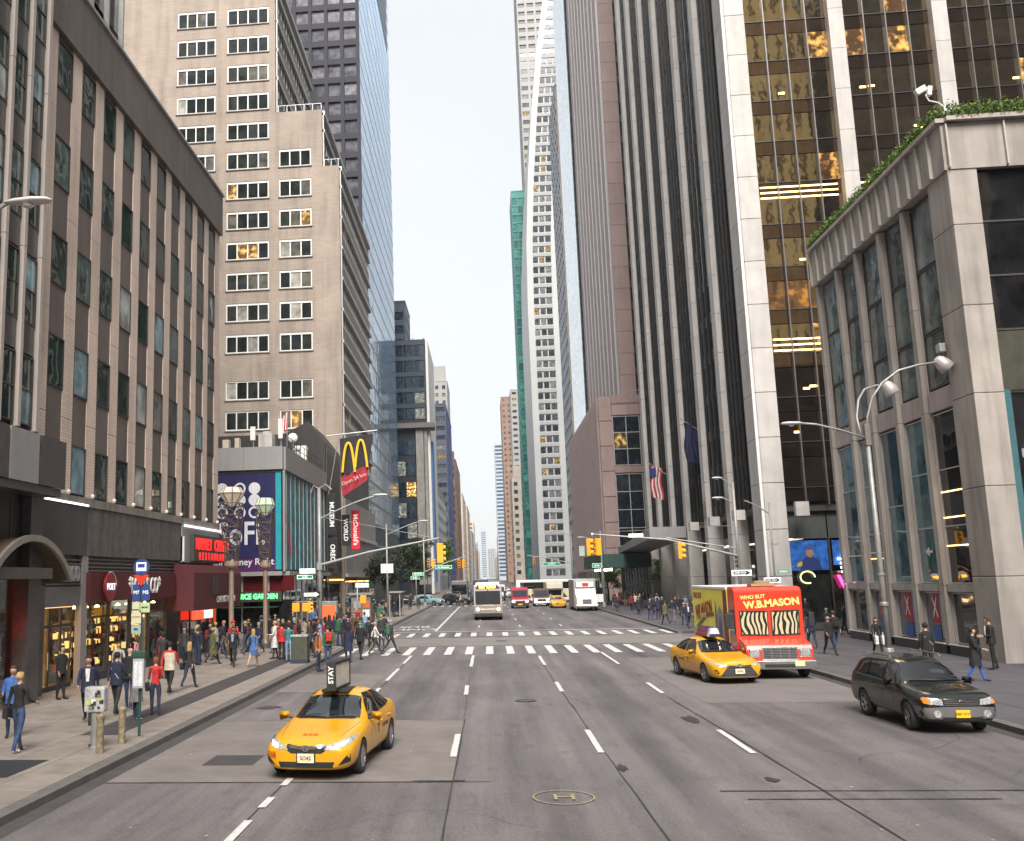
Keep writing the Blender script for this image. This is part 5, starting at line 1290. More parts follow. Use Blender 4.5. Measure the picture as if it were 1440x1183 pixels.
def wheel(parent, M, rad=.33, w=.21, side=1, spokes=7, rimm=None):
    """tyre with the rim and hub as its children; side = +1 when the outer face looks to +x"""
    t = shared(('tyre', rad, w), lambda: MB().lathe([(rad*.66,-w/2),(rad*.9,-w/2),(rad*.985,-w*.38),(rad,-w*.2),(rad,w*.2),(rad*.985,w*.38),(rad*.9,w/2),(rad*.66,w/2),(rad*.60,w*.3),(rad*.6,-w*.3),(rad*.66,-w/2)], n=26, axis='x', caps=False).mesh('tyre', RUB, True))
    o = inst('tyre', t, parent, M)
    def rim():
        mb = MB(); mb.lathe([(rad*.67,-.02),(rad*.67,w*.46),(rad*.61,w*.46),(rad*.60,w*.1),(rad*.05,w*.12)], n=26, axis='x')
        for k in range(spokes):
            a = 2*math.pi*k/spokes; c, s = math.cos(a), math.sin(a); r0, r1, h0, h1 = rad*.1, rad*.63, rad*.085, rad*.06
            P = lambda r_, h, x: (x, c*r_-s*h, s*r_+c*h)
            mb.add([P(r0,-h0,w*.40),P(r1,-h1,w*.45),P(r1,h1,w*.45),P(r0,h0,w*.40),P(r0,-h0,w*.2),P(r1,-h1,w*.2),P(r1,h1,w*.2),P(r0,h0,w*.2)], [(0,1,2,3),(0,4,5,1),(2,6,7,3)])
        mb.lathe([(rad*.16,w*.2),(rad*.16,w*.42),(rad*.08,w*.44)], n=12, axis='x')
        return mb.mesh('rim', rimm or RIMM)
    rm = shared(('rim', rad, w, spokes, (rimm or RIMM).name), rim)
    inst('rim', rm, o, M @ (Matrix.Identity(4) if side > 0 else RZ(math.pi)))
    return o
def body_loft(st):
    """st rows: y, zb, z_mid, z_belt, z_top, w_rock, w_mid, w_belt, w_top  -> closed cage"""
    mb = MB(); rings = []
    for (y, zb, zm, zs, zt, wr, wm, wb, wt) in st:
        half = [(0,zb),(wr*.75,zb),(wr,zb+.05),(wm,zm),(wm*.995,(zm+zs)/2+.03),(wb,zs),((wb*.35+wt*.65),zs+(zt-zs)*.55),(wt,zt-(zt-zs)*.10-.012),(wt*.6,zt),(0,zt+.006)]
        ring = [(x,y,z) for x, z in half]+[(-x,y,z) for x, z in half[-2:0:-1]]
        rings.append(ring)
    n = len(rings[0]); vs = [p for r in rings for p in r]; fs = []
    for i in range(len(rings)-1):
        for k in range(n): fs.append((i*n+k, i*n+(k+1) % n, (i+1)*n+(k+1) % n, (i+1)*n+k))
    # caps as strips of quads
    for base, flip in ((0, 0), ((len(rings)-1)*n, 1)):
        for k in range(n//2-1+0):
            a, b, c, d = k, k+1, (n-k-1) % n, (n-k) % n
            if k == 0: f = (base+0, base+1, base+n-1)
            else: f = (base+a, base+b, base+c, base+d)
            fs.append(f if flip else f[::-1])
        k = n//2-1; fs.append(tuple(base+i for i in ((k, k+1, n-k) if True else ())) if flip else (base+n-k, base+k+1, base+k))
    mb.add(vs, fs); return mb

SEDAN = [  # y, zb, zmid, zbelt, ztop, wrock, wmid, wbelt, wtop
 (-2.40,.27,.42,.56,.64,.50,.60,.56,.44),(-2.33,.20,.42,.60,.70,.72,.79,.74,.60),(-2.12,.18,.46,.68,.775,.84,.89,.84,.68),(-1.80,.18,.50,.75,.845,.86,.915,.865,.70),
 (-1.35,.18,.52,.82,.90,.87,.92,.865,.70),(-.98,.18,.52,.885,.965,.87,.915,.86,.68),(-.72,.18,.52,.91,1.04,.87,.91,.86,.66),(-.30,.18,.52,.925,1.27,.87,.91,.86,.62),
 (.02,.18,.52,.935,1.41,.87,.91,.865,.59),(.45,.18,.52,.945,1.47,.87,.91,.865,.60),(.95,.18,.52,.955,1.45,.87,.91,.87,.60),(1.35,.18,.52,.97,1.335,.87,.915,.87,.60),
 (1.72,.18,.53,.99,1.15,.86,.915,.86,.62),(1.95,.20,.54,1.0,1.08,.84,.90,.83,.66),(2.25,.26,.56,.97,1.06,.78,.85,.78,.64),(2.38,.34,.58,.88,.96,.62,.70,.64,.54)]
SUV = [
 (-2.20,.34,.50,.70,.80,.55,.66,.62,.5),(-2.12,.26,.50,.76,.87,.74,.81,.76,.64),(-1.95,.24,.52,.84,.95,.80,.86,.81,.68),(-1.5,.24,.55,.90,1.0,.82,.87,.82,.70),
 (-1.05,.24,.56,.95,1.04,.82,.87,.82,.70),(-.80,.24,.56,.97,1.10,.82,.87,.82,.68),(-.45,.24,.56,.98,1.34,.82,.87,.82,.64),(-.12,.24,.56,.985,1.53,.82,.87,.82,.62),
 (.3,.24,.56,.99,1.585,.82,.87,.82,.63),(.9,.24,.56,1.0,1.60,.82,.87,.825,.63),(1.5,.24,.56,1.01,1.585,.82,.87,.825,.63),(1.85,.24,.56,1.02,1.53,.82,.87,.82,.62),
 (2.08,.26,.57,1.03,1.36,.80,.86,.80,.60),(2.2,.30,.58,1.0,1.14,.72,.80,.74,.56)]
CARBODY = {}
def car_body(kind, st, paint, axf, axr, wr):
    key = (kind, paint.name)
    if key not in CARBODY:
        cut = MB()
        for y in (axf, axr):
            for s in (-1, 1): cut.lathe([(wr,-.22),(wr,.22)], c=(s*.86,y,wr-.015), n=28, axis='x')
        me = subsurf_mesh(body_loft(st), [paint, PLAST], 3, cut)
        CARBODY[key] = (me, bvh_of(subsurf_mesh(body_loft(st), [paint, PLAST], 3)))
    return CARBODY[key]
def mir(poly): return [(-x, z) for x, z in poly][::-1]
def side_set(p, bvh, M, glassA, belt, seams, handles, paint, pill=None):
    for s in (-1, 1):
        sg = 'x'
        for nm, poly in glassA: decal(nm, bvh, poly, 'x', CARG, p, M, .012, .06, sgn=s)
        for a, b in seams:
            dx = .009; pl = [(a[0]-dx,a[1]),(a[0]+dx,a[1]),(b[0]+dx,b[1]),(b[0]-dx,b[1])] if abs(a[1]-b[1]) > abs(a[0]-b[0]) else [(a[0],a[1]-dx),(b[0],b[1]-dx),(b[0],b[1]+dx),(a[0],a[1]+dx)]
            decal('door_seam', bvh, pl, 'x', PLAST, p, M, .002, .1, sgn=s)
        for (y, z) in handles:
            h = bvh.ray_cast(Vector((s*9,y,z)), Vector((-s,0,0))); x = h[0].x if h[0] else s*.9
            MB().tube([(x+s*.005,y-.1,z),(x+s*.045,y-.07,z+.003),(x+s*.045,y+.07,z+.003),(x+s*.005,y+.1,z)], .014, 6).build('door_handle', paint, p, M, smooth=True)
def mirrors(p, M, x, y, z, paint):
    for s in (-1, 1):
        mb = MB(); mb.add([(s*(x+.04),y+.03,z-.02),(s*(x+.21),y+.0,z-.06),(s*(x+.235),y+.01,z+.05),(s*(x+.07),y+.03,z+.07),(s*(x+.04),y+.12,z-.02),(s*(x+.20),y+.10,z-.05),(s*(x+.22),y+.11,z+.045),(s*(x+.07),y+.12,z+.06)],
               [(0,1,2,3),(4,5,6,7),(0,1,5,4),(1,2,6,5),(2,3,7,6),(3,0,4,7)])
        o = mb.build('wing_mirror', paint, p, M, bevel=.025, smooth=True)
        MB().tube([(s*(x-.05),y+.05,z-.05),(s*(x+.08),y+.05,z-.02)], .03, 6).build('mirror_arm', PLAST, o, M)
WS_SED = [(-.70,-.82),(0,-.93),(.70,-.82),(.665,-.55),(.56,-.05),(0,-.09),(-.56,-.05),(-.665,-.55)]
SIDEGL = [('side_window', [(-.52,.96),(.40,.985),(.40,1.38),(.12,1.375),(-.18,1.24)]), ('side_window', [(.45,.985),(1.18,1.01),(1.14,1.30),(.95,1.375),(.45,1.385)]), ('side_window', [(1.22,1.02),(1.55,1.05),(1.18,1.28)])]
def wiper(p, M, bvh, x0, x1, y0, y1):
    pts = []
    for t in range(6):
        x, y = x0+(x1-x0)*t/5, y0+(y1-y0)*t/5; h = bvh.ray_cast(Vector((x,y,9)), Vector((0,0,-1))); pts.append(h[0]+Vector((0,-.01,.018)))
    MB().tube(pts, .009, 5).build('wiper', PLAST, p, M)
def occupant(p, M, x, y, z):
    MB().lathe([(.0,-.13),(.09,-.06),(.105,.02),(.07,.11),(0,.13)], (x,y,z), 10).lathe([(.2,-.5),(.22,-.3),(.08,-.14)], (x,y,z), 10).build('driver', mat('driver tone', (.2,.13,.1), .8), p, M, smooth=True)

def sedan(label, loc, rz, paint, front='a', taxi=True, lights=False, group=None, cat='taxi', name='taxi_cab'):
    M = T(loc) @ RZ(rz); t = thing(name, label, cat, loc, rz, group)
    me, bvh = car_body('sedan', SEDAN, paint, -1.42, 1.37, .355)
    inst('body', me, t, M)
    for y in (-1.42, 1.37):
        for s in (-1, 1): wheel(t, M @ T((s*.80,y,.33)), .33, .21, s, 10 if front == 'a' else 5)
    decal('windscreen', bvh, WS_SED, 'z', CARG, t, M, .006, .1)
    decal('rear_window', bvh, [(-.60,1.30),(.60,1.30),(.66,1.80),(-.66,1.80)], 'z', CARG, t, M, .006, .1)
    side_set(t, bvh, M, SIDEGL, None, [((-.62,.30),(-.60,.93)),((.43,.28),(.43,.96)),((1.14,.45),(1.22,.97)),((-.62,.27),(.95,.27))], [(.30,.80),(1.12,.82)], paint)
    decal('bonnet_seam', bvh, [(-.75,-.98),(-.74,-.98),(-.60,-2.0),(-.61,-2.0)], 'z', PLAST, t, M, .002, .1); decal('bonnet_seam', bvh, mir([(-.75,-.98),(-.74,-.98),(-.60,-2.0),(-.61,-2.0)]), 'z', PLAST, t, M, .002, .1)
    decal('cowl', bvh, [(-.70,-.84),(.70,-.84),(.55,-.93),(0,-.98),(-.55,-.93)], 'z', PLAST, t, M, .003, .1)
    mirrors(t, M, .86, -.62, .99, paint)
    wiper(t, M, bvh, -.60, .05, -.80, -.90); wiper(t, M, bvh, .02, .62, -.90, -.80)
    if front == 'a':     # older face: thin winged grille, plain bumper with wide low intake
        for s in (1, -1):
            f = (lambda P: P) if s > 0 else mir
            h = decal('headlight', bvh, f([(.36,.585),(.60,.60),(.83,.68),(.87,.76),(.80,.785),(.55,.70),(.40,.665)]), 'y', HEADL, t, M, .007, .05)
            if lights: decal('headlight_bulb', bvh, f([(.56,.625),(.72,.655),(.76,.72),(.62,.69)]), 'y', HEADON, h, M, .014, .05)
            decal('fog_intake', bvh, f([(.62,.30),(.83,.36),(.84,.50),(.78,.48)]), 'y', PLAST, t, M, .004, .05)
        decal('grille', bvh, [(-.40,.585),(-.30,.525),(.30,.525),(.40,.585),(.37,.65),(.15,.635),(-.15,.635),(-.37,.65)], 'y', PLAST, t, M, .005, .06)
        decal('grille_bar', bvh, [(-.40,.64),(-.15,.60),(.15,.60),(.40,.64),(.38,.685),(.15,.655),(-.15,.655),(-.38,.685)], 'y', CHR, t, M, .016, .06)
        decal('lower_intake', bvh, [(-.52,.26),(.52,.26),(.56,.37),(-.56,.37)], 'y', PLAST, t, M, .005, .06)
    else:                # newer face: big trapezoid grille under a thin bar, slim lamps
        for s in (1, -1):
            f = (lambda P: P) if s > 0 else mir
            h = decal('headlight', bvh, f([(.42,.60),(.62,.60),(.85,.68),(.87,.73),(.62,.695),(.42,.655)]), 'y', HEADL, t, M, .007, .05)
            decal('fog_intake', bvh, f([(.68,.36),(.80,.38),(.82,.50),(.76,.50)]), 'y', PLAST, t, M, .004, .05)
        decal('lower_intake', bvh, [(-.66,.27),(.66,.27),(.60,.36),(.42,.585),(-.42,.585),(-.60,.36)], 'y', mat('grille mesh', (.03,.03,.03), .5, var=.5, scale=40), t, M, .006, .06)
        for k in range(4): decal('grille_slat', bvh, [(-.58+.035*k,.33+.06*k),(.58-.035*k,.33+.06*k),(.58-.035*k,.342+.06*k),(-.58+.035*k,.342+.06*k)], 'y', mat('slat grey', (.14,.14,.14), .4), t, M, .012, .08)
        decal('grille_bar', bvh, [(-.42,.605),(-.12,.585),(.12,.585),(.42,.605),(.42,.645),(.12,.63),(-.12,.63),(-.42,.645)], 'y', CHR, t, M, .014, .06)
        decal('grille_frame', bvh, [(-.68,.25),(.68,.25),(.66,.275),(-.66,.275)], 'y', CHR, t, M, .01, .06)
    # oval badge with inner crossing ovals
    yb = bvh.ray_cast(Vector((0,-9,.625)), Vector((0,1,0)))[0].y-.03
    bd = MB()
    for (rx, rz_, cz) in ((.085,.055,0),(.028,.05,.0),(.055,.02,.022)): bd.tube([(rx*math.cos(q*.4), yb, .625+cz+rz_*math.sin(q*.4)) for q in range(17)], .007, 5)
    bd.build('badge', CHR, t, M)
    pl = MB().box(-.165,.165,-.012,.01,-.085,.085).build('licence_plate', PLATE, t, M @ T((0,yb+.005,.44)), bevel=.006)
    MB().box(-.19,.19,.0,.012,-.11,.11).build('plate_frame', PLAST, pl, M @ T((0,yb+.008,.44)))
    text('plate_letters', '5D42', .10, mat('plate ink', (.12,.05,.03), .6), pl, M @ T((0,yb-.012,.44)) @ TXT, ext=.002, bold=.002)
    # tail lamps
    for s in (1, -1):
        f = (lambda P: P) if s > 0 else mir
        decal('tail_light', bvh, f([(.45,.80),(.80,.78),(.80,.93),(.5,.92)]), 'y', REDL, t, M, .006, .06, sgn=1)
    if taxi:
        # medallion number on the bonnet, T marks on doors and a number on the bumper
        INK = mat('taxi red ink', (.45,.06,.02), .5); BINK = mat('taxi black ink', (.02,.02,.02), .5)
        h = bvh.ray_cast(Vector((0,-1.98,9)), Vector((0,0,-1)))
        if front == 'a':
            text('bonnet_number', '268', .17, INK, t, M @ T((-.03,-1.97,h[0].z+.006)) @ Matrix.Rotation(R(8),4,'X'), ext=.001, bold=.003, w=1.25)
            hb = bvh.ray_cast(Vector((-.70,-9,.52)), Vector((0,1,0)))[0]
            text('bumper_number', '268', .15, INK, t, M @ T((-.70,hb.y-.012,.50)) @ RZ(R(-32)) @ TXT, ext=.001, bold=.003)
        for s in (-1, 1):
            hx = bvh.ray_cast(Vector((s*9,.05,.66)), Vector((-s,0,0)))[0].x
            text('door_mark', 'T', .24, BINK, t, M @ T((hx+s*.006,.05,.66)) @ RZ(R(90*s)) @ TXT, ext=.001, bold=.012)
            text('door_letters', 'NYC TAXI', .11, BINK, t, M @ T((hx+s*.006,.75,.66)) @ RZ(R(90*s)) @ TXT, ext=.001, bold=.004)
    return t, M, bvh

def roof_sign_board(t, M, label):
    pass
# --- yellow cab at the front left with a tall two-sided advert board -------------
cab1, M1, bv1 = sedan('yellow taxi on the left with lit headlights and red 268 on its bonnet', (-3.38, 21.75, 0.004), R(-6), CAB, 'a', True, True)
ad = thing('roof_advert', 'tall thin pale advert board standing on the roof of the left taxi', 'advert board', tuple(M1 @ Vector((0,.3,1.47))))
M_ = M1 @ T((-.02,.25,1.47))
MB().box(-.08,.08,-.62,.62,.06,.54).build('board', mat('advert panel', (.50,.48,.44), .4, var=.25, scale=5), ad, M_)
fr_ = MB(); fr_.box(-.10,.10,-.66,-.62,.0,.60).box(-.10,.10,.62,.66,.0,.60).box(-.10,.10,-.62,.62,.54,.60).box(-.10,.10,-.62,.62,0,.06).build('frame', PLAST, ad, M_)
text('advert_letters', 'STAY', .155, WHITE, ad, M_ @ T((0,-.667,.33)) @ TXT @ Matrix.Rotation(R(90),4,'Z'), ext=.002, bold=.004)
MB().box(-.3,.3,-.35,.35,-.06,.0).build('mount', PLAST, ad, M_)
# --- second cab turning in front of the food truck ---------------------------------
cab2, M2, bv2 = sedan('yellow taxi with slim headlights pulling past the red food truck', (8.05, 37.7, 0.004), R(9), CAB, 'b', True, False)
ad2 = thing('roof_advert', 'dark sloped advert box with white end on the roof of the right taxi', 'advert board', tuple(M2 @ Vector((0,.3,1.47))))
M_ = M2 @ T((0,.42,1.48))
MB().prism([(-.24,0),(.24,0),(.06,.36),(-.06,.36)], 'y', -.55, .55).build('board', mat('advert dark print', (.10,.03,.06), .4, var=.6, scale=6), ad2, M_, bevel=.02)
for z, m_ in ((.10,RED),(.22,mat('advert blue line',(.1,.1,.35),.5))):
    for s in (-1,1): MB().box(s*(.235-z*.5)-.01,s*(.235-z*.5)+.012,-.5,.5,z-.03,z+.03).build('advert_stripe', m_, ad2, M_)
MB().prism([(-.22,0),(.22,0),(.12,.30),(-.12,.30)], 'y', -.80, -.56).build('taxi_light', mat('white lamp housing', (.55,.55,.62), .4), ad2, M_, bevel=.02)
MB().box(-.2,.2,-.86,-.80,0,.1).build('taxi_light_foot', PLAST, ad2, M_)

# --- dark estate car on the right ---------------------------------------------------
def suv(label, loc, rz, paint, lower, group=None, cat='car', name='parked_car', full=True):
    M = T(loc) @ RZ(rz); t = thing(name, label, cat, loc, rz, group)
    me, bvh = car_body('suv', SUV, paint, -1.32, 1.22, .37)
    inst('body', me, t, M)
    for y in (-1.32, 1.22):
        for s in (-1, 1): wheel(t, M @ T((s*.755,y,.335)) @ (RZ(R(-8)) if y < 0 and full else Matrix.Identity(4)), .335, .21, s, 5)
    decal('windscreen', bvh, [(-.68,-.86),(0,-.95),(.68,-.86),(.64,-.60),(.585,-.20),(0,-.24),(-.585,-.20),(-.64,-.60)], 'z', CARG, t, M, .006, .1)
    gl = [('side_window', [(-.62,1.02),(.02,1.04),(.02,1.47),(-.12,1.46),(-.35,1.36)]), ('side_window', [(.07,1.04),(.92,1.06),(.90,1.49),(.07,1.49)]), ('side_window', [(.98,1.06),(1.78,1.10),(1.60,1.42),(1.45,1.47),(.98,1.49)])]
    side_set(t, bvh, M, gl, None, [((-.68,.45),(-.66,1.0)),((.04,.42),(.04,1.02)),((.94,.60),(.96,1.04))], [(-.08,.88),(.80,.90)], paint)
    decal('rear_window', bvh, [(-.6,1.15),(.6,1.15),(.55,1.45),(-.55,1.45)], 'y', CARG, t, M, .006, .1, sgn=1)
    for s in (-1, 1):
        decal('sill_panel', bvh, [(-.88,.31),(.80,.31),(.80,.52),(-.88,.52)], 'x', lower, t, M, .004, .15, sgn=s)
        decal('belt_trim', bvh, [(-.66,.99),(1.80,1.05),(1.80,1.07),(-.66,1.012)], 'x', CHR, t, M, .010, .15, sgn=s)
        decal('rear_corner_panel', bvh, [(1.68,.36),(2.15,.36),(2.15,.60),(1.68,.60)], 'x', lower, t, M, .004, .12, sgn=s)
        decal('front_corner_panel', bvh, [(-2.12,.36),(-1.78,.36),(-1.74,.62),(-2.12,.62)], 'x', lower, t, M, .004, .12, sgn=s)
        MB().tube([(s*.60,-.15,1.58),(s*.60,0,1.645),(s*.60,1.5,1.655),(s*.60,1.65,1.58)], .018, 6).build('roof_rail', CHR if full else PLAST, t, M)
        f = (lambda P: P) if s > 0 else mir
        h = decal('headlight', bvh, f([(.40,.66),(.76,.69),(.78,.82),(.70,.83),(.42,.79)]), 'y', HEADL, t, M, .007, .05)
        decal('indicator', bvh, f([(.68,.68),(.79,.70),(.80,.80),(.71,.82)]), 'y', AMBER, h, M, .012, .05)
        hb = bvh.ray_cast(Vector((s*.55,-9,.47)), Vector((0,1,0)))[0]
        MB().lathe([(.085,0),(.085,-.02),(.06,-.022),(.0,-.012)], (s*.55,hb.y-.004,.47), 16, 'y').build('fog_lamp', HEADL, t, M)
        f2 = (lambda P: P) if s > 0 else mir
        decal('tail_light', bvh, f2([(.62,.80),(.78,.80),(.76,1.1),(.62,1.1)]), 'y', REDL, t, M, .006, .06, sgn=1)
    decal('bumper', bvh, [(-.79,.36),(.79,.36),(.80,.60),(.40,.63),(-.40,.63),(-.80,.60)], 'y', lower, t, M, .010, .07)
    decal('bumper_intake', bvh, [(-.42,.30),(.42,.30),(.46,.40),(-.46,.40)], 'y', PLAST, t, M, .016, .07)
    decal('grille', bvh, [(-.38,.655),(.38,.655),(.40,.80),(-.40,.80)], 'y', PLAST, t, M, .008, .07)
    for z in (.66,.70,.745,.79): decal('grille_bar', bvh, [(-.38,z),(.38,z),(.38,z+.013),(-.38,z+.013)], 'y', CHR, t, M, .016, .1)
    yb = bvh.ray_cast(Vector((0,-9,.74)), Vector((0,1,0)))[0].y-.03
    MB().tube([(.07*math.cos(q*.4), yb, .735+.04*math.sin(q*.4)) for q in range(17)], .009, 5).build('badge', CHR, t, M)
    yb = bvh.ray_cast(Vector((0,-9,.48)), Vector((0,1,0)))[0].y-.03
    pl = MB().box(-.16,.16,-.01,.01,-.085,.085).build('licence_plate', PLATEY, t, M @ T((0,yb,.47)), bevel=.01)
    text('plate_letters', 'EMP 5741', .085, mat('plate navy ink', (.25,.10,.01), .6), pl, M @ T((0,yb-.014,.47)) @ TXT, ext=.001, bold=.002)
    mirrors(t, M, .80, -.62, 1.05, paint)
    wiper(t, M, bvh, -.55, .05, -.84, -.92); wiper(t, M, bvh, .02, .6, -.92, -.84)
    if full:
        decal('bonnet_scoop_edge', bvh, [(-.62,-1.0),(-.60,-1.0),(-.36,-2.0),(-.38,-2.0)], 'z', CHR, t, M, .002, .1)
    return t, M, bvh
SUVP = carpaint('dark green black paint', (.005,.007,.0075), .2); SUVL = mat('silver lower cladding', (.17,.165,.165), .4, metal=.4)
suv('dark estate car with silver bumper, roof rails and yellow plate by the right kerb', (10.62, 26.5, .004), R(1.5), SUVP, SUVL)

# --- red and yellow step van ---------------------------------------------------------
ft = thing('food_truck', 'red fronted food truck with zebra sunshades and yellow printed cargo side', 'truck', (10.25, 41.3, 0), R(0))
Mt = T((10.25, 41.3, 0))
TR = carpaint('truck red', (.62,.045,.022)); TY = mat('truck yellow side', (.90,.84,.09), .4, var=.10, scale=1.5)
# cab shell: a profile in (y,z) extruded across
MB().prism([(-3.35,.95),(-3.35,3.10),(-3.15,3.22),(-2.3,3.25),(-2.3,.55),(-2.6,.55),(-3.0,.55),(-3.35,.55)], 'x', -1.22, 1.22).build('cab', TR, ft, Mt, bevel=.05)
MB().prism([(-4.35,.62),(-4.35,1.02),(-4.25,1.20),(-3.33,1.42),(-3.33,.55),(-4.3,.55)], 'x', -1.16, 1.16).build('bonnet', TR, ft, Mt, bevel=.07)
MB().box(-1.24,1.24,-2.3,4.1,.62,3.12).build('cargo_body', TY, ft, Mt, bevel=.03)
MB().box(-1.26,1.26,-2.28,4.12,3.12,3.24).build('roof_edge', WHITE, ft, Mt, bevel=.03)
block('side_panel', .02, .55, 2.45, mat('maroon side strip', (.20,.02,.03), .5, var=.3, scale=3), ft, Mt @ T((-1.25, -2.0, 1.87)))
# windscreen openings with zebra print shades
def zebra():
    m, nt, b = _base('zebra shade'); N = nt.nodes.new; L = nt.links.new
    tc = N('ShaderNodeTexCoord'); wv = N('ShaderNodeTexWave'); wv.inputs['Scale'].default_value = 1.9; wv.inputs['Distortion'].default_value = 8; wv.inputs['Detail'].default_value = 1.2; wv.inputs['Detail Scale'].default_value = .9
    L(tc.outputs['Object'], wv.inputs['Vector']); cr = N('ShaderNodeValToRGB'); e = cr.color_ramp.elements
    e[0].position = .42; e[0].color = (.008,.02,.015,1); e[1].position = .56; e[1].color = (.55,.46,.29,1); L(wv.outputs['Fac'], cr.inputs[0]); L(cr.outputs[0], b.inputs['Base Color'])
    b.inputs['Roughness'].default_value = .25; b.inputs['Coat Weight'].default_value = .6; return m
ZB = zebra()
for s in (-1, 1):
    fr = MB().prism([(s*.05,1.45),(s*1.06,1.48),(s*1.08,2.38),(s*.05,2.36)], 'y', -3.37, -3.36).build('windscreen_frame', PLAST, ft, Mt)
    MB().prism([(s*.09,1.50),(s*1.01,1.53),(s*1.03,2.33),(s*.09,2.31)], 'y', -3.385, -3.375).build('windscreen', ZB, fr, Mt)
    MB().box(s*.45-.3*s,s*.5+.3*s,-3.41,-3.39,2.32,2.345).build('wiper', PLAST, fr, Mt)
    MB().box(-.17,.17,-.03,.02,-.12,.12).build('headlight', HEADL, ft, Mt @ T((s*.88,-4.37,.92)), bevel=.03)
    MB().box(-.2,.2,-.01,.02,-.15,.15).build('headlight_bezel', CHR, ft, Mt @ T((s*.88,-4.352,.92)), bevel=.03)
    MB().box(s*1.22,s*1.24,-3.2,-2.45,1.5,2.4).build('side_window', CARG, ft, Mt)
    for y in (-3.55, 2.3): wheel(ft, Mt @ T((s*1.0,y,.40)), .40, .26, s, 6, WHITE if False else None)
    MB().tube([(s*1.22,-3.1,1.7),(s*1.5,-3.35,1.75),(s*1.5,-3.35,2.3),(s*1.22,-3.1,2.35)], .02, 6).build('mirror_arm', PLAST, ft, Mt)
    MB().box(-.1,.1,-.04,.04,-.25,.25).build('wing_mirror', PLAST, ft, Mt @ T((s*1.5,-3.36,2.02)), bevel=.02)
    MB().prism([(-4.2,.45),(-3.0,.45),(-3.0,.9),(-3.2,.98),(-3.9,.98),(-4.1,.85)], 'x', s*1.13, s*1.19).build('wheel_arch', PLAST, ft, Mt)
MB().box(-.62,.62,-4.385,-4.33,.66,1.12).build('grille_frame', CHR, ft, Mt, bevel=.03)
MB().box(-.56,.56,-4.395,-4.385,.70,1.08).build('grille_backing', PLAST, ft, Mt)
for k in range(7): block('grille_bar', 1.12, .03, .03, CHR, ft, Mt @ T((0,-4.405,.72+.056*k)))
for x in (-.3,0,.3): block('grille_bar', .03, .04, .40, CHR, ft, Mt @ T((x,-4.405,.89)))
bp_ = MB().box(-1.17,1.17,-4.62,-4.36,.36,.66).build('bumper', mat('brushed bumper', (.34,.33,.33), .3, metal=.8, var=.15, scale=4), ft, Mt, bevel=.03)
MB().box(-.62,.42,-4.63,-4.615,.42,.54).build('bumper_slot', PLAST, bp_, Mt)
MB().box(.42,.75,-4.64,-4.62,.47,.64).build('licence_plate', mat('pale yellow plate', (.72,.66,.30), .5, var=.2, scale=18), ft, Mt)
MB().box(-1.15,1.15,-4.2,4.0,.42,.60).build('chassis', PLAST, ft, Mt)
CREAMY = mat('cream lettering', (.78,.62,.18), .5)
text('header_letters', 'W.B.MASON', .36, CREAMY, ft, Mt @ T((.12,-3.362,2.62)) @ TXT @ Matrix.Rotation(R(4),4,'Z'), ext=.01, bold=.016)
text('header_letters', 'WHO BUT', .19, CREAMY, ft, Mt @ T((-.55,-3.362,2.86)) @ TXT @ Matrix.Rotation(R(3),4,'Z'), ext=.01, bold=.006)
MB().box(-.45,.45,-2.9,-2.3,3.25,3.34).lathe([(.3,3.34),(.3,3.42),(.2,3.45)], (0,-2.6,0), 14).build('roof_vent', mat('tan vent', (.35,.22,.12), .6), ft, Mt)
# printed cargo side: letters, towers, road
FSd = Mt @ T((-1.245, 0, 0)) @ RZ(R(-90))     # local x -> -Y (towards the front), outward = -X
# note: u = -y ; front of the box is at u=+2.3
PRed = mat('print dark red', (.28,.03,.04), .6, var=.3, scale=5); PBlue = mat('print slate blue', (.10,.12,.24), .6, var=.25, scale=4); PGrey = mat('print pale grey', (.30,.29,.30), .6, var=.3, scale=3); POli = mat('print olive', (.14,.17,.03), .6, var=.3, scale=3); PCre = mat('print cream', (.55,.48,.22), .6, var=.2, scale=2)
def fprint(name, pts, m_, o=-.004): return MB().prism(pts, 'y', o-.002, o).build(name, m_, ft, FSd)
fprint('printed_road', [(-4.0,.75),(2.0,.75),(2.0,1.1),(.5,1.35),(-4.0,1.45)], PCre)
fprint('printed_hill', [(-3.6,1.5),(-2.8,1.75),(-1.2,2.15),(.0,2.2),(.0,2.05),(-1.4,1.95),(-3.0,1.45)], POli, -.006)
text('printed_letters', 'WB MASON', .85, PRed, ft, FSd @ T((-1.9,-.008,2.2)) @ TXT @ Matrix.Rotation(R(6),4,'Z'), ext=.001, w=.72, bold=.03)
text('printed_letters', 'WHO BUT', .35, PRed, ft, FSd @ T((-3.0,-.008,2.82)) @ TXT, ext=.001, bold=.01)
text('printed_letters', 'DELIVERS', .28, CREAMY, ft, FSd @ T((-2.0,-.012,2.02)) @ TXT @ Matrix.Rotation(R(3),4,'Z'), ext=.001, bold=.008)
for i, (u, h) in enumerate(((.35,2.75),(1.75,2.75),(.8,2.35),(1.3,2.35))): fprint('printed_tower', [(u-.13,1.1),(u+.13,1.1),(u+.13,h-.5),(u,h),(u-.13,h-.5)], PBlue, -.006)
fprint('printed_gate', [(.45,1.1),(1.65,1.1),(1.65,1.9),(1.45,2.25),(1.05,2.5),(.65,2.25),(.45,1.9)], PGrey, -.008)
fprint('printed_arch', [(.8,1.1),(1.3,1.1),(1.3,1.8),(1.05,2.1),(.8,1.8)], PBlue, -.010)

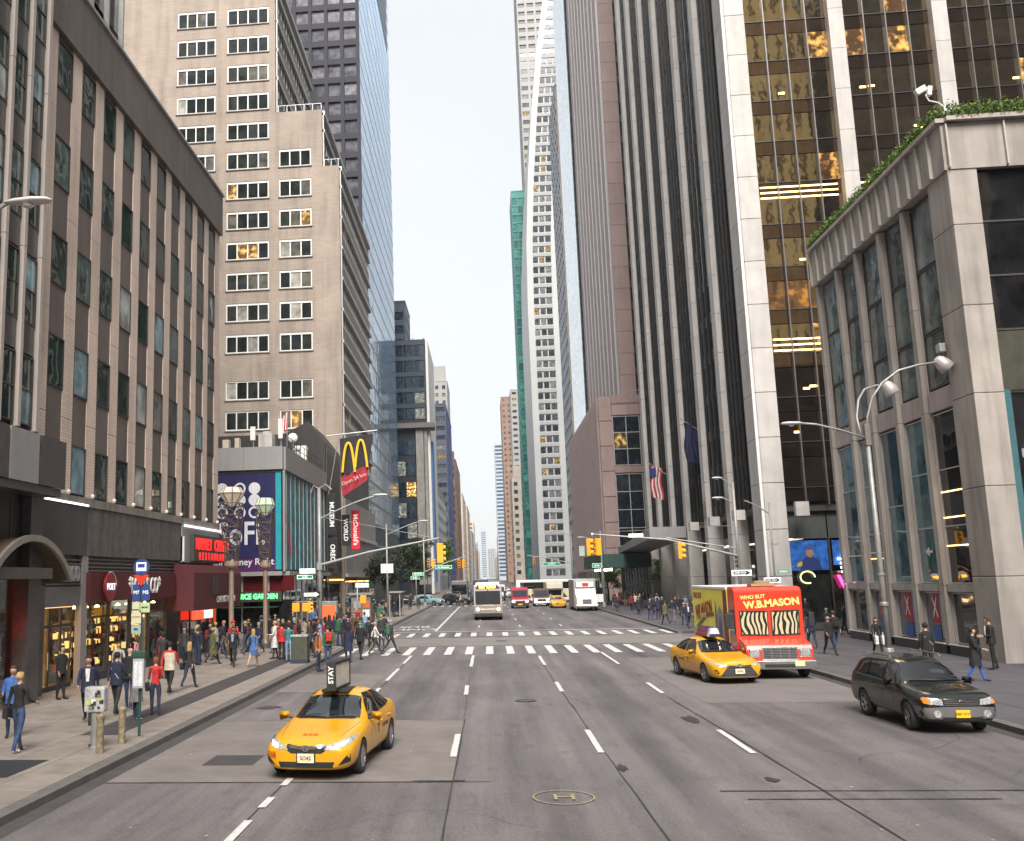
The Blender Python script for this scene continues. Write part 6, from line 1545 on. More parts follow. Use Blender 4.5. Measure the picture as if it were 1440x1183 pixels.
# --- city bus ------------------------------------------------------------------------
def big_box(name, label, cat, loc, rz, L_, W_, H_, paint, parts, wh=.48, axes=None):
    M = T(loc) @ RZ(rz); t = thing(name, label, cat, loc, rz)
    MB().box(-W_/2,W_/2,-L_/2,L_/2,.32,H_).build('body', paint, t, M, bevel=.12, smooth=False)
    for y in (axes or (-L_/2+2.3, L_/2-2.6)):
        for s in (-1, 1): wheel(t, M @ T((s*(W_/2-.14),y,wh)), wh, .28, s, 6)
    parts(t, M, L_, W_, H_); return t
BUSW = mat('bus white', (.36,.345,.34), .35, var=.08, coat=.4); BRZ = mat('bus bronze', (.30,.25,.21), .35, metal=.3, var=.1)
def bus_parts(t, M, L_, W_, H_):
    y = -L_/2
    MB().prism([(-W_/2+.16,1.4),(W_/2-.16,1.4),(W_/2-.16,2.6),(-W_/2+.16,2.6)], 'y', y-.03, y).build('windscreen', CARG, t, M)
    MB().prism([(-W_/2+.2,2.82),(W_/2-.2,2.82),(W_/2-.4,3.12),(-W_/2+.4,3.12)], 'y', y-.04, y).build('destination_board', PLAST, t, M)
    text('destination_letters', 'M7 LTD', .34, lamp_mat('amber dots', (1,.42,.05), 5), t, M @ T((0,y-.05,2.97)) @ TXT, ext=.01, bold=.02, w=1.3)
    MB().box(-W_/2+.02,W_/2-.02,y-.06,y,.34,.62).build('bumper', PLAST, t, M)
    MB().box(-W_/2+.05,W_/2-.05,y-.03,y,.62,1.30).build('front_panel', BRZ, t, M)
    for s in (-1, 1):
        MB().lathe([(.13,0),(.13,-.03),(.02,-.05)], (s*.93,y-.03,.98), 14, 'y').build('headlight', lamp_mat('warm headlamp', (1,.62,.28), 6), t, M)
        MB().tube([(s*W_/2,y+.1,2.6),(s*(W_/2+.25),y-.2,2.55)], .025, 6).box(s*(W_/2+.25)-.1,s*(W_/2+.25)+.1,y-.24,y-.18,2.0,2.55).build('wing_mirror', PLAST, t, M)
        for k in range(7): MB().box(s*W_/2,s*(W_/2+.015),y+1.0+1.5*k,y+2.4+1.5*k,1.45,2.55).build('side_window', CARG, t, M)
    MB().tube([(-.7,y-.15,.98),(-.7,y-.75,1.0),(.7,y-.75,1.0),(.7,y-.15,.98)], .025, 6).tube([(-.4,y-.7,1.0),(-.4,y-.7,1.35),(.4,y-.7,1.35),(.4,y-.7,1.0)], .02, 6).build('bike_rack', STEEL, t, M)
    MB().box(-.03,.03,y-.035,y-.03,1.35,2.75).build('windscreen_divider', PLAST, t, M)
    MB().box(-W_/2+.2,W_/2-.2,y+.3,L_/2-.3,H_,H_+.18).build('roof_pod', WHITE, t, M, bevel=.05)
big_box('city_bus', 'city bus with amber destination sign coming down the middle lane', 'bus', (-.15, 96, 0), 0, 12, 2.55, 3.15, BUSW, bus_parts)
def coach_parts(ad):
    def f(t, M, L_, W_, H_):
        y = -L_/2
        MB().box(-W_/2+.1,W_/2-.1,y-.03,y,1.3,2.8).build('windscreen', CARG, t, M)
        for s in (-1, 1):
            MB().box(s*W_/2,s*(W_/2+.02),y+.6,L_/2-.4,2.0,2.95).build('window_band', CARG, t, M)
            if ad:
                MB().box(s*W_/2,s*(W_/2+.015),y+.8,L_/2-.8,.7,1.9).build('advert_wrap', mat('cream advert wrap', (.62,.58,.40), .5, var=.2, scale=.8), t, M)
                for k in range(3): MB().prism([(y+2+3.1*k,.75),(y+4.3+3.1*k,.75),(y+3.6+3.1*k,1.5),(y+2.7+3.1*k,1.8)], 'x', s*(W_/2+.016), s*(W_/2+.02)).build('advert_shape', (mat('advert olive', (.35,.33,.03), .5), BLACK, MATS['advert olive'])[k], t, M)
            MB().lathe([(.1,0),(.1,-.02)], (s*.95,y-.01,.9), 12, 'y').build('headlight', HEADL, t, M)
    return f
big_box('coach', 'white coach with cream and olive advert wrap crossing the far intersection', 'bus', (10.2, 147.5, 0), R(-90), 12.5, 2.5, 3.3, WHITE, coach_parts(True))
big_box('tour_bus', 'dark windowed white roofed bus standing left of the city bus at the far intersection', 'bus', (-4.6, 160, 0), 0, 11, 2.5, 3.4, mat('tour bus grey', (.16,.16,.17), .4), coach_parts(False))
big_box('tour_bus', 'second dark bus with pale roof further left behind the crossing cars', 'bus', (-1.4, 172, 0), 0, 11, 2.5, 3.5, mat('tour bus dark', (.05,.06,.08), .4), coach_parts(False))
def truck_parts(t, M, L_, W_, H_):
    y = -L_/2
    MB().prism([(y-1.9,.5),(y-1.95,1.25),(y-1.75,1.42),(y-.95,1.62),(y-.55,2.35),(y-.1,2.42),(y-.1,.5)], 'x', -1.08, 1.08).build('cab', mat('truck white', (.66,.66,.66), .35, coat=.5), t, M, bevel=.05)
    MB().prism([(-.95,1.70),(.95,1.70),(.9,2.3),(-.9,2.3)], 'y', -.0, .02).build('windscreen', CARG, t, M @ T((0,y-.78,0)) @ T((0,0,1.62)) @ Matrix.Rotation(R(-28),4,'X') @ T((0,-.07,-1.62)))
    MB().box(-.45,.45,y-1.99,y-1.94,.75,1.25).build('grille', mat('grey grille', (.18,.18,.19), .4, metal=.5), t, M)
    for k in range(5): block('grille_bar', .9, .02, .03, CHR, t, M @ T((0,y-2.0,.8+.1*k)))
    for s in (-1, 1): MB().box(-.16,.16,-.02,.02,-.11,.11).build('headlight', lamp_mat('amber headlamp', (1,.45,.2), .9), t, M @ T((s*.85,y-1.95,.92)), bevel=.02)
    MB().box(-1.15,1.15,y-2.1,y-1.9,.42,.68).build('bumper', CHR, t, M, bevel=.03)
    MB().box(-.95,.95,y-.5,y-.02,2.5,3.1).build('wind_deflector', WHITE, t, M, bevel=.08)
    MB().box(-.3,.35,y-.53,y-.5,2.62,2.98).build('red_logo', RED, t, M)
    for y2 in (y-1.2,):
        for s in (-1, 1): wheel(t, M @ T((s*.95,y2,.45)), .45, .26, s, 6)
    dr = MB().box(1.1,1.9,y-.62,y-.56,.9,1.75).build('open_door', mat('truck white'.strip(), (.66,.66,.66), .35), t, M @ T((0,0,0)))
    MB().box(1.15,1.85,y-.61,y-.57,1.75,2.45).build('door_window', CARG, dr, M)
big_box('box_truck', 'white box truck with red mark and open cab door at the right kerb', 'truck', (10.4, 113.5, 0), 0, 7, 2.4, 3.35, mat('box grey', (.30,.30,.31), .5), truck_parts, .45, (1.0, 2.6))
def rv_parts(t, M, L_, W_, H_):
    y = -L_/2
    MB().box(-W_/2+.25,W_/2-.25,y-.03,y,1.15,1.85).build('windscreen', CARG, t, M); MB().box(-W_/2+.2,W_/2-.2,y-.25,y,.5,1.1).build('bonnet', WHITE, t, M, bevel=.06)
    MB().prism([(y-.5,2.1),(y-.4,2.7),(y,2.9),(y,2.0)], 'x', -W_/2+.05, W_/2-.05).build('overcab', mat('camper cream', (.5,.46,.38), .5), t, M, bevel=.04)
    for s in (-1, 1): MB().lathe([(.1,0),(.1,-.03)], (s*.8,y-.26,.8), 12, 'y').build('headlight', lamp_mat('amber headlamp', (1,.45,.2), .9), t, M)
big_box('camper_van', 'tall cream camper van queueing between the coach and the box truck', 'van', (9.0, 142.0, 0), 0, 7, 2.3, 3.0, mat('camper cream', (.5,.46,.38), .5), rv_parts, .38)
# --- vans and cars in the distance -----------------------------------------------------
def van(label, loc, rz, paint, nose, W_=1.95, H_=2.35, lightm=None, name='van', cat='van'):
    M = T(loc) @ RZ(rz); t = thing(name, label, cat, loc, rz)
    MB().prism([(-2.6,.35),(-2.6,.95),(-2.45,1.15),(-1.9,1.28),(-1.1,H_-.25),(-.8,H_),(2.4,H_-.03),(2.6,1.6),(2.6,.35)], 'x', -W_/2, W_/2).build('body', paint, t, M, bevel=.09)
    MB().box(-W_/2-.01,W_/2+.01,-2.66,-2.2,.3,.62).build('bumper', nose, t, M, bevel=.05)
    a = math.atan2(H_-.25-1.28, .8)
    MB().box(-W_/2+.15,W_/2-.15,-.01,.01,-.48,.48).build('windscreen', CARG, t, M @ T((0,-1.53,(1.28+H_-.25)/2+.0)) @ Matrix.Rotation(-(math.pi/2-a),4,'X') @ T((0,-.03,0)))
    MB().box(-.55,.55,-2.64,-2.6,.62,.88).build('grille', PLAST, t, M)
    for s in (-1, 1):
        MB().box(-.16,.16,-.03,.03,-.1,.1).build('headlight', lightm or HEADL, t, M @ T((s*(W_/2-.24),-2.6,.85)), bevel=.02)
        for y in (-1.75, 1.6): wheel(t, M @ T((s*(W_/2-.12),y,.35)), .35, .22, s, 5)
        MB().box(s*W_/2,s*(W_/2+.01),-1.3,.0,1.25,1.9).build('side_window', CARG, t, M)
        MB().box(s*(W_/2+.02),s*(W_/2+.25),-1.5,-1.4,1.2,1.55).build('wing_mirror', PLAST, t, M, bevel=.02)
    MB().box(-.25,.25,-2.68,-2.66,.42,.56).build('licence_plate', PLATEY, t, M)
    return t
van('crimson van with dark bumper and lit headlights in the lane right of the bus', (3.7, 124, 0), 0, carpaint('van crimson', (.35,.02,.05)), PLAST, 2.1, 2.5, lamp_mat('pinkish headlamp', (1,.55,.5), 5))
van('dark brown minivan with warm headlights right of the crimson van', (6.6, 130, 0), 0, carpaint('van brown', (.10,.05,.035)), CHR, 1.95, 2.25, MATS['warm headlamp'])
van('white and blue van far behind the crimson van', (1.6, 165, 0), 0, carpaint('van white', (.5,.52,.55)), PLAST, 2.0, 2.6, HEADL)
van('teal fronted truck far down the middle lane', (1.0, 200, 0), 0, carpaint('van teal', (.12,.22,.24)), PLAST, 2.2, 3.1, HEADL, 'truck', 'truck')
def far_car(label, loc, rz, paint, kind='sedan', light=False, cat='car', group=None, name='car'):
    st = SEDAN if kind == 'sedan' else SUV
    M = T(loc) @ RZ(rz); t = thing(name, label, cat, loc, rz, group)
    me, bvh = car_body(kind, st, paint, -1.42 if kind == 'sedan' else -1.32, 1.37 if kind == 'sedan' else 1.22, .355 if kind == 'sedan' else .37); inst('body', me, t, M)
    for y in ((-1.42,1.37) if kind == 'sedan' else (-1.32,1.22)):
        for s in (-1, 1): wheel(t, M @ T((s*.79,y,.33)), .33, .21, s, 5)
    decal('windscreen', bvh, WS_SED, 'z', CARG, t, M, .006, .3)
    decal('rear_window', bvh, [(-.60,1.30),(.60,1.30),(.66,1.80),(-.66,1.80)], 'z' if kind == 'sedan' else 'z', CARG, t, M, .006, .3)
    for s in (-1, 1):
        decal('side_window', bvh, [(-.50,.98),(1.3,1.02),(1.1,1.33),(.2,1.38),(-.1,1.27)], 'x', CARG, t, M, .006, .3, sgn=s)
        f = (lambda P: P) if s > 0 else mir
        decal('headlight', bvh, f([(.45,.62),(.78,.66),(.78,.76),(.45,.70)]), 'y', HEADON if light else HEADL, t, M, .008, .3)
        decal('tail_light', bvh, f([(.45,.80),(.75,.78),(.75,.93),(.5,.92)]), 'y', REDL, t, M, .006, .3, sgn=1)
    decal('grille', bvh, [(-.38,.45),(.38,.45),(.40,.66),(-.40,.66)], 'y', PLAST, t, M, .006, .3)
    return t
CBK = carpaint('black car', (.01,.01,.012)); CSL = carpaint('silver car', (.35,.36,.37), metal=.5); CBL = carpaint('blue car', (.02,.04,.12)); CWH = carpaint('white car', (.6,.6,.6))
far_car('black car crossing the far intersection directly left of the bus', (-4.6, 144.5, 0), R(78), CBK, 'suv', True)
far_car('silver blue car nosing out of the cross street behind the walkers', (-8.6, 142.5, 0), R(60), carpaint('pale blue car', (.2,.3,.34)), 'suv', True)
far_car('black car second in the crossing row at the far intersection', (-12.6, 145.5, 0), R(90), CBK, 'sedan')
far_car('black saloon last in the crossing row beside the left wall', (-17.8, 145.0, 0), R(90), CBK, 'sedan')
far_car('yellow taxi in the far distance left of the box truck', (8.2, 122, 0), 0, CAB, 'sedan', True, 'taxi', name='taxi_cab')
far_car('yellow taxi waiting far behind the coach in the right lane', (5.2, 176, 0), 0, CAB, 'sedan', True, 'taxi', name='taxi_cab')
far_car('white car far down the avenue in the second lane', (3.9, 190, 0), 0, CWH, 'suv', True)
far_car('silver car parked at the far left kerb past the intersection', (-7.0, 176, 0), 0, CSL)
far_car('blue car parked at the far left kerb behind the silver one', (-7.0, 190, 0), 0, CBL)
for i, (x, y, p) in enumerate(((-2.5,215,CBK),(.7,228,CSL),(3.9,236,CAB),(7.0,222,CWH),(-5.6,240,CWH),(.7,262,CAB),(3.9,275,CBK),(-2.5,285,CAB),(7.0,262,CBK),(3.9,310,CWH),(.7,330,CBK),(-2.5,345,CSL))):
    far_car('distant car in the queue down the avenue, %s of twelve from the front' % ['first','second','third','fourth','fifth','sixth','seventh','eighth','ninth','tenth','eleventh','last'][i], (x, y, 0), 0, p, 'suv' if i % 2 else 'sedan', True, group='distant cars down the avenue')
# ================================================================== STREET FURNITURE
GALV = mat('weathered pole grey', (.30,.29,.285), .5, metal=.35, var=.2, scale=3, stain=.25)
def arcpts(p0, p1, lift, n=8):
    p0, p1 = Vector(p0), Vector(p1); return [p0.lerp(p1, t/n)+Vector((0,0,lift*math.sin(math.pi*.5*(t/n))-lift*(t/n))) for t in range(n+1)]
def cobra(parent, p, d, L_=.85):
    """flat street lamp head lying along direction d"""
    a = math.atan2(d[1], d[0]); M = T(p) @ RZ(a)
    mb = MB(); rows = [(0,.06,.05),(.2,.12,.08),(.55,.17,.09),(.8,.13,.07),(.88,.05,.03)]; vs = []; n = 10
    for x, w, h in rows:
        for k in range(n): t = 2*math.pi*k/n; vs.append((x*L_/.88, w*math.cos(t), h*math.sin(t)*(1 if math.sin(t) > 0 else .55)))
    fs = [tuple(range(n))[::-1], tuple(range(4*n,5*n))]+[(i*n+k, i*n+(k+1)%n, (i+1)*n+(k+1)%n, (i+1)*n+k) for i in range(4) for k in range(n)]
    mb.add(vs, fs); h = mb.build('lamp_head', mat('lamp head grey', (.46,.45,.44), .45), parent, M, smooth=True)
    MB().lathe([(.12,-.07),(.09,-.11),(.02,-.13)], (.5*L_,0,0), 12).build('lamp_lens', mat('lamp lens', (.5,.48,.42), .2, coat=1), h, M)
    return h
def pole(name, label, cat, x, y, H_, r0=.11, r1=.07, group=None, base=True):
    t = thing(name, label, cat, (x, y, .13), 0, group)
    MB().tube([(x,y,.13),(x,y,.13+H_*.5),(x,y,.13+H_)], [r0,(r0+r1)/2,r1], 12).build('shaft', GALV, t, smooth=True)
    if base: MB().lathe([(r0*2.1,0),(r0*2.1,.1),(r0*1.5,.5),(r0*1.35,.55)], (x,y,.13), 12).build('base', GALV, t)
    return t
def signal(parent, x, y, z, rz, s=1.0, lit=None, n=3):
    """three-lamp head: housing > visors and lenses; faces -y turned by rz"""
    M = T((x,y,z)) @ RZ(rz); h = MB().box(-.17*s,.17*s,-.10*s,.12*s,-.52*s,.52*s).build('signal_head', YELS, parent, M, bevel=.03)
    cols = [mat('dead red lens', (.12,.01,.01), .3), mat('dead amber lens', (.15,.06,.0), .3), lamp_mat('green lamp', (.05,1,.45), 4) if lit else mat('dead green lens', (.0,.06,.03), .3)]
    for k in range(3):
        zc = (.34-.34*k)*s
        MB().lathe([(.115*s,-.105*s),(.0,-.115*s)], (0,0,zc), 14, 'y').build('lens', cols[k], h, M)
        v = MB(); n_ = 9
        for q in range(n_):
            a0, a1 = math.pi*(-.15+1.3*q/n_), math.pi*(-.15+1.3*(q+1)/n_)
            v.quad((.14*s*math.cos(a0),-.10*s,zc+.14*s*math.sin(a0)),(.14*s*math.cos(a1),-.10*s,zc+.14*s*math.sin(a1)),(.14*s*math.cos(a1),-.32*s,zc+.14*s*math.sin(a1)-.02),(.14*s*math.cos(a0),-.32*s,zc+.14*s*math.sin(a0)-.02))
        v.build('visor', YELS, h, M, fix=False)
    return h
def plate_sign(parent, x, y, z, rz, w, h, m, word=None, mw=None, sz=.2, border=None, arrow=False, name='sign_plate'):
    M = T((x,y,z)) @ RZ(rz); o = MB().box(-w/2,w/2,-.012,.012,-h/2,h/2).build(name, m, parent, M)
    if border:
        b = MB(); t_ = .03
        b.box(-w/2+.02,w/2-.02,-.016,-.013,h/2-.02-t_,h/2-.02).box(-w/2+.02,w/2-.02,-.016,-.013,-h/2+.02,-h/2+.02+t_).box(-w/2+.02,-w/2+.02+t_,-.016,-.013,-h/2+.05,h/2-.05).box(w/2-.02-t_,w/2-.02,-.016,-.013,-h/2+.05,h/2-.05)
        b.build('sign_border', border, o, M)
    if arrow:
        s = 1 if arrow > 0 else -1
        MB().prism([(-w*.42*s,-h*.28),(w*.22*s,-h*.28),(w*.22*s,-h*.42),(w*.45*s,0),(w*.22*s,h*.42),(w*.22*s,h*.28),(-w*.42*s,h*.28)], 'y', -.017, -.013).build('arrow_field', mw, o, M)
        if word: text('sign_letters', word, sz, m, o, M @ T((-w*.06*s,-.02,0)) @ TXT, ext=.001, bold=.003)
    elif word: text('sign_letters', word, sz, mw, o, M @ T((0,-.014,0)) @ TXT, ext=.002, bold=.003)
    return o
SW = lamp_mat('bright sign white', (.85,.86,.85), .25); SK = mat('sign black', (.02,.02,.02), .5)
# --- lamp at the top left --------------------------------------------------------------
t = pole('street_lamp', 'grey street lamp head reaching in at the top left edge', 'street lamp', -9.75, 17.5, 11.0)
MB().tube(arcpts((-9.75,17.5,10.8),(-9.15,17.5,11.28),.15), .045, 8).build('arm', GALV, t); cobra(t, (-9.2,17.5,11.28), (1,0), .95)
MB().lathe([(.05,0),(.06,.14),(.03,.16)], (-8.95,17.5,11.38), 8).build('photocell', PLAST, t)
# --- bus stop pole ---------------------------------------------------------------------
x, y = -8.68, 24.2
t = thing('bus_stop', 'green bus stop pole with round route sign and grey timetable box', 'bus stop', (x, y, .14))
MB().tube([(x,y,.13),(x,y,4.3)], .035, 10).build('pole', DKGR, t); MB().box(x-.09,x+.09,y-.09,y+.09,.13,.15).build('base_plate', GALV, t)
BUSB = mat('transit blue', (.02,.05,.20), .45)
MB().lathe([(.21,-.012),(.21,.012)], (x,y-.05,4.25), 24, 'y').build('round_sign', BUSB, t)
MB().box(x-.13,x+.13,y-.075,y-.063,4.15,4.37).build('bus_pictogram', LETW, t); MB().box(x-.09,x+.09,y-.08,y-.076,4.24,4.33).build('pictogram_window', BUSB, t)
MB().prism([(x-.21,4.06),(x+.21,4.06),(x+.06,3.88),(x+.06,3.78),(x-.06,3.78),(x-.06,3.88)], 'y', y-.062, y-.04).build('red_flag', RED, t)
plate_sign(t, x-.12, y-.05, 3.62, 0, .20, .40, BUSB, 'M7', LETW, .12); plate_sign(t, x+.12, y-.05, 3.62, 0, .20, .40, BUSB, 'M5', LETW, .12)
plate_sign(t, x-.12, y-.05, 3.30, 0, .20, .18, mat('sign cream', (.5,.5,.34), .5)); plate_sign(t, x+.10, y-.05, 3.25, 0, .26, .24, mat('sign pale green', (.38,.46,.26), .5), 'LIMITED', SK, .05)
plate_sign(t, x-.11, y-.05, 3.02, 0, .24, .32, MATS['sign cream'], 'NO STANDING', RED, .03); plate_sign(t, x-.11, y-.05, 2.72, 0, .24, .22, mat('sign teal grey', (.25,.35,.33), .5), 'M6', SK, .08)
tb = MB().box(x-.14,x+.14,y-.16,y-.02,1.30,2.02).build('timetable_box', mat('timetable box', (.33,.34,.35), .4), t, bevel=.015)
MB().box(x-.11,x-.01,y-.166,y-.16,1.36,1.94).box(x+.01,x+.11,y-.166,y-.16,1.36,1.94).build('timetable_sheet', mat('paper', (.55,.56,.58), .6, var=.3, scale=20), tb)
MB().box(x-.17,x+.17,y-.18,y,2.02,2.2).build('box_cap', DKGR, tb, bevel=.03)
# --- call box with stickers, and two rusty bollards ---------------------------------------
x, y = -9.10, 22.5
t = thing('call_box', 'grey box covered in stickers on a thick pipe near the kerb', 'utility box', (x, y, .14))
MB().lathe([(.16,0),(.16,.05),(.11,.08),(.105,.95)], (x,y,.13), 14).build('pipe', GALV, t, smooth=False)
for k in range(4): MB().lathe([(.03,0),(.03,.07)], (x+.13*math.cos(k*1.57+.7),y+.13*math.sin(k*1.57+.7),.18), 6).build('bolt', DARKST, t)
bx_ = MB().box(x-.24,x+.24,y-.14,y+.14,.95,1.52).build('housing', mat('sticker box grey', (.36,.36,.37), .5, var=.3, scale=7, stain=.2), t, bevel=.05)
for i in range(13):
    sx, sz = x+rnd.uniform(-.19,.13), rnd.uniform(1.0,1.38); w, h = rnd.uniform(.05,.1), rnd.uniform(.04,.11)
    MB().box(sx,sx+w,y-.146-.001*i,y-.1445-.001*i,sz,sz+h).build('sticker', [SK,SK,mat('sticker lime',(.40,.42,.05),.5),mat('sticker white',(.6,.6,.58),.5),SK,mat('sticker grey',(.15,.15,.14),.5)][i % 6], bx_)
def bollard(x, y, lab):
    t = thing('bollard', lab, 'bollard', (x, y, .14), 0, 'rusty pipe bollards by the call box')
    MB().lathe([(.085,0),(.085,.74)], (x,y,.13), 14).build('pipe', RUST, t); MB().lathe([(.095,.74),(.098,.80),(.06,.85),(.0,.86)], (x,y,.13), 14).build('cap', RUST, t)
bollard(-8.75, 21.9, 'rusty pipe bollard right in front of the stickered call box'); bollard(-8.74, 23.2, 'rusty pipe bollard between the call box and the bus stop pole')
# --- mail relay box and litter bin ---------------------------------------------------------
x, y = -8.7, 45.2
t = thing('relay_box', 'dark olive mail relay box on the left kerb before the corner crowd', 'mailbox', (x, y, .14))
MB().box(-.38,.38,-.3,.3,.12,1.22).build('body', mat('olive green box', (.055,.06,.045), .6, var=.2, scale=5, stain=.2), t, T((x,y,.13)), bevel=.05)
MB().box(-.40,.40,-.32,.32,.0,.14).build('foot', mat('foot navy', (.02,.03,.06), .6), t, T((x,y,.13)))
MB().prism([(-.32,1.2),(.32,1.2),(.28,1.28),(-.28,1.28)], 'x', -.4, .4).build('lid', mat('lid grey', (.22,.22,.21), .6, var=.4, scale=12), t, T((x,y,.13)))
x, y = -9.7, 47.6
t = thing('litter_basket', 'dark green wire litter basket behind the olive relay box', 'litter bin', (x, y, .14))
for k in range(18): a = 2*math.pi*k/18; MB().tube([(x+.24*math.cos(a),y+.24*math.sin(a),.15),(x+.31*math.cos(a),y+.31*math.sin(a),.95)], .012, 4).build('wire', DKGR, t)
for z, r_ in ((.16,.245),(.5,.27),(.95,.315)): MB().tube([(x+r_*math.cos(k*.35),y+r_*math.sin(k*.35),z) for k in range(19)], .018, 5).build('hoop', DKGR, t)
# --- decorated light towers ----------------------------------------------------------------
BRZL = mat('bronze lattice', (.13,.10,.08), .5, metal=.4, var=.2, scale=6); JEWEL = mat('pale green lamp glass', (.42,.52,.38), .25, var=.25, scale=4, coat=.6, emit=.12, ecol=(.6,.8,.55)); JEWELC = mat('cream lamp glass', (.55,.46,.36), .25, var=.3, scale=4, coat=.6, emit=.08, ecol=(.9,.75,.55))
def light_tower(x, y, top, label, jm, s=1.0):
    t = thing('light_tower', label, 'light tower', (x, y, .14), 0, 'ornamental light towers at the left corner')
    zb = 4.7
    MB().tube([(x,y,.13),(x,y,zb)], .13, 12).build('column', mat('bronze column', (.33,.25,.19), .5, metal=.3, stain=.2), t); MB().lathe([(.3,0),(.3,.3),(.18,.5)], (x,y,.13), 12).build('base', BRZL, t)
    MB().lathe([(.30*s,zb-.1),(.36*s,zb),(.36*s,zb+.2),(.28*s,zb+.25)], (x,y,0), 12).build('collar', MATS['bronze column'], t)
    lat = MB(); zs_ = [zb+.2+(top-.9-zb-.2)*k/5 for k in range(6)]
    cr = lambda k: [(x+(.24+.05*k)*s*sx, y+(.24+.05*k)*s*sy, zs_[k]) for sx, sy in ((-1,-1),(1,-1),(1,1),(-1,1))]
    for k in range(5):
        a, b = cr(k), cr(k+1)
        for i in range(4):
            j = (i+1) % 4
            lat.tube([a[i],b[i]], .03, 5).tube([a[i],b[j]], .022, 5).tube([a[j],b[i]], .022, 5).tube([b[i],b[j]], .025, 5)
    lat.build('lattice', BRZL, t)
    r_ = .62*s; z0 = top-1.05
    vs = []; n = 8
    for rr, z in ((.16*s,z0),(r_,z0+.62*s),(r_*.72,top-.06)):
        for k in range(n): vs.append((x+rr*math.cos(2*math.pi*k/n+.3), y+rr*math.sin(2*math.pi*k/n+.3), z))
    for k in range(n):
        for i in range(2):
            q = [vs[i*n+k], vs[i*n+(k+1)%n], vs[(i+1)*n+(k+1)%n], vs[(i+1)*n+k]]
            MB().add(q, [(0,1,2,3)]) ; m_ = MB(); m_.add(q, [(0,1,2,3)]); m_.build('lamp_facet', jm, t, fix=False)
        MB().tube([vs[k], vs[n+k], vs[2*n+k]], .025, 5).tube([vs[n+k], vs[n+(k+1)%n]], .025, 5).build('lamp_rib', BRZL, t)
    m_ = MB(); m_.add(vs[2*n:], [tuple(range(n))]); m_.build('lamp_top', jm, t, fix=False)
light_tower(-12.65, 55.4, 8.65, 'ornamental lattice light tower with a pale green jewel shaped lamp', JEWEL, .92)
light_tower(-13.35, 50.6, 8.85, 'ornamental lattice light tower with a cream jewel lamp beside the neon sign', JEWELC, 1.08)
# --- near left mast with signal arm ----------------------------------------------------------
x, y = -9.1, 53.0
t = pole('traffic_mast', 'tall grey traffic mast at the left corner with long signal arm', 'traffic mast', x, y, 8.75, .13, .09)
MB().tube(arcpts((x,y,7.15),(-5.9,y,8.35),.5), .045, 8).build('lamp_arm', GALV, t); cobra(t, (-6.1,y,8.36), (1,0), .8)
MB().tube([(x,y,8.8),(x+.35,y,9.05),(x+.7,y,8.75)], .04, 6).tube([(x,y,8.8),(x-.3,y,9.0),(x-.45,y,8.6)], .04, 6).build('top_bracket', GALV, t)
MB().tube([(x,y,4.66),(-6.4,y,5.3),(-2.6,y,5.95)], [.08,.065,.045], 10).build('signal_arm', GALV, t); MB().tube([(x,y,7.3),(-2.9,y,5.98)], .012, 5).build('guy_wire', GALV, t)
MB().box(x-.14,x+.14,y-.14,y+.14,4.4,4.8).build('arm_clamp', GALV, t)
signal(t, -2.55, y, 5.15, R(180), 1.0); signal(t, -2.55, y+.28, 5.15, R(90), .9)
plate_sign(t, x-.45, y-.14, 3.1, 0, .95, .32, SK, 'ONE WAY', SW, .13, None, 1); plate_sign(t, x-.65, y-.15, 4.36, 0, .85, .26, SW, 'W 48 St', GREENS, .17); plate_sign(t, x-.8, y-.12, 4.04, R(20), .9, .24, GREENS, '6 Av', SW, .15, SW)
signal(t, x-.55, y-.1, 2.42, R(90), .6); MB().box(x-.95,x-.55,y-.2,y+.1,2.2,2.66).build('walk_signal', YELS, t, bevel=.03)
MB().box(x-1.5,x-1.1,y-.2,y+.1,2.2,2.66).build('walk_signal', YELS, t, bevel=.03); MB().tube([(x-1.5,y,2.72),(x,y,2.72)], .02, 5).build('signal_bracket', GALV, t)
# sign post at the next corner and bus shelter/kiosk
x, y = -9.2, 69.0
t = pole('sign_post', 'thin post with one way sign and orange hand box at the crosswalk', 'sign post', x, y, 3.6, .05, .05, base=False)
plate_sign(t, x+.35, y-.06, 3.45, 0, .95, .32, SW, 'ONE WAY', SK, .15, SK); MB().box(x+.2,x+.62,y-.1,y+.15,2.2,2.75).build('walk_signal', YELS, t, bevel=.03)
t = thing('news_kiosk', 'weathered grey newspaper kiosk pasted with posters at the far left corner', 'kiosk', (-9.3, 71.5, .14))
MB().box(-9.9,-8.5,70.8,72.2,.13,2.75).build('body', mat('kiosk grey', (.16,.155,.145), .7, var=.2, scale=3, stain=.3), t, bevel=.03); MB().box(-10.05,-8.35,70.65,72.35,2.75,2.9).build('roof', GALV, t)
for k in range(6): MB().box(-9.7+.62*(k % 2),-9.2+.62*(k % 2),70.77,70.79,.6+.62*(k//2),1.1+.62*(k//2)).build('poster', (WHITE,mat('poster grey',(.3,.3,.3),.6),mat('poster orange',(.5,.12,.03),.6))[k % 3], t)
t = thing('phone_booth', 'red and orange advertising panel booth beside the kiosk', 'phone booth', (-11.3, 69.5, .14))
MB().box(-12.0,-10.7,69.2,69.9,.13,2.4).build('frame', GALV, t, bevel=.03); MB().box(-11.9,-10.8,69.15,69.2,1.1,2.1).build('advert_panel', lamp_mat('red orange advert', (.75,.08,.02), .5), t)
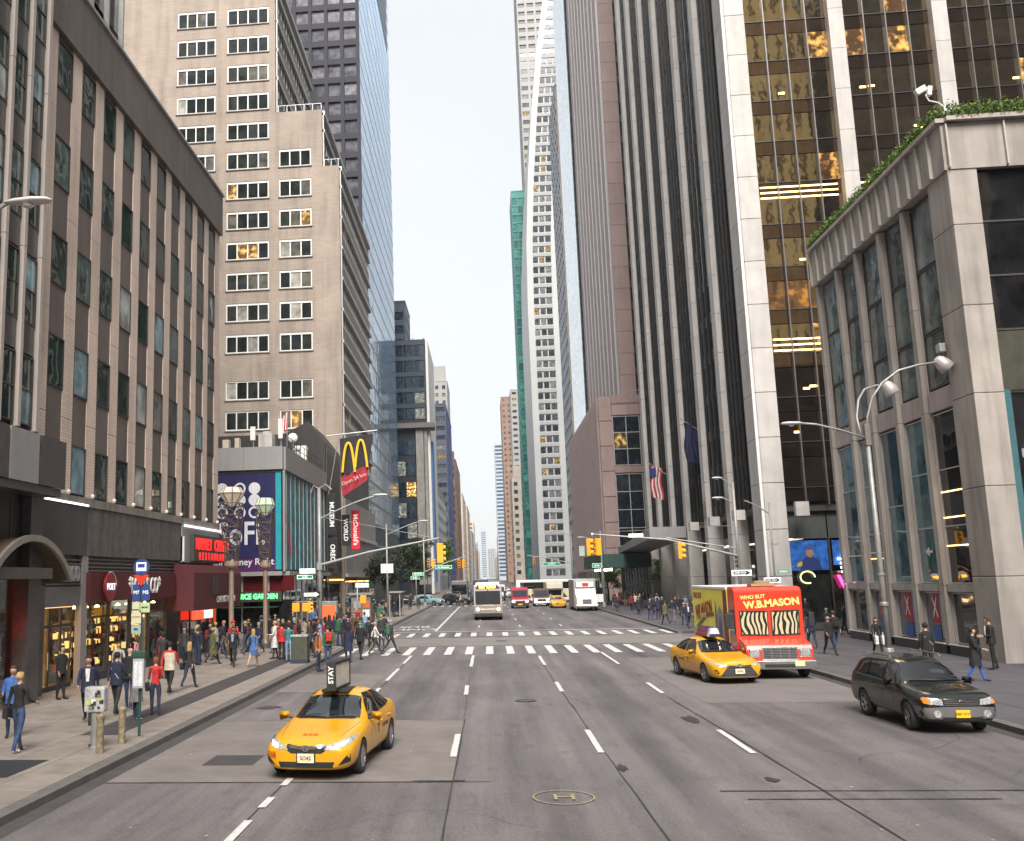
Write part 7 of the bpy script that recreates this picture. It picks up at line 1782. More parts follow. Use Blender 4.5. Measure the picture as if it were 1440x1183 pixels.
# further left poles
x, y = -8.6, 84
t = pole('street_lamp', 'street lamp pole with two white sign backs on the far left sidewalk', 'street lamp', x, y, 8.4, .10, .07)
MB().tube(arcpts((x,y,7.6),(-5.6,y,8.7),.4), .04, 8).build('arm', GALV, t); cobra(t, (-5.8,y,8.7), (1,0), .8)
for s in (-1, 1): plate_sign(t, x+s*.28, y-.08, 4.75, 0, .5, .78, WHITE)
t = thing('bus_shelter', 'glass bus shelter on the far left sidewalk behind the pedestrians', 'bus shelter', (-9.3, 100, .14))
for yy in (98,102): MB().box(-9.9,-9.8,yy-.05,yy+.05,.13,2.5).box(-8.9,-8.8,yy-.05,yy+.05,.13,2.5).build('post', STEEL, t)
MB().box(-10.0,-8.6,97.8,102.2,2.5,2.62).build('roof', STEEL, t); MB().box(-9.88,-9.85,98,102,.4,2.4).build('glass', CLEAR, t)
MB().box(-9.8,-8.9,102.0,102.06,.5,2.3).build('advert_panel', mat('shelter poster', (.45,.42,.4), .5, var=.5, scale=3), t)
# far intersection masts
def far_mast(label, x, y, H_, ax, z0, z1, heads, signs, lamp=None, group='traffic masts at the far intersection'):
    t = pole('traffic_mast', label, 'traffic mast', x, y, H_, .12, .09, group)
    if ax is not None: MB().tube([(x,y,z0),((x+ax)/2,y,(z0+z1)/2+.15),(ax,y,z1)], [.08,.065,.05], 8).build('signal_arm', GALV, t)
    for hx, hz, rz in heads: signal(t, hx, y, hz, rz, 1.05)
    for sx, sz, w, wd in signs: plate_sign(t, sx, y-.1, sz, 0, w, .5, GREENS, wd, SW, .3, SW)
    if lamp: MB().tube(arcpts((x,y,lamp[1]-.8),(lamp[0],y,lamp[1]),.3), .04, 6).build('lamp_arm', GALV, t); cobra(t, (lamp[0],y,lamp[1]), (1 if lamp[0] > x else -1,0), .9)
    return t
far_mast('traffic mast at the far left corner with green street sign on its arm', -8.6, 133, 9.2, -2.9, 4.7, 6.7, [(-8.0,5.9,0),(-7.4,5.9,R(90)),(-3.9,5.7,0),(-3.3,5.7,R(60))], [(-6.0,5.3,2.3,'Av Americas')])
far_mast('traffic mast past the far intersection on the right with green sign', 12.7, 152, 10.4, 6.0, 5.6, 7.0, [(7.0,6.1,0)], [(9.6,5.6,2.6,'W 47 St')], (10.6,10.6))
far_mast('lamp and sign pole right of the box truck on the right sidewalk', 13.2, 117, 8.8, None, 0, 0, [], [(12.6,4.9,1.1,'6 Av')], (11.4,8.2))
# green street signs on a short post at the far left corner
t = pole('sign_post', 'short post with two green street name signs at the far left corner', 'sign post', -9.6, 131, 4.6, .05, .05, base=False)
plate_sign(t, -9.3, 130.9, 4.45, 0, 1.5, .42, GREENS, 'W 47 St', SW, .3, SW); plate_sign(t, -9.7, 130.9, 3.95, R(25), 1.3, .4, GREENS, '6 Av', SW, .3, SW)
# --- right corner mast with long arm -----------------------------------------------------------
x, y = 17.3, 70.5
t = pole('traffic_mast', 'tall grey mast behind the food truck with long arm carrying two signals', 'traffic mast', x, y, 9.9, .13, .09)
MB().tube([(x,y,4.9),(12.5,y,6.15),(7.4,y,6.65)], [.09,.07,.05], 10).build('signal_arm', GALV, t)
MB().tube([(x,y,5.4),(12.5,y,6.25)], .05, 6).build('arm_brace', GALV, t); MB().tube([(x,y,7.0),(7.5,y,6.75)], .012, 4).build('guy_wire', GALV, t)
MB().lathe([(.09,-.06),(.09,.06)], (7.38,y,6.65), 10, 'x').build('arm_cap', WHITE, t)
signal(t, 7.15, y-.1, 5.75, R(55), 1.15); signal(t, 7.75, y+.05, 5.75, R(-150), 1.15); MB().tube([(7.4,y,6.65),(7.4,y,6.3)], .03, 6).build('hanger', GALV, t)
plate_sign(t, 6.62, y+.1, 5.5, R(20), .42, .7, mat('grey green sign', (.3,.36,.34), .5))
signal(t, 13.4, y-.1, 5.35, R(70), 1.1); MB().tube([(13.4,y,6.05),(13.4,y,5.9)], .03, 6).build('hanger', GALV, t)
MB().box(9.9,10.9,y-.12,y+.02,6.35,6.6).build('amber_beacon', lamp_mat('peach beacon', (1,.72,.45), .5), t, bevel=.04)
MB().tube(arcpts((x,y,9.6),(16.5,y,10.35),.35), .04, 8).build('lamp_arm', GALV, t); cobra(t, (16.6,y,10.35), (-1,0), .7)
MB().tube(arcpts((x,y,8.5),(16.4,y,8.95),.3), .04, 8).build('lamp_arm', GALV, t); cobra(t, (16.6,y,8.95), (-1,0), .8)
plate_sign(t, 17.4, y-.16, 3.72, 0, 1.35, .40, SW, 'ONE WAY', SK, .17, None, 1)
for z in (4.2,4.5,4.8): MB().box(x-.24,x-.08,y-.2,y,z-.1,z+.1).build('control_box', DKFRAME, t)
x, y = 19.0, 68.2
t = pole('sign_post', 'slim grey post with arrow sign and green street sign right of the mast', 'sign post', x, y, 8.2, .07, .06)
MB().tube(arcpts((x,y,7.6),(17.4,y,8.55),.4), .045, 8).build('arm', GALV, t)
plate_sign(t, x-.2, y-.1, 3.2, 0, 1.1, .36, SW, 'ONE WAY', SK, .15, None, 1); plate_sign(t, x+.55, y-.1, 3.75, 0, .8, .28, mat('street sign aqua', (.25,.5,.42), .5), 'W 48 St', SW, .14)
MB().tube([(x-.1,y,5.6),(x+.35,y,5.6)], .05, 6).build('bracket', GALV, t)
# --- tall lamp pole before the stone building ----------------------------------------------------
x, y = 15.75, 41.6
t = pole('street_lamp', 'tall lamp pole with two bell shaped heads and one flat head by the stone building', 'street lamp', x, y, 9.0, .13, .08)
MB().lathe([(.17,2.2),(.17,2.3),(.15,2.35)], (x,y,.13), 12).lathe([(.14,3.4),(.14,3.5)], (x,y,.13), 12).build('clamp_ring', GALV, t)
MB().box(x-.11,x+.11,y-.11,y+.11,8.8,9.7).build('arm_bracket', mat('bracket bronze', (.15,.13,.12), .5), t, bevel=.02)
MB().tube([(x,y,9.1),(x+.08,y,10.0),(x+.35,y,10.8),(x+.8,y,11.4),(x+1.5,y,11.9),(x+2.3,y,12.1),(x+3.0,y,12.18)], .05, 8).build('bell_arm', GALV, t, smooth=True)
MB().tube([(x-.1,y+.3,9.1),(x-.05,y+.8,10.1),(x+.2,y+1.1,10.9),(x+.6,y+1.4,11.4),(x+1.2,y+1.6,11.6),(x+1.5,y+1.7,11.6)], .05, 8).build('bell_arm', GALV, t, smooth=True)
def bell(p, tilt, s=.9):
    M = T(p) @ Matrix.Rotation(R(tilt),4,'Y') @ Matrix.Diagonal((s,s,s,1))
    h = MB().lathe([(.06,.42),(.14,.40),(.26,.25),(.33,.0),(.35,-.28),(.33,-.30),(.1,-.22)], n=18).build('bell_head', mat('bell lamp metal', (.46,.43,.42), .4, metal=.3, stain=.15), t, M, smooth=True)
    MB().lathe([(.31,-.29),(.15,-.33),(.01,-.34)], n=16).build('lamp_lens', MATS['lamp lens'], h, M)
bell((x+3.3,y,12.1), -42); bell((x+1.75,y+1.7,11.45), -30)
MB().tube([(x,y,9.1),(x-1.05,y,9.5),(x-2.0,y,9.77),(x-2.6,y,9.84)], .045, 8).build('flat_arm', GALV, t, smooth=True); cobra(t, (x-2.55,y,9.84), (-1,0), .85)
# street trees: a dark bare-limbed clump far on the left, one past it, little ones on the right plaza
def tree(label, x, y, h, r, n, size=.16, cols=None, group=None):
    t = thing('tree', label, 'tree', (x, y, .14), 0, group)
    rt = random.Random(int(x*10+y)); mb = MB()
    mb.tube([(x,y,.1),(x+.05,y,h*.25),(x-.05,y,h*.45),(x,y,h*.7)], [.16,.13,.1,.05], 8); tips = []
    for k in range(9):
        a = k*2.4; z0 = h*(.3+.05*k); p0 = Vector((x,y,z0)); p2 = p0+Vector((math.cos(a)*r*.7, math.sin(a)*r*.7, h*.22)); pm = p0.lerp(p2,.5)+Vector((0,0,.2))
        mb.tube([p0,pm,p2], [.06,.04,.02], 6); tips.append(p2); tips.append(pm)
    mb.build('trunk', mat('bark', (.06,.045,.035), .9, var=.3, scale=6), t, smooth=True)
    lf = MB()
    clumps = [tips[rt.randrange(len(tips))]+Vector((rt.gauss(0,.35*r),rt.gauss(0,.35*r),rt.gauss(.1*h,.1*h))) for _ in range(46)]
    for _ in range(n):
        c = clumps[rt.randrange(len(clumps))]+Vector((rt.gauss(0,.16*r),rt.gauss(0,.16*r),rt.gauss(0,.13*r)))
        a = Vector((rt.gauss(0,1),rt.gauss(0,1),rt.gauss(0,1))).normalized()*size*rt.uniform(.5,1.3); b = a.cross(Vector((rt.gauss(0,1),rt.gauss(0,1),rt.gauss(0,1)))).normalized()*size*.55
        lf.add([c-a,c+b,c+a,c-b], [(0,1,2,3)], rt.randrange(3))
    lf.build('crown', cols or LEAF[:3], t, fix=False)
DLEAF = [mat('dark leaf %d' % i, c, .7, var=.3, scale=5) for i, c in enumerate(((.018,.032,.012),(.028,.045,.015),(.012,.02,.01)))]
for i, (x, y, h) in enumerate(((-12.6,120,6.5),(-11.8,153,8.5),(-12.0,164,9),(-12.8,176,9))):
    tree('dark leafy street tree on the left sidewalk, %s counting away' % ('first','second','third','last')[i], x, y, h, 1.9, 4200, .17, DLEAF, 'street trees on the far left sidewalk')
tree('yellowish green tree far down the left side under the netted building', -13.4, 330, 15, 1.6, 2000, .4, LEAF[:3])
tree('slim green tree on the right plaza among the tower columns', 20.6, 118.5, 5.2, 1.4, 2600, .14); tree('slim green tree behind the scaffold on the right sidewalk', 16.6, 141.5, 5.5, 1.6, 2600, .16)
# ================================================================== PEOPLE
def skin_mesh(verts, edges, radii, root, lvl=2):
    me = bpy.data.meshes.new('sk'); me.from_pydata([tuple(v) for v in verts], edges, [])
    o = bpy.data.objects.new('sk', me); COL.objects.link(o)
    md = o.modifiers.new('skin', 'SKIN'); md.use_smooth_shade = True; md.branch_smoothing = .4
    for i, r_ in enumerate(radii): me.skin_vertices[0].data[i].radius = r_
    me.skin_vertices[0].data[root].use_root = True
    s = o.modifiers.new('s', 'SUBSURF'); s.levels = lvl; s.render_levels = lvl
    dg = bpy.context.evaluated_depsgraph_get(); dg.update()
    res = bpy.data.meshes.new_from_object(o.evaluated_get(dg), depsgraph=dg); bpy.data.objects.remove(o); return res
# height 1.75; faces -y.  pose = leg swing, arm swings (upper, fore) in degrees, forward positive
POSES = {
 'walk':   dict(l=(26,2), r=(-20,22), al=(-24,14), ar=(26,24)),
 'walk2':  dict(l=(-22,26), r=(24,2), al=(24,28), ar=(-22,12)),
 'stride': dict(l=(16,4), r=(-12,14), al=(-14,10), ar=(14,60)),
 'stand':  dict(l=(3,2), r=(-3,4), al=(2,10), ar=(-2,12)),
 'lean':   dict(l=(6,2), r=(-4,10), al=(8,80), ar=(4,20), out=6),
 'phone':  dict(l=(2,2), r=(-5,8), al=(6,78), ar=(2,84), head=16),
 'call':   dict(l=(4,2), r=(-3,6), al=(30,135), ar=(0,14)),
}
BODYC = {}
def person_mesh(pose, female=False):
    key = (pose, female)
    if key in BODYC: return BODYC[key]
    P = POSES[pose]; V = []; E = []; Rr = []; tagv = []
    def v(p, r_, tg, par=None):
        V.append(Vector(p)); Rr.append(r_ if isinstance(r_, tuple) else (r_, r_)); tagv.append(tg)
        if par is not None: E.append((par, len(V)-1))
        return len(V)-1
    sw = .175 if not female else .155; hw = .10 if not female else .105
    pel = v((0,0,.95), (.155,.105) if not female else (.165,.11), 'hip')
    wa = v((0,.01,1.10), (.135,.095) if not female else (.115,.085), 'top', pel)
    ch = v((0,.0,1.28), (.165,.11) if not female else (.14,.105), 'top', wa)
    sh = v((0,.01,1.43), (.12,.085) if not female else (.10,.08), 'top', ch)
    hd = P.get('head', 0); hf = -math.sin(R(hd))*.2
    nk = v((0,.0+hf*.2,1.51), (.052,.052), 'skin', sh)
    h1 = v((0,-.012+hf*.5,1.585), (.062,.072), 'skin', nk); h2 = v((0,-.02+hf*.8,1.66), (.075,.090), 'skin', h1); h3 = v((0,-.008+hf,1.725), (.062,.075), 'skin', h2)
    v((0,-.108+hf*.75,1.628), (.014,.016), 'skin', h2)
    for s in (-1, 1): v((s*.083,.0+hf*.8,1.645), (.012,.022), 'skin', h2)
    for s, sg, ag in ((1, P['l'], P['al']), (-1, P['r'], P['ar'])):
        up, kn = R(sg[0]), R(sg[1])
        hip = v((s*hw,0,.88), (.092,.098), 'leg', pel)
        k_ = Vector((s*hw, -math.sin(up)*.42, .88-math.cos(up)*.42)); m_ = Vector((s*hw,0,.88)).lerp(k_,.5)
        m1 = v(m_, (.076,.082), 'leg', hip); kk = v(k_, (.056,.06), 'leg', m1)
        lo = up-kn; an = k_+Vector((0, -math.sin(lo)*.40, -math.cos(lo)*.40))
        cf = v(k_.lerp(an,.4)+Vector((0,.012,0)), (.052,.058), 'leg', kk); aa = v(an, (.037,.04), 'leg', cf)
        ft = an+Vector((s*.015,-.10,-.038)); he = v(an+Vector((0,.03,-.045)), (.036,.036), 'shoe', aa)
        f1 = v(ft, (.040,.030), 'shoe', aa); v(ft+Vector((s*.008,-.09,-.012)), (.036,.022), 'shoe', f1)
        ua, fa = R(ag[0]), R(ag[0]+ag[1]); out = R(P.get('out', 5))
        S = Vector((s*(sw+.01),.01,1.405)); a0 = v(S, (.058,.06), 'top', sh)
        El = S+Vector((s*math.sin(out)*.29+s*.02, -math.sin(ua)*.28, -math.cos(ua)*.28)); a1 = v(S.lerp(El,.5), (.046,.05), 'top', a0); a2 = v(El, (.039,.042), 'top', a1)
        Wr = El+Vector((-s*.02, -math.sin(fa)*.25, -math.cos(fa)*.25)); a3 = v(El.lerp(Wr,.55), (.034,.034), 'top', a2); a4 = v(Wr, (.024,.026), 'skin', a3)
        d = (Wr-El).normalized(); pm = Wr+d*.055; a5 = v(pm, (.036,.018), 'skin', a4)
        side = Vector((1,0,0)); nrm = d.cross(side).normalized()
        for q, (off, ln) in enumerate(((-.027,.052),(-.009,.064),(.009,.06),(.026,.047))):
            b0 = v(pm+d*.035+nrm*off, (.0095,.0095), 'skin', a5); b1 = v(pm+d*(.035+ln*.55)+nrm*off-side*s*.010, (.0085,.0085), 'skin', b0); v(pm+d*(.035+ln*.9)+nrm*off-side*s*.026, (.007,.007), 'skin', b1)
        t0 = v(Wr+d*.035+nrm*.038, (.011,.011), 'skin', a5); v(Wr+d*.07+nrm*.055-side*s*.01, (.009,.009), 'skin', t0)
    me = skin_mesh(V, E, Rr, pel, 1)
    # which bone is each face on -> clothing region
    order = ['skin','top','leg','shoe','hip']; me.materials.clear()
    for _ in range(4): me.materials.append(None)
    segs = [(V[a], V[b], tagv[a], tagv[b], max(Rr[a][0], Rr[b][0])) for a, b in E]
    idx = []
    for p in me.polygons:
        c = p.center; best = None
        for A, B, ta, tb, r_ in segs:
            ab = B-A; t_ = max(0, min(1, (c-A).dot(ab)/ab.length_squared)); dd = (c-(A+ab*t_)).length-r_*.8
            if best is None or dd < best[0]: best = (dd, ta if t_ < .5 else tb, tb)
        tg = best[1]
        if tg == 'hip': tg = 'leg' if c.z < .93 else 'top'
        if tg == 'top' and c.z < .90 and abs(c.x) < .14: tg = 'leg'
        idx.append({'skin':0,'top':1,'leg':2,'shoe':3}[tg])
    me.polygons.foreach_set('material_index', idx); me.update()
    zmin = min(v_.co.z for v_ in me.vertices)
    for v_ in me.vertices: v_.co.z -= zmin
    BODYC[key] = (me, -zmin, hf); return BODYC[key]
CLO = {}
def cloth_mat(col):
    k = tuple(round(c,3) for c in col)
    if k not in CLO: CLO[k] = mat('cloth %.3f %.3f %.3f' % k, col, .85, var=.42, scale=7, bump=.15, bscale=14)
    return CLO[k]
COLS = {'bare':(.42,.25,.18),'black':(.012,.012,.014),'navy':(.014,.018,.045),'dark grey':(.035,.034,.036),'grey':(.14,.14,.145),'light grey':(.30,.29,.29),'white':(.55,.54,.53),'blue':(.05,.12,.30),'bright blue':(.03,.10,.40),
        'light blue':(.20,.28,.42),'red':(.42,.02,.02),'dark red':(.16,.02,.03),'green':(.03,.13,.06),'olive':(.09,.085,.035),'tan':(.38,.25,.14),'brown':(.09,.05,.03),'cream':(.48,.42,.33),'orange':(.45,.14,.03),
        'purple':(.12,.03,.15),'pink':(.5,.22,.26),'teal':(.03,.15,.17),'denim':(.03,.055,.12),'dark denim':(.018,.028,.06),'khaki':(.22,.17,.11),'camel':(.30,.18,.09),'charcoal':(.022,.022,.024)}
SKINC = [(.42,.25,.18),(.36,.20,.14),(.22,.12,.08),(.11,.06,.045),(.48,.30,.22)]
HAIRC = {'dark':(.012,.009,.008),'brown':(.05,.028,.016),'blonde':(.35,.23,.10),'grey':(.25,.24,.23),'bald':None,'red':(.18,.05,.02)}
def hair_mesh(kind):
    def fn():
        mb = MB(); rings = []; n = 14
        lo = {'short':1.60,'long':1.42,'bob':1.53}[kind]
        prof = [(.028,1.765),(.062,1.752),(.083,1.715),(.093,1.67)]+[(.093-.012*i if kind != 'long' else .095, 1.67-(1.67-lo)*(i+1)/3) for i in range(3)]
        vs = []
        for r_, z in prof:
            for k in range(n):
                a = math.pi*(.0)+2*math.pi*k/n; x, y = math.cos(a), math.sin(a)
                fr = 1.0
                yy = y*r_*1.12
                if y < -.25 and z < 1.70: fr = 0  # leave the face open: pull the front back along the temple
                vs.append((x*r_ if fr else x*r_*.99, (yy if fr else -.02), z))
        fs = [tuple(range(n))]+[(i*n+k,(i+1)*n+k,(i+1)*n+(k+1)%n,i*n+(k+1)%n) for i in range(len(prof)-1) for k in range(n)]
        mb.add(vs, fs); return mb.mesh('hair', cloth_mat((.02,.015,.01)), True)
    return shared(('hair', kind), fn)
def coat_mesh(kind):
    def fn():
        mb = MB(); n = 16
        prof = {'coat':[(.175,.125,1.40),(.185,.135,1.25),(.16,.12,1.10),(.185,.145,.93),(.215,.17,.70),(.235,.19,.52)],
                'jacket':[(.178,.128,1.41),(.19,.14,1.27),(.175,.135,1.10),(.19,.15,.93),(.195,.155,.84)],
                'dress':[(.13,.11,1.08),(.185,.145,.93),(.21,.17,.75),(.235,.19,.58)],
                'skirt':[(.14,.11,1.04),(.185,.145,.92),(.205,.165,.75),(.215,.17,.62)]}[kind]
        vs = []
        for rx, ry, z in prof:
            for k in range(n):
                a = 2*math.pi*k/n; w = 1+.035*math.sin(3*a+z*9); vs.append((rx*w*math.cos(a), ry*w*math.sin(a)+.005, z))
        fs = [(i*n+k,(i+1)*n+k,(i+1)*n+(k+1)%n,i*n+(k+1)%n) for i in range(len(prof)-1) for k in range(n)]
        mb.add(vs, fs); return mb.mesh(kind, cloth_mat((.02,.02,.02)), True)
    return shared(('coat', kind), fn)
def set_mats(o, ms):
    for i, m_ in enumerate(ms):
        o.material_slots[i].link = 'OBJECT'; o.material_slots[i].material = m_
SHOE = {'black':(.01,.01,.01),'white':(.5,.5,.5),'brown':(.09,.045,.02)}
EYEM = mat('eye and brow', (.02,.012,.01), .5)
PEOPLE = []
def person(label, x, y, face, pose='stand', top='black', leg='dark denim', hair='dark', style='short', wear=None, wearc=None, skin=0, female=False, h=1.75, bag=None, bagc='black', shoe='black', z=None, group=None, hat=None, shirt=False):
    """face: compass of the gaze, 0 = towards the camera, 90 = to picture right (+x)"""
    z = (.14 if (x < -8.0 or x > 11.9) and not (56.8 < y < 65.4) else .004) if z is None else z
    me, dz, hf = person_mesh(pose, female); s = h/1.76
    M = T((x,y,z)) @ RZ(R(face)) @ Matrix.Diagonal((s,s,s,1))
    t = bpy.data.objects.new('person', None); link(t, None, T((x,y,z)) @ RZ(R(face))); tag(t, label, 'person', group)
    b = inst('body', me, t, M); set_mats(b, [mat('skin %d' % skin, SKINC[skin], .6, var=.06), cloth_mat(COLS[top]), cloth_mat(COLS[leg]), cloth_mat(SHOE[shoe])])
    Mh = M @ T((0, hf, dz))
    if HAIRC[hair]:
        o = inst('hair', hair_mesh(style), t, Mh); set_mats(o, [cloth_mat(HAIRC[hair])])
    if y < 60:
        f = shared('face', lambda: MB().box(-.040,-.018,-.114,-.10,1.655,1.664).box(.018,.040,-.114,-.10,1.655,1.664).box(-.024,.024,-.106,-.092,1.592,1.599).mesh('face_features', EYEM)); inst('face_features', f, t, Mh)
    if wear:
        o = inst(wear, coat_mesh(wear), t, M @ T((0,0,dz))); set_mats(o, [cloth_mat(COLS[wearc or top])])
    if shirt:
        o = inst('shirt_front', shared('shirt', lambda: MB().prism([(-.035,1.12),(.035,1.12),(.06,1.44),(-.06,1.44)], 'y', -.155, -.125).mesh('shirt_front', cloth_mat(COLS['white']))), t, M @ T((0,0,dz))); set_mats(o, [cloth_mat(COLS['light blue' if shirt == 'blue' else 'white'])])
    if bag == 'backpack':
        o = MB().box(-.15,.15,.10,.27,1.02,1.45).build('backpack', cloth_mat(COLS[bagc]), t, M @ T((0,0,dz)), bevel=.05)
        MB().box(-.10,.10,.27,.31,1.07,1.27).build('backpack_pocket', cloth_mat(COLS[bagc]), o, M @ T((0,0,dz)), bevel=.02)
    elif bag == 'shoulder':
        MB().box(-.07,.07,-.16,.16,.74,1.0).build('shoulder_bag', cloth_mat(COLS[bagc]), t, M @ T((.25,.03,dz)), bevel=.04)
        MB().tube([(.24,-.08,.95),(.17,-.07,1.45),(.17,.09,1.45),(.24,.10,.95)], .009, 5).build('bag_strap', cloth_mat(COLS[bagc]), t, M @ T((0,0,dz)))
    elif bag == 'cross':
        MB().box(-.15,.05,-.20,-.12,.86,1.06).build('shoulder_bag', cloth_mat(COLS[bagc]), t, M @ T((0,0,dz)), bevel=.03)
        MB().tube([(-.15,-.14,1.0),(.0,-.155,1.25),(.14,-.06,1.47),(.10,.12,1.30),(-.14,.14,1.02)], .014, 5).build('bag_strap', cloth_mat(COLS['light grey']), t, M @ T((0,0,dz)))
    elif bag == 'carrier':
        for s_ in (-1, 1):
            MB().prism([(-.17,.0),(.17,.0),(.19,.36),(.08,.38),(-.08,.38),(-.19,.36)], 'x', -.07, .07).build('carrier_bag', mat('white bag print', (.65,.65,.66), .5, var=.35, scale=14), t, M @ T((.14*s_+.05,-.24,dz+.60)), bevel=.03)
            MB().tube([(.14*s_+.05,-.32,.97),(.14*s_+.05,-.26,1.12),(.14*s_+.05,-.18,.97)], .01, 5).build('bag_handle', cloth_mat(COLS['white']), t, M @ T((0,0,dz)))
    if hat: MB().lathe([(.0,1.81),(.07,1.80),(.10,1.74),(.103,1.69)], (0,-.005,0), 12).build('hat', cloth_mat(COLS[hat]), t, Mh, smooth=True)
    PEOPLE.append(t); return t

# ---- those one can pick out --------------------------------------------------------------
person('person in black t-shirt and jeans with camera bag at the left edge', -10.75, 22.1, 165, 'stride', 'black', 'denim', 'blonde', 'short', bag='shoulder', skin=0, shoe='white', h=1.78)
person('person in blue jacket facing out behind the black t-shirt at the left edge', -11.9, 24.1, 20, 'phone', 'bright blue', 'dark denim', 'brown', 'short', 'jacket', 'blue', h=1.74)
person('person in black talking on a phone by the glowing lobby door', -14.2, 32.1, 75, 'call', 'black', 'black', 'dark', 'short', 'jacket', 'black', h=1.74)
person('person in navy suit and pale shirt walking towards the call box', -11.0, 26.6, 15, 'walk', 'navy', 'black', 'dark', 'short', 'jacket', 'navy', h=1.86, shirt=True, bag='shoulder', skin=1)
person('person in dark navy jacket seen from behind beside the suited walker', -10.85, 28.3, 170, 'stride', 'navy', 'charcoal', 'dark', 'short', 'jacket', 'navy', h=1.78, bag='cross')
person('person in light grey sweater walking along the shop window', -13.6, 35.6, 30, 'walk2', 'light grey', 'charcoal', 'brown', 'bob', female=True, h=1.68)
person('balding person in black jacket and blue jeans beside the bus stop', -10.95, 29.6, 175, 'lean', 'black', 'denim', 'bald', 'short', 'jacket', 'black', h=1.82, shoe='white')
person('person in grey knee coat and dark jeans behind the bus stop pole', -9.85, 27.2, 150, 'stand', 'navy', 'dark denim', 'dark', 'short', 'coat', 'grey', female=True, h=1.62, shoe='white', hat='dark grey')
person('person in bright red top and brown boots next to the grey coat', -9.62, 28.1, 200, 'phone', 'red', 'dark denim', 'red', 'bob', female=True, h=1.60, shoe='brown', bag='shoulder')
person('person in cream jacket with red sleeves walking away up the sidewalk', -10.95, 33.4, 178, 'walk', 'red', 'black', 'dark', 'short', 'jacket', 'cream', h=1.80)
person('blonde person in black top and brown boots right of the cream jacket', -10.75, 35.0, 172, 'walk2', 'charcoal', 'dark denim', 'blonde', 'long', female=True, h=1.68, bag='shoulder', shoe='brown')
person('dark haired person in charcoal top outside the red lit shop', -12.9, 38.5, 200, 'stand', 'charcoal', 'charcoal', 'dark', 'short', h=1.8, skin=3)
person('person in pink top looking into the lit shop window', -14.3, 39.4, 265, 'stand', 'pink', 'black', 'brown', 'long', female=True, h=1.66)
person('person in tall dark red coat by the shop window shelves', -14.1, 41.8, 240, 'stand', 'dark red', 'black', 'dark', 'bob', 'coat', 'dark red', female=True, h=1.7)
person('person in black suit and pale blue shirt walking this way near the maroon awning', -11.5, 43.9, 5, 'walk', 'black', 'black', 'dark', 'short', 'jacket', 'black', h=1.8, shirt='blue', skin=2)
person('blonde person in blue top with black bag walking away bare legged', -10.45, 43.4, 175, 'walk2', 'blue', 'bare', 'blonde', 'long', 'skirt', 'blue', female=True, h=1.70, bag='shoulder', shoe='white')
person('person in tan coat walking across the left sidewalk corner', -11.2, 51.4, 215, 'walk', 'tan', 'khaki', 'grey', 'short', 'coat', 'tan', h=1.74)
person('person in red jacket and black trousers left of the relay box', -10.0, 47.3, 185, 'stand', 'red', 'black', 'dark', 'short', 'jacket', 'red', h=1.72)
person('person in dark teal jacket and pale jeans touching the relay box', -9.4, 46.0, 190, 'lean', 'teal', 'light blue', 'dark', 'short', h=1.74)
person('person carrying a bright red hat above the maroon awning walkers', -12.3, 47.0, 10, 'call', 'red', 'black', 'dark', 'short', h=1.85, hat='red')
person('person in orange vest standing in the gutter beside the traffic mast', -7.35, 42.3, 95, 'stand', 'brown', 'dark denim', 'brown', 'short', 'jacket', 'orange', h=1.82)
person('person in green jacket with red backpack at the crosswalk edge', -7.55, 46.0, 200, 'stand', 'green', 'denim', 'brown', 'short', 'jacket', 'green', h=1.74, bag='backpack', bagc='red', shoe='white')
person('person in long dark purple coat waiting at the crosswalk', -6.7, 46.7, 185, 'stand', 'navy', 'dark denim', 'dark', 'long', 'coat', 'navy', female=True, h=1.72, bag='shoulder')
person('tall person in black coat with pale cap waiting at the crosswalk', -6.3, 48.2, 160, 'stride', 'black', 'charcoal', 'grey', 'short', 'jacket', 'black', h=1.84, hat='olive')
person('person in white shirt and grey trousers stepping off the kerb', -5.9, 51.0, 110, 'walk', 'white', 'dark grey', 'grey', 'short', h=1.74, bag='shoulder')
person('grey haired person in dark grey coat with green backpack on the crosswalk', -5.2, 51.9, 120, 'walk2', 'dark grey', 'dark grey', 'grey', 'short', 'jacket', 'dark grey', h=1.80, bag='backpack', bagc='green')
person('person in black suit looking at a phone by the corner pier', 17.9, 37.9, 250, 'phone', 'black', 'black', 'brown', 'short', 'jacket', 'black', h=1.86, shirt=True)
person('person in black coat and striped blue leggings beside the black suit', 15.6, 34.2, 60, 'stride', 'black', 'bright blue', 'dark', 'short', 'coat', 'black', female=True, h=1.72, shoe='black')
person('person in black jacket with pale strap behind the dark estate car', 14.9, 36.0, 185, 'stand', 'black', 'charcoal', 'dark', 'short', 'jacket', 'black', h=1.78, bag='cross')
person('dark haired person carrying two white carrier bags by the lamp pole', 16.3, 44.2, -8, 'walk', 'black', 'charcoal', 'dark', 'long', female=True, h=1.68, bag='carrier')
person('person in black jacket walking towards the camera right of the truck', 14.7, 45.3, 5, 'walk', 'black', 'black', 'bald', 'short', 'jacket', 'black', h=1.76, skin=1)
person('person with black backpack and jeans walking away by the teal windows', 15.9, 48.2, 180, 'walk2', 'charcoal', 'denim', 'brown', 'short', 'jacket', 'charcoal', h=1.84, bag='backpack', bagc='black', shoe='white')
person('dark figure walking behind the black backpack carrier at the teal windows', 15.2, 49.3, 178, 'walk', 'navy', 'dark denim', 'dark', 'short', 'jacket', 'navy', h=1.80)
person('person in khaki jacket standing alone at the right kerb past the crosswalk', 12.6, 73.5, 200, 'walk', 'olive', 'charcoal', 'brown', 'short', 'jacket', 'olive', h=1.78)
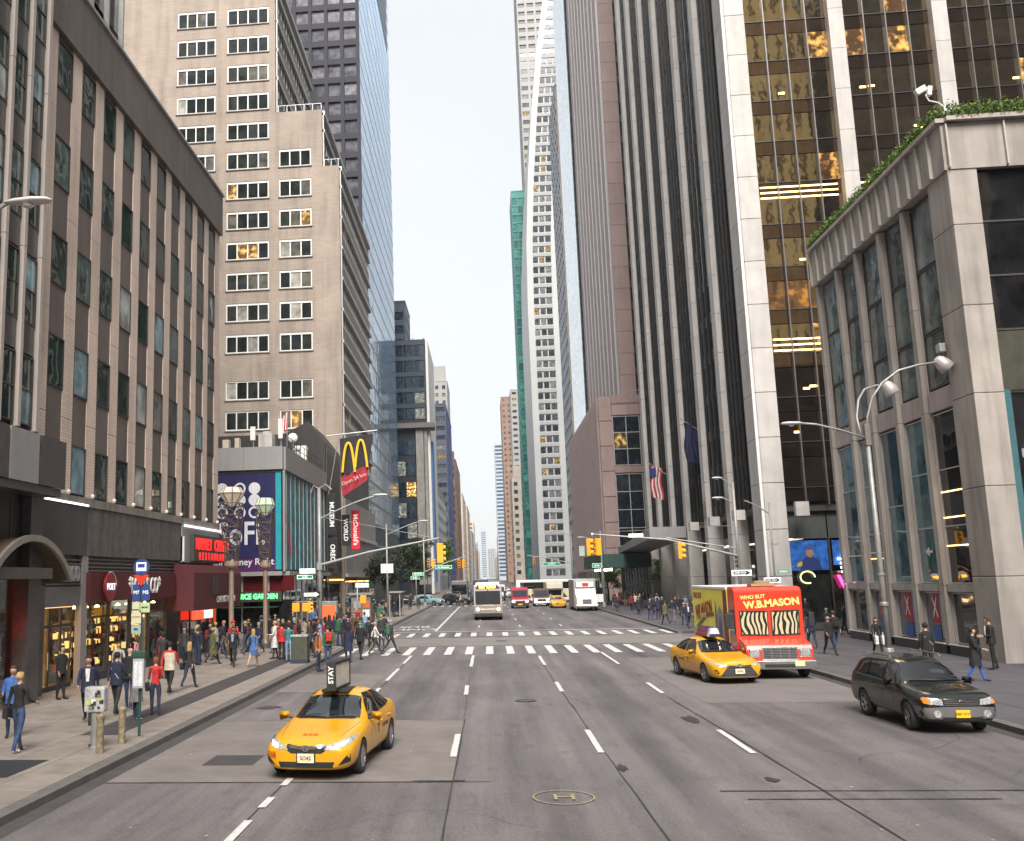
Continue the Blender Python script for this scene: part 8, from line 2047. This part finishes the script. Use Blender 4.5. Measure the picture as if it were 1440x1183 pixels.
person('person in dark suit and white shirt by the yellow side of the truck', 13.2, 68.4, 10, 'walk2', 'navy', 'charcoal', 'dark', 'short', 'jacket', 'navy', h=1.8, shirt=True)
person('person in white jacket standing alone in the far crosswalk', -3.9, 134.5, 90, 'walk', 'cream', 'charcoal', 'dark', 'short', h=1.76)
person('cyclist-like walker in dark coat right of the far crossing cars', 7.8, 128.0, 200, 'walk2', 'light grey', 'black', 'dark', 'short', h=1.78)
# ---- the crowds: each one a person of its own, told apart by clothes and by what is near -------
CN = ['black','navy','dark grey','grey','white','blue','red','green','brown','tan','purple','light blue','cream','teal','olive','dark red','orange','charcoal','light grey','pink']
LN = ['black','dark denim','denim','charcoal','khaki','grey']
used = set(); rp = random.Random(21)
def crowd(n, area, where, faces, light=False):
    (x0,x1,y0,y1) = area; placed = []
    cr = [c for c in CN]
    tries = 0
    while len(placed) < n and tries < 4000:
        tries += 1
        x, y = rp.uniform(x0,x1), rp.uniform(y0,y1)
        if any((x-a)**2+(y-b)**2 < .36 for a, b in placed): continue
        if any((x-p.matrix_basis.translation.x)**2+(y-p.matrix_basis.translation.y)**2 < .3 for p in PEOPLE): continue
        top = rp.choice(['black','navy','dark grey','charcoal','black','navy'] if rp.random() < .70 else cr); leg = rp.choice(LN)
        w = rp.choice([None,'jacket','coat',None,'jacket']); fem = rp.random() < .45; hr = rp.choice(['dark','dark','brown','blonde','grey']); bg = rp.choice([None,None,None,'shoulder','backpack'])
        st = 'long' if fem and rp.random() < .6 else 'short'
        key = (top, leg, w, hr, bg, where)
        if key in used: continue
        used.add(key); placed.append((x,y))
        ln = {'dark denim':'dark jeans','denim':'blue jeans'}.get(leg, leg+' trousers')
        gm = {None:'top','jacket':'jacket','coat':'coat'}[w]
        lab = '%s hair, %s %s, %s%s, %s' % (hr, top, gm, ln, {None:'',"shoulder":', shoulder bag','backpack':', backpack'}[bg], where)
        person(lab, x, y, rp.choice(faces)+rp.uniform(-25,25), rp.choice(['walk','walk2','stand','stride','stand','lean']), top, leg, hr, st, w, top, rp.choice([0,0,1,2,3,4]), fem, rp.uniform(1.60,1.84), bg, rp.choice(['black','brown','navy','dark red']))
crowd(14, (-10.3,-6.2,53.5,58.5), 'by the left corner traffic mast', [0,180,90,120])
crowd(20, (-14.2,-8.6,47.5,56.2), 'left corner crowd', [0,180,90,-90])
crowd(15, (-14.5,-6.5,57.2,66.5), 'crossing the left side street', [0,180,170])
crowd(15, (-13.8,-8.8,67.5,82), 'sidewalk beside teal glass', [0,180])
crowd(12, (-13.5,-8.8,84,102), 'sidewalk under the banner', [0,180])
crowd(10, (-13.0,-8.6,104,134), 'distant left sidewalk', [0,180])
crowd(5, (-14.4,-12.4,43.5,48.5), 'beside the maroon awning', [0,180,90])
crowd(10, (13.2,18.6,66.5,78), 'right sidewalk by the yellow truck side', [0,180])
crowd(13, (12.8,18.6,79,95), 'right sidewalk before the tower columns', [0,180])
crowd(14, (12.8,18.6,96,122), 'distant right sidewalk near the scaffold', [0,180])
crowd(9, (17.0,24.0,57.5,70), 'corner by the hockey shop', [0,180,90,-90])
crowd(4, (-7,-1,134.8,138.2), 'in the far crosswalk', [90,-90])
# ================================================================== AIR
def haze():
    m = bpy.data.materials.new('haze'); m.use_nodes = True; nt = m.node_tree; nt.nodes.clear()
    out = nt.nodes.new('ShaderNodeOutputMaterial'); v = nt.nodes.new('ShaderNodeVolumePrincipled')
    v.inputs['Color'].default_value = (.90,.95,1,1); v.inputs['Density'].default_value = .00013; v.inputs['Anisotropy'].default_value = .2
    nt.links.new(v.outputs[0], out.inputs['Volume'])
    MB().box(-700, 700, -300, 3300, -1.2, 340).build('haze', m, kind='stuff')
haze()
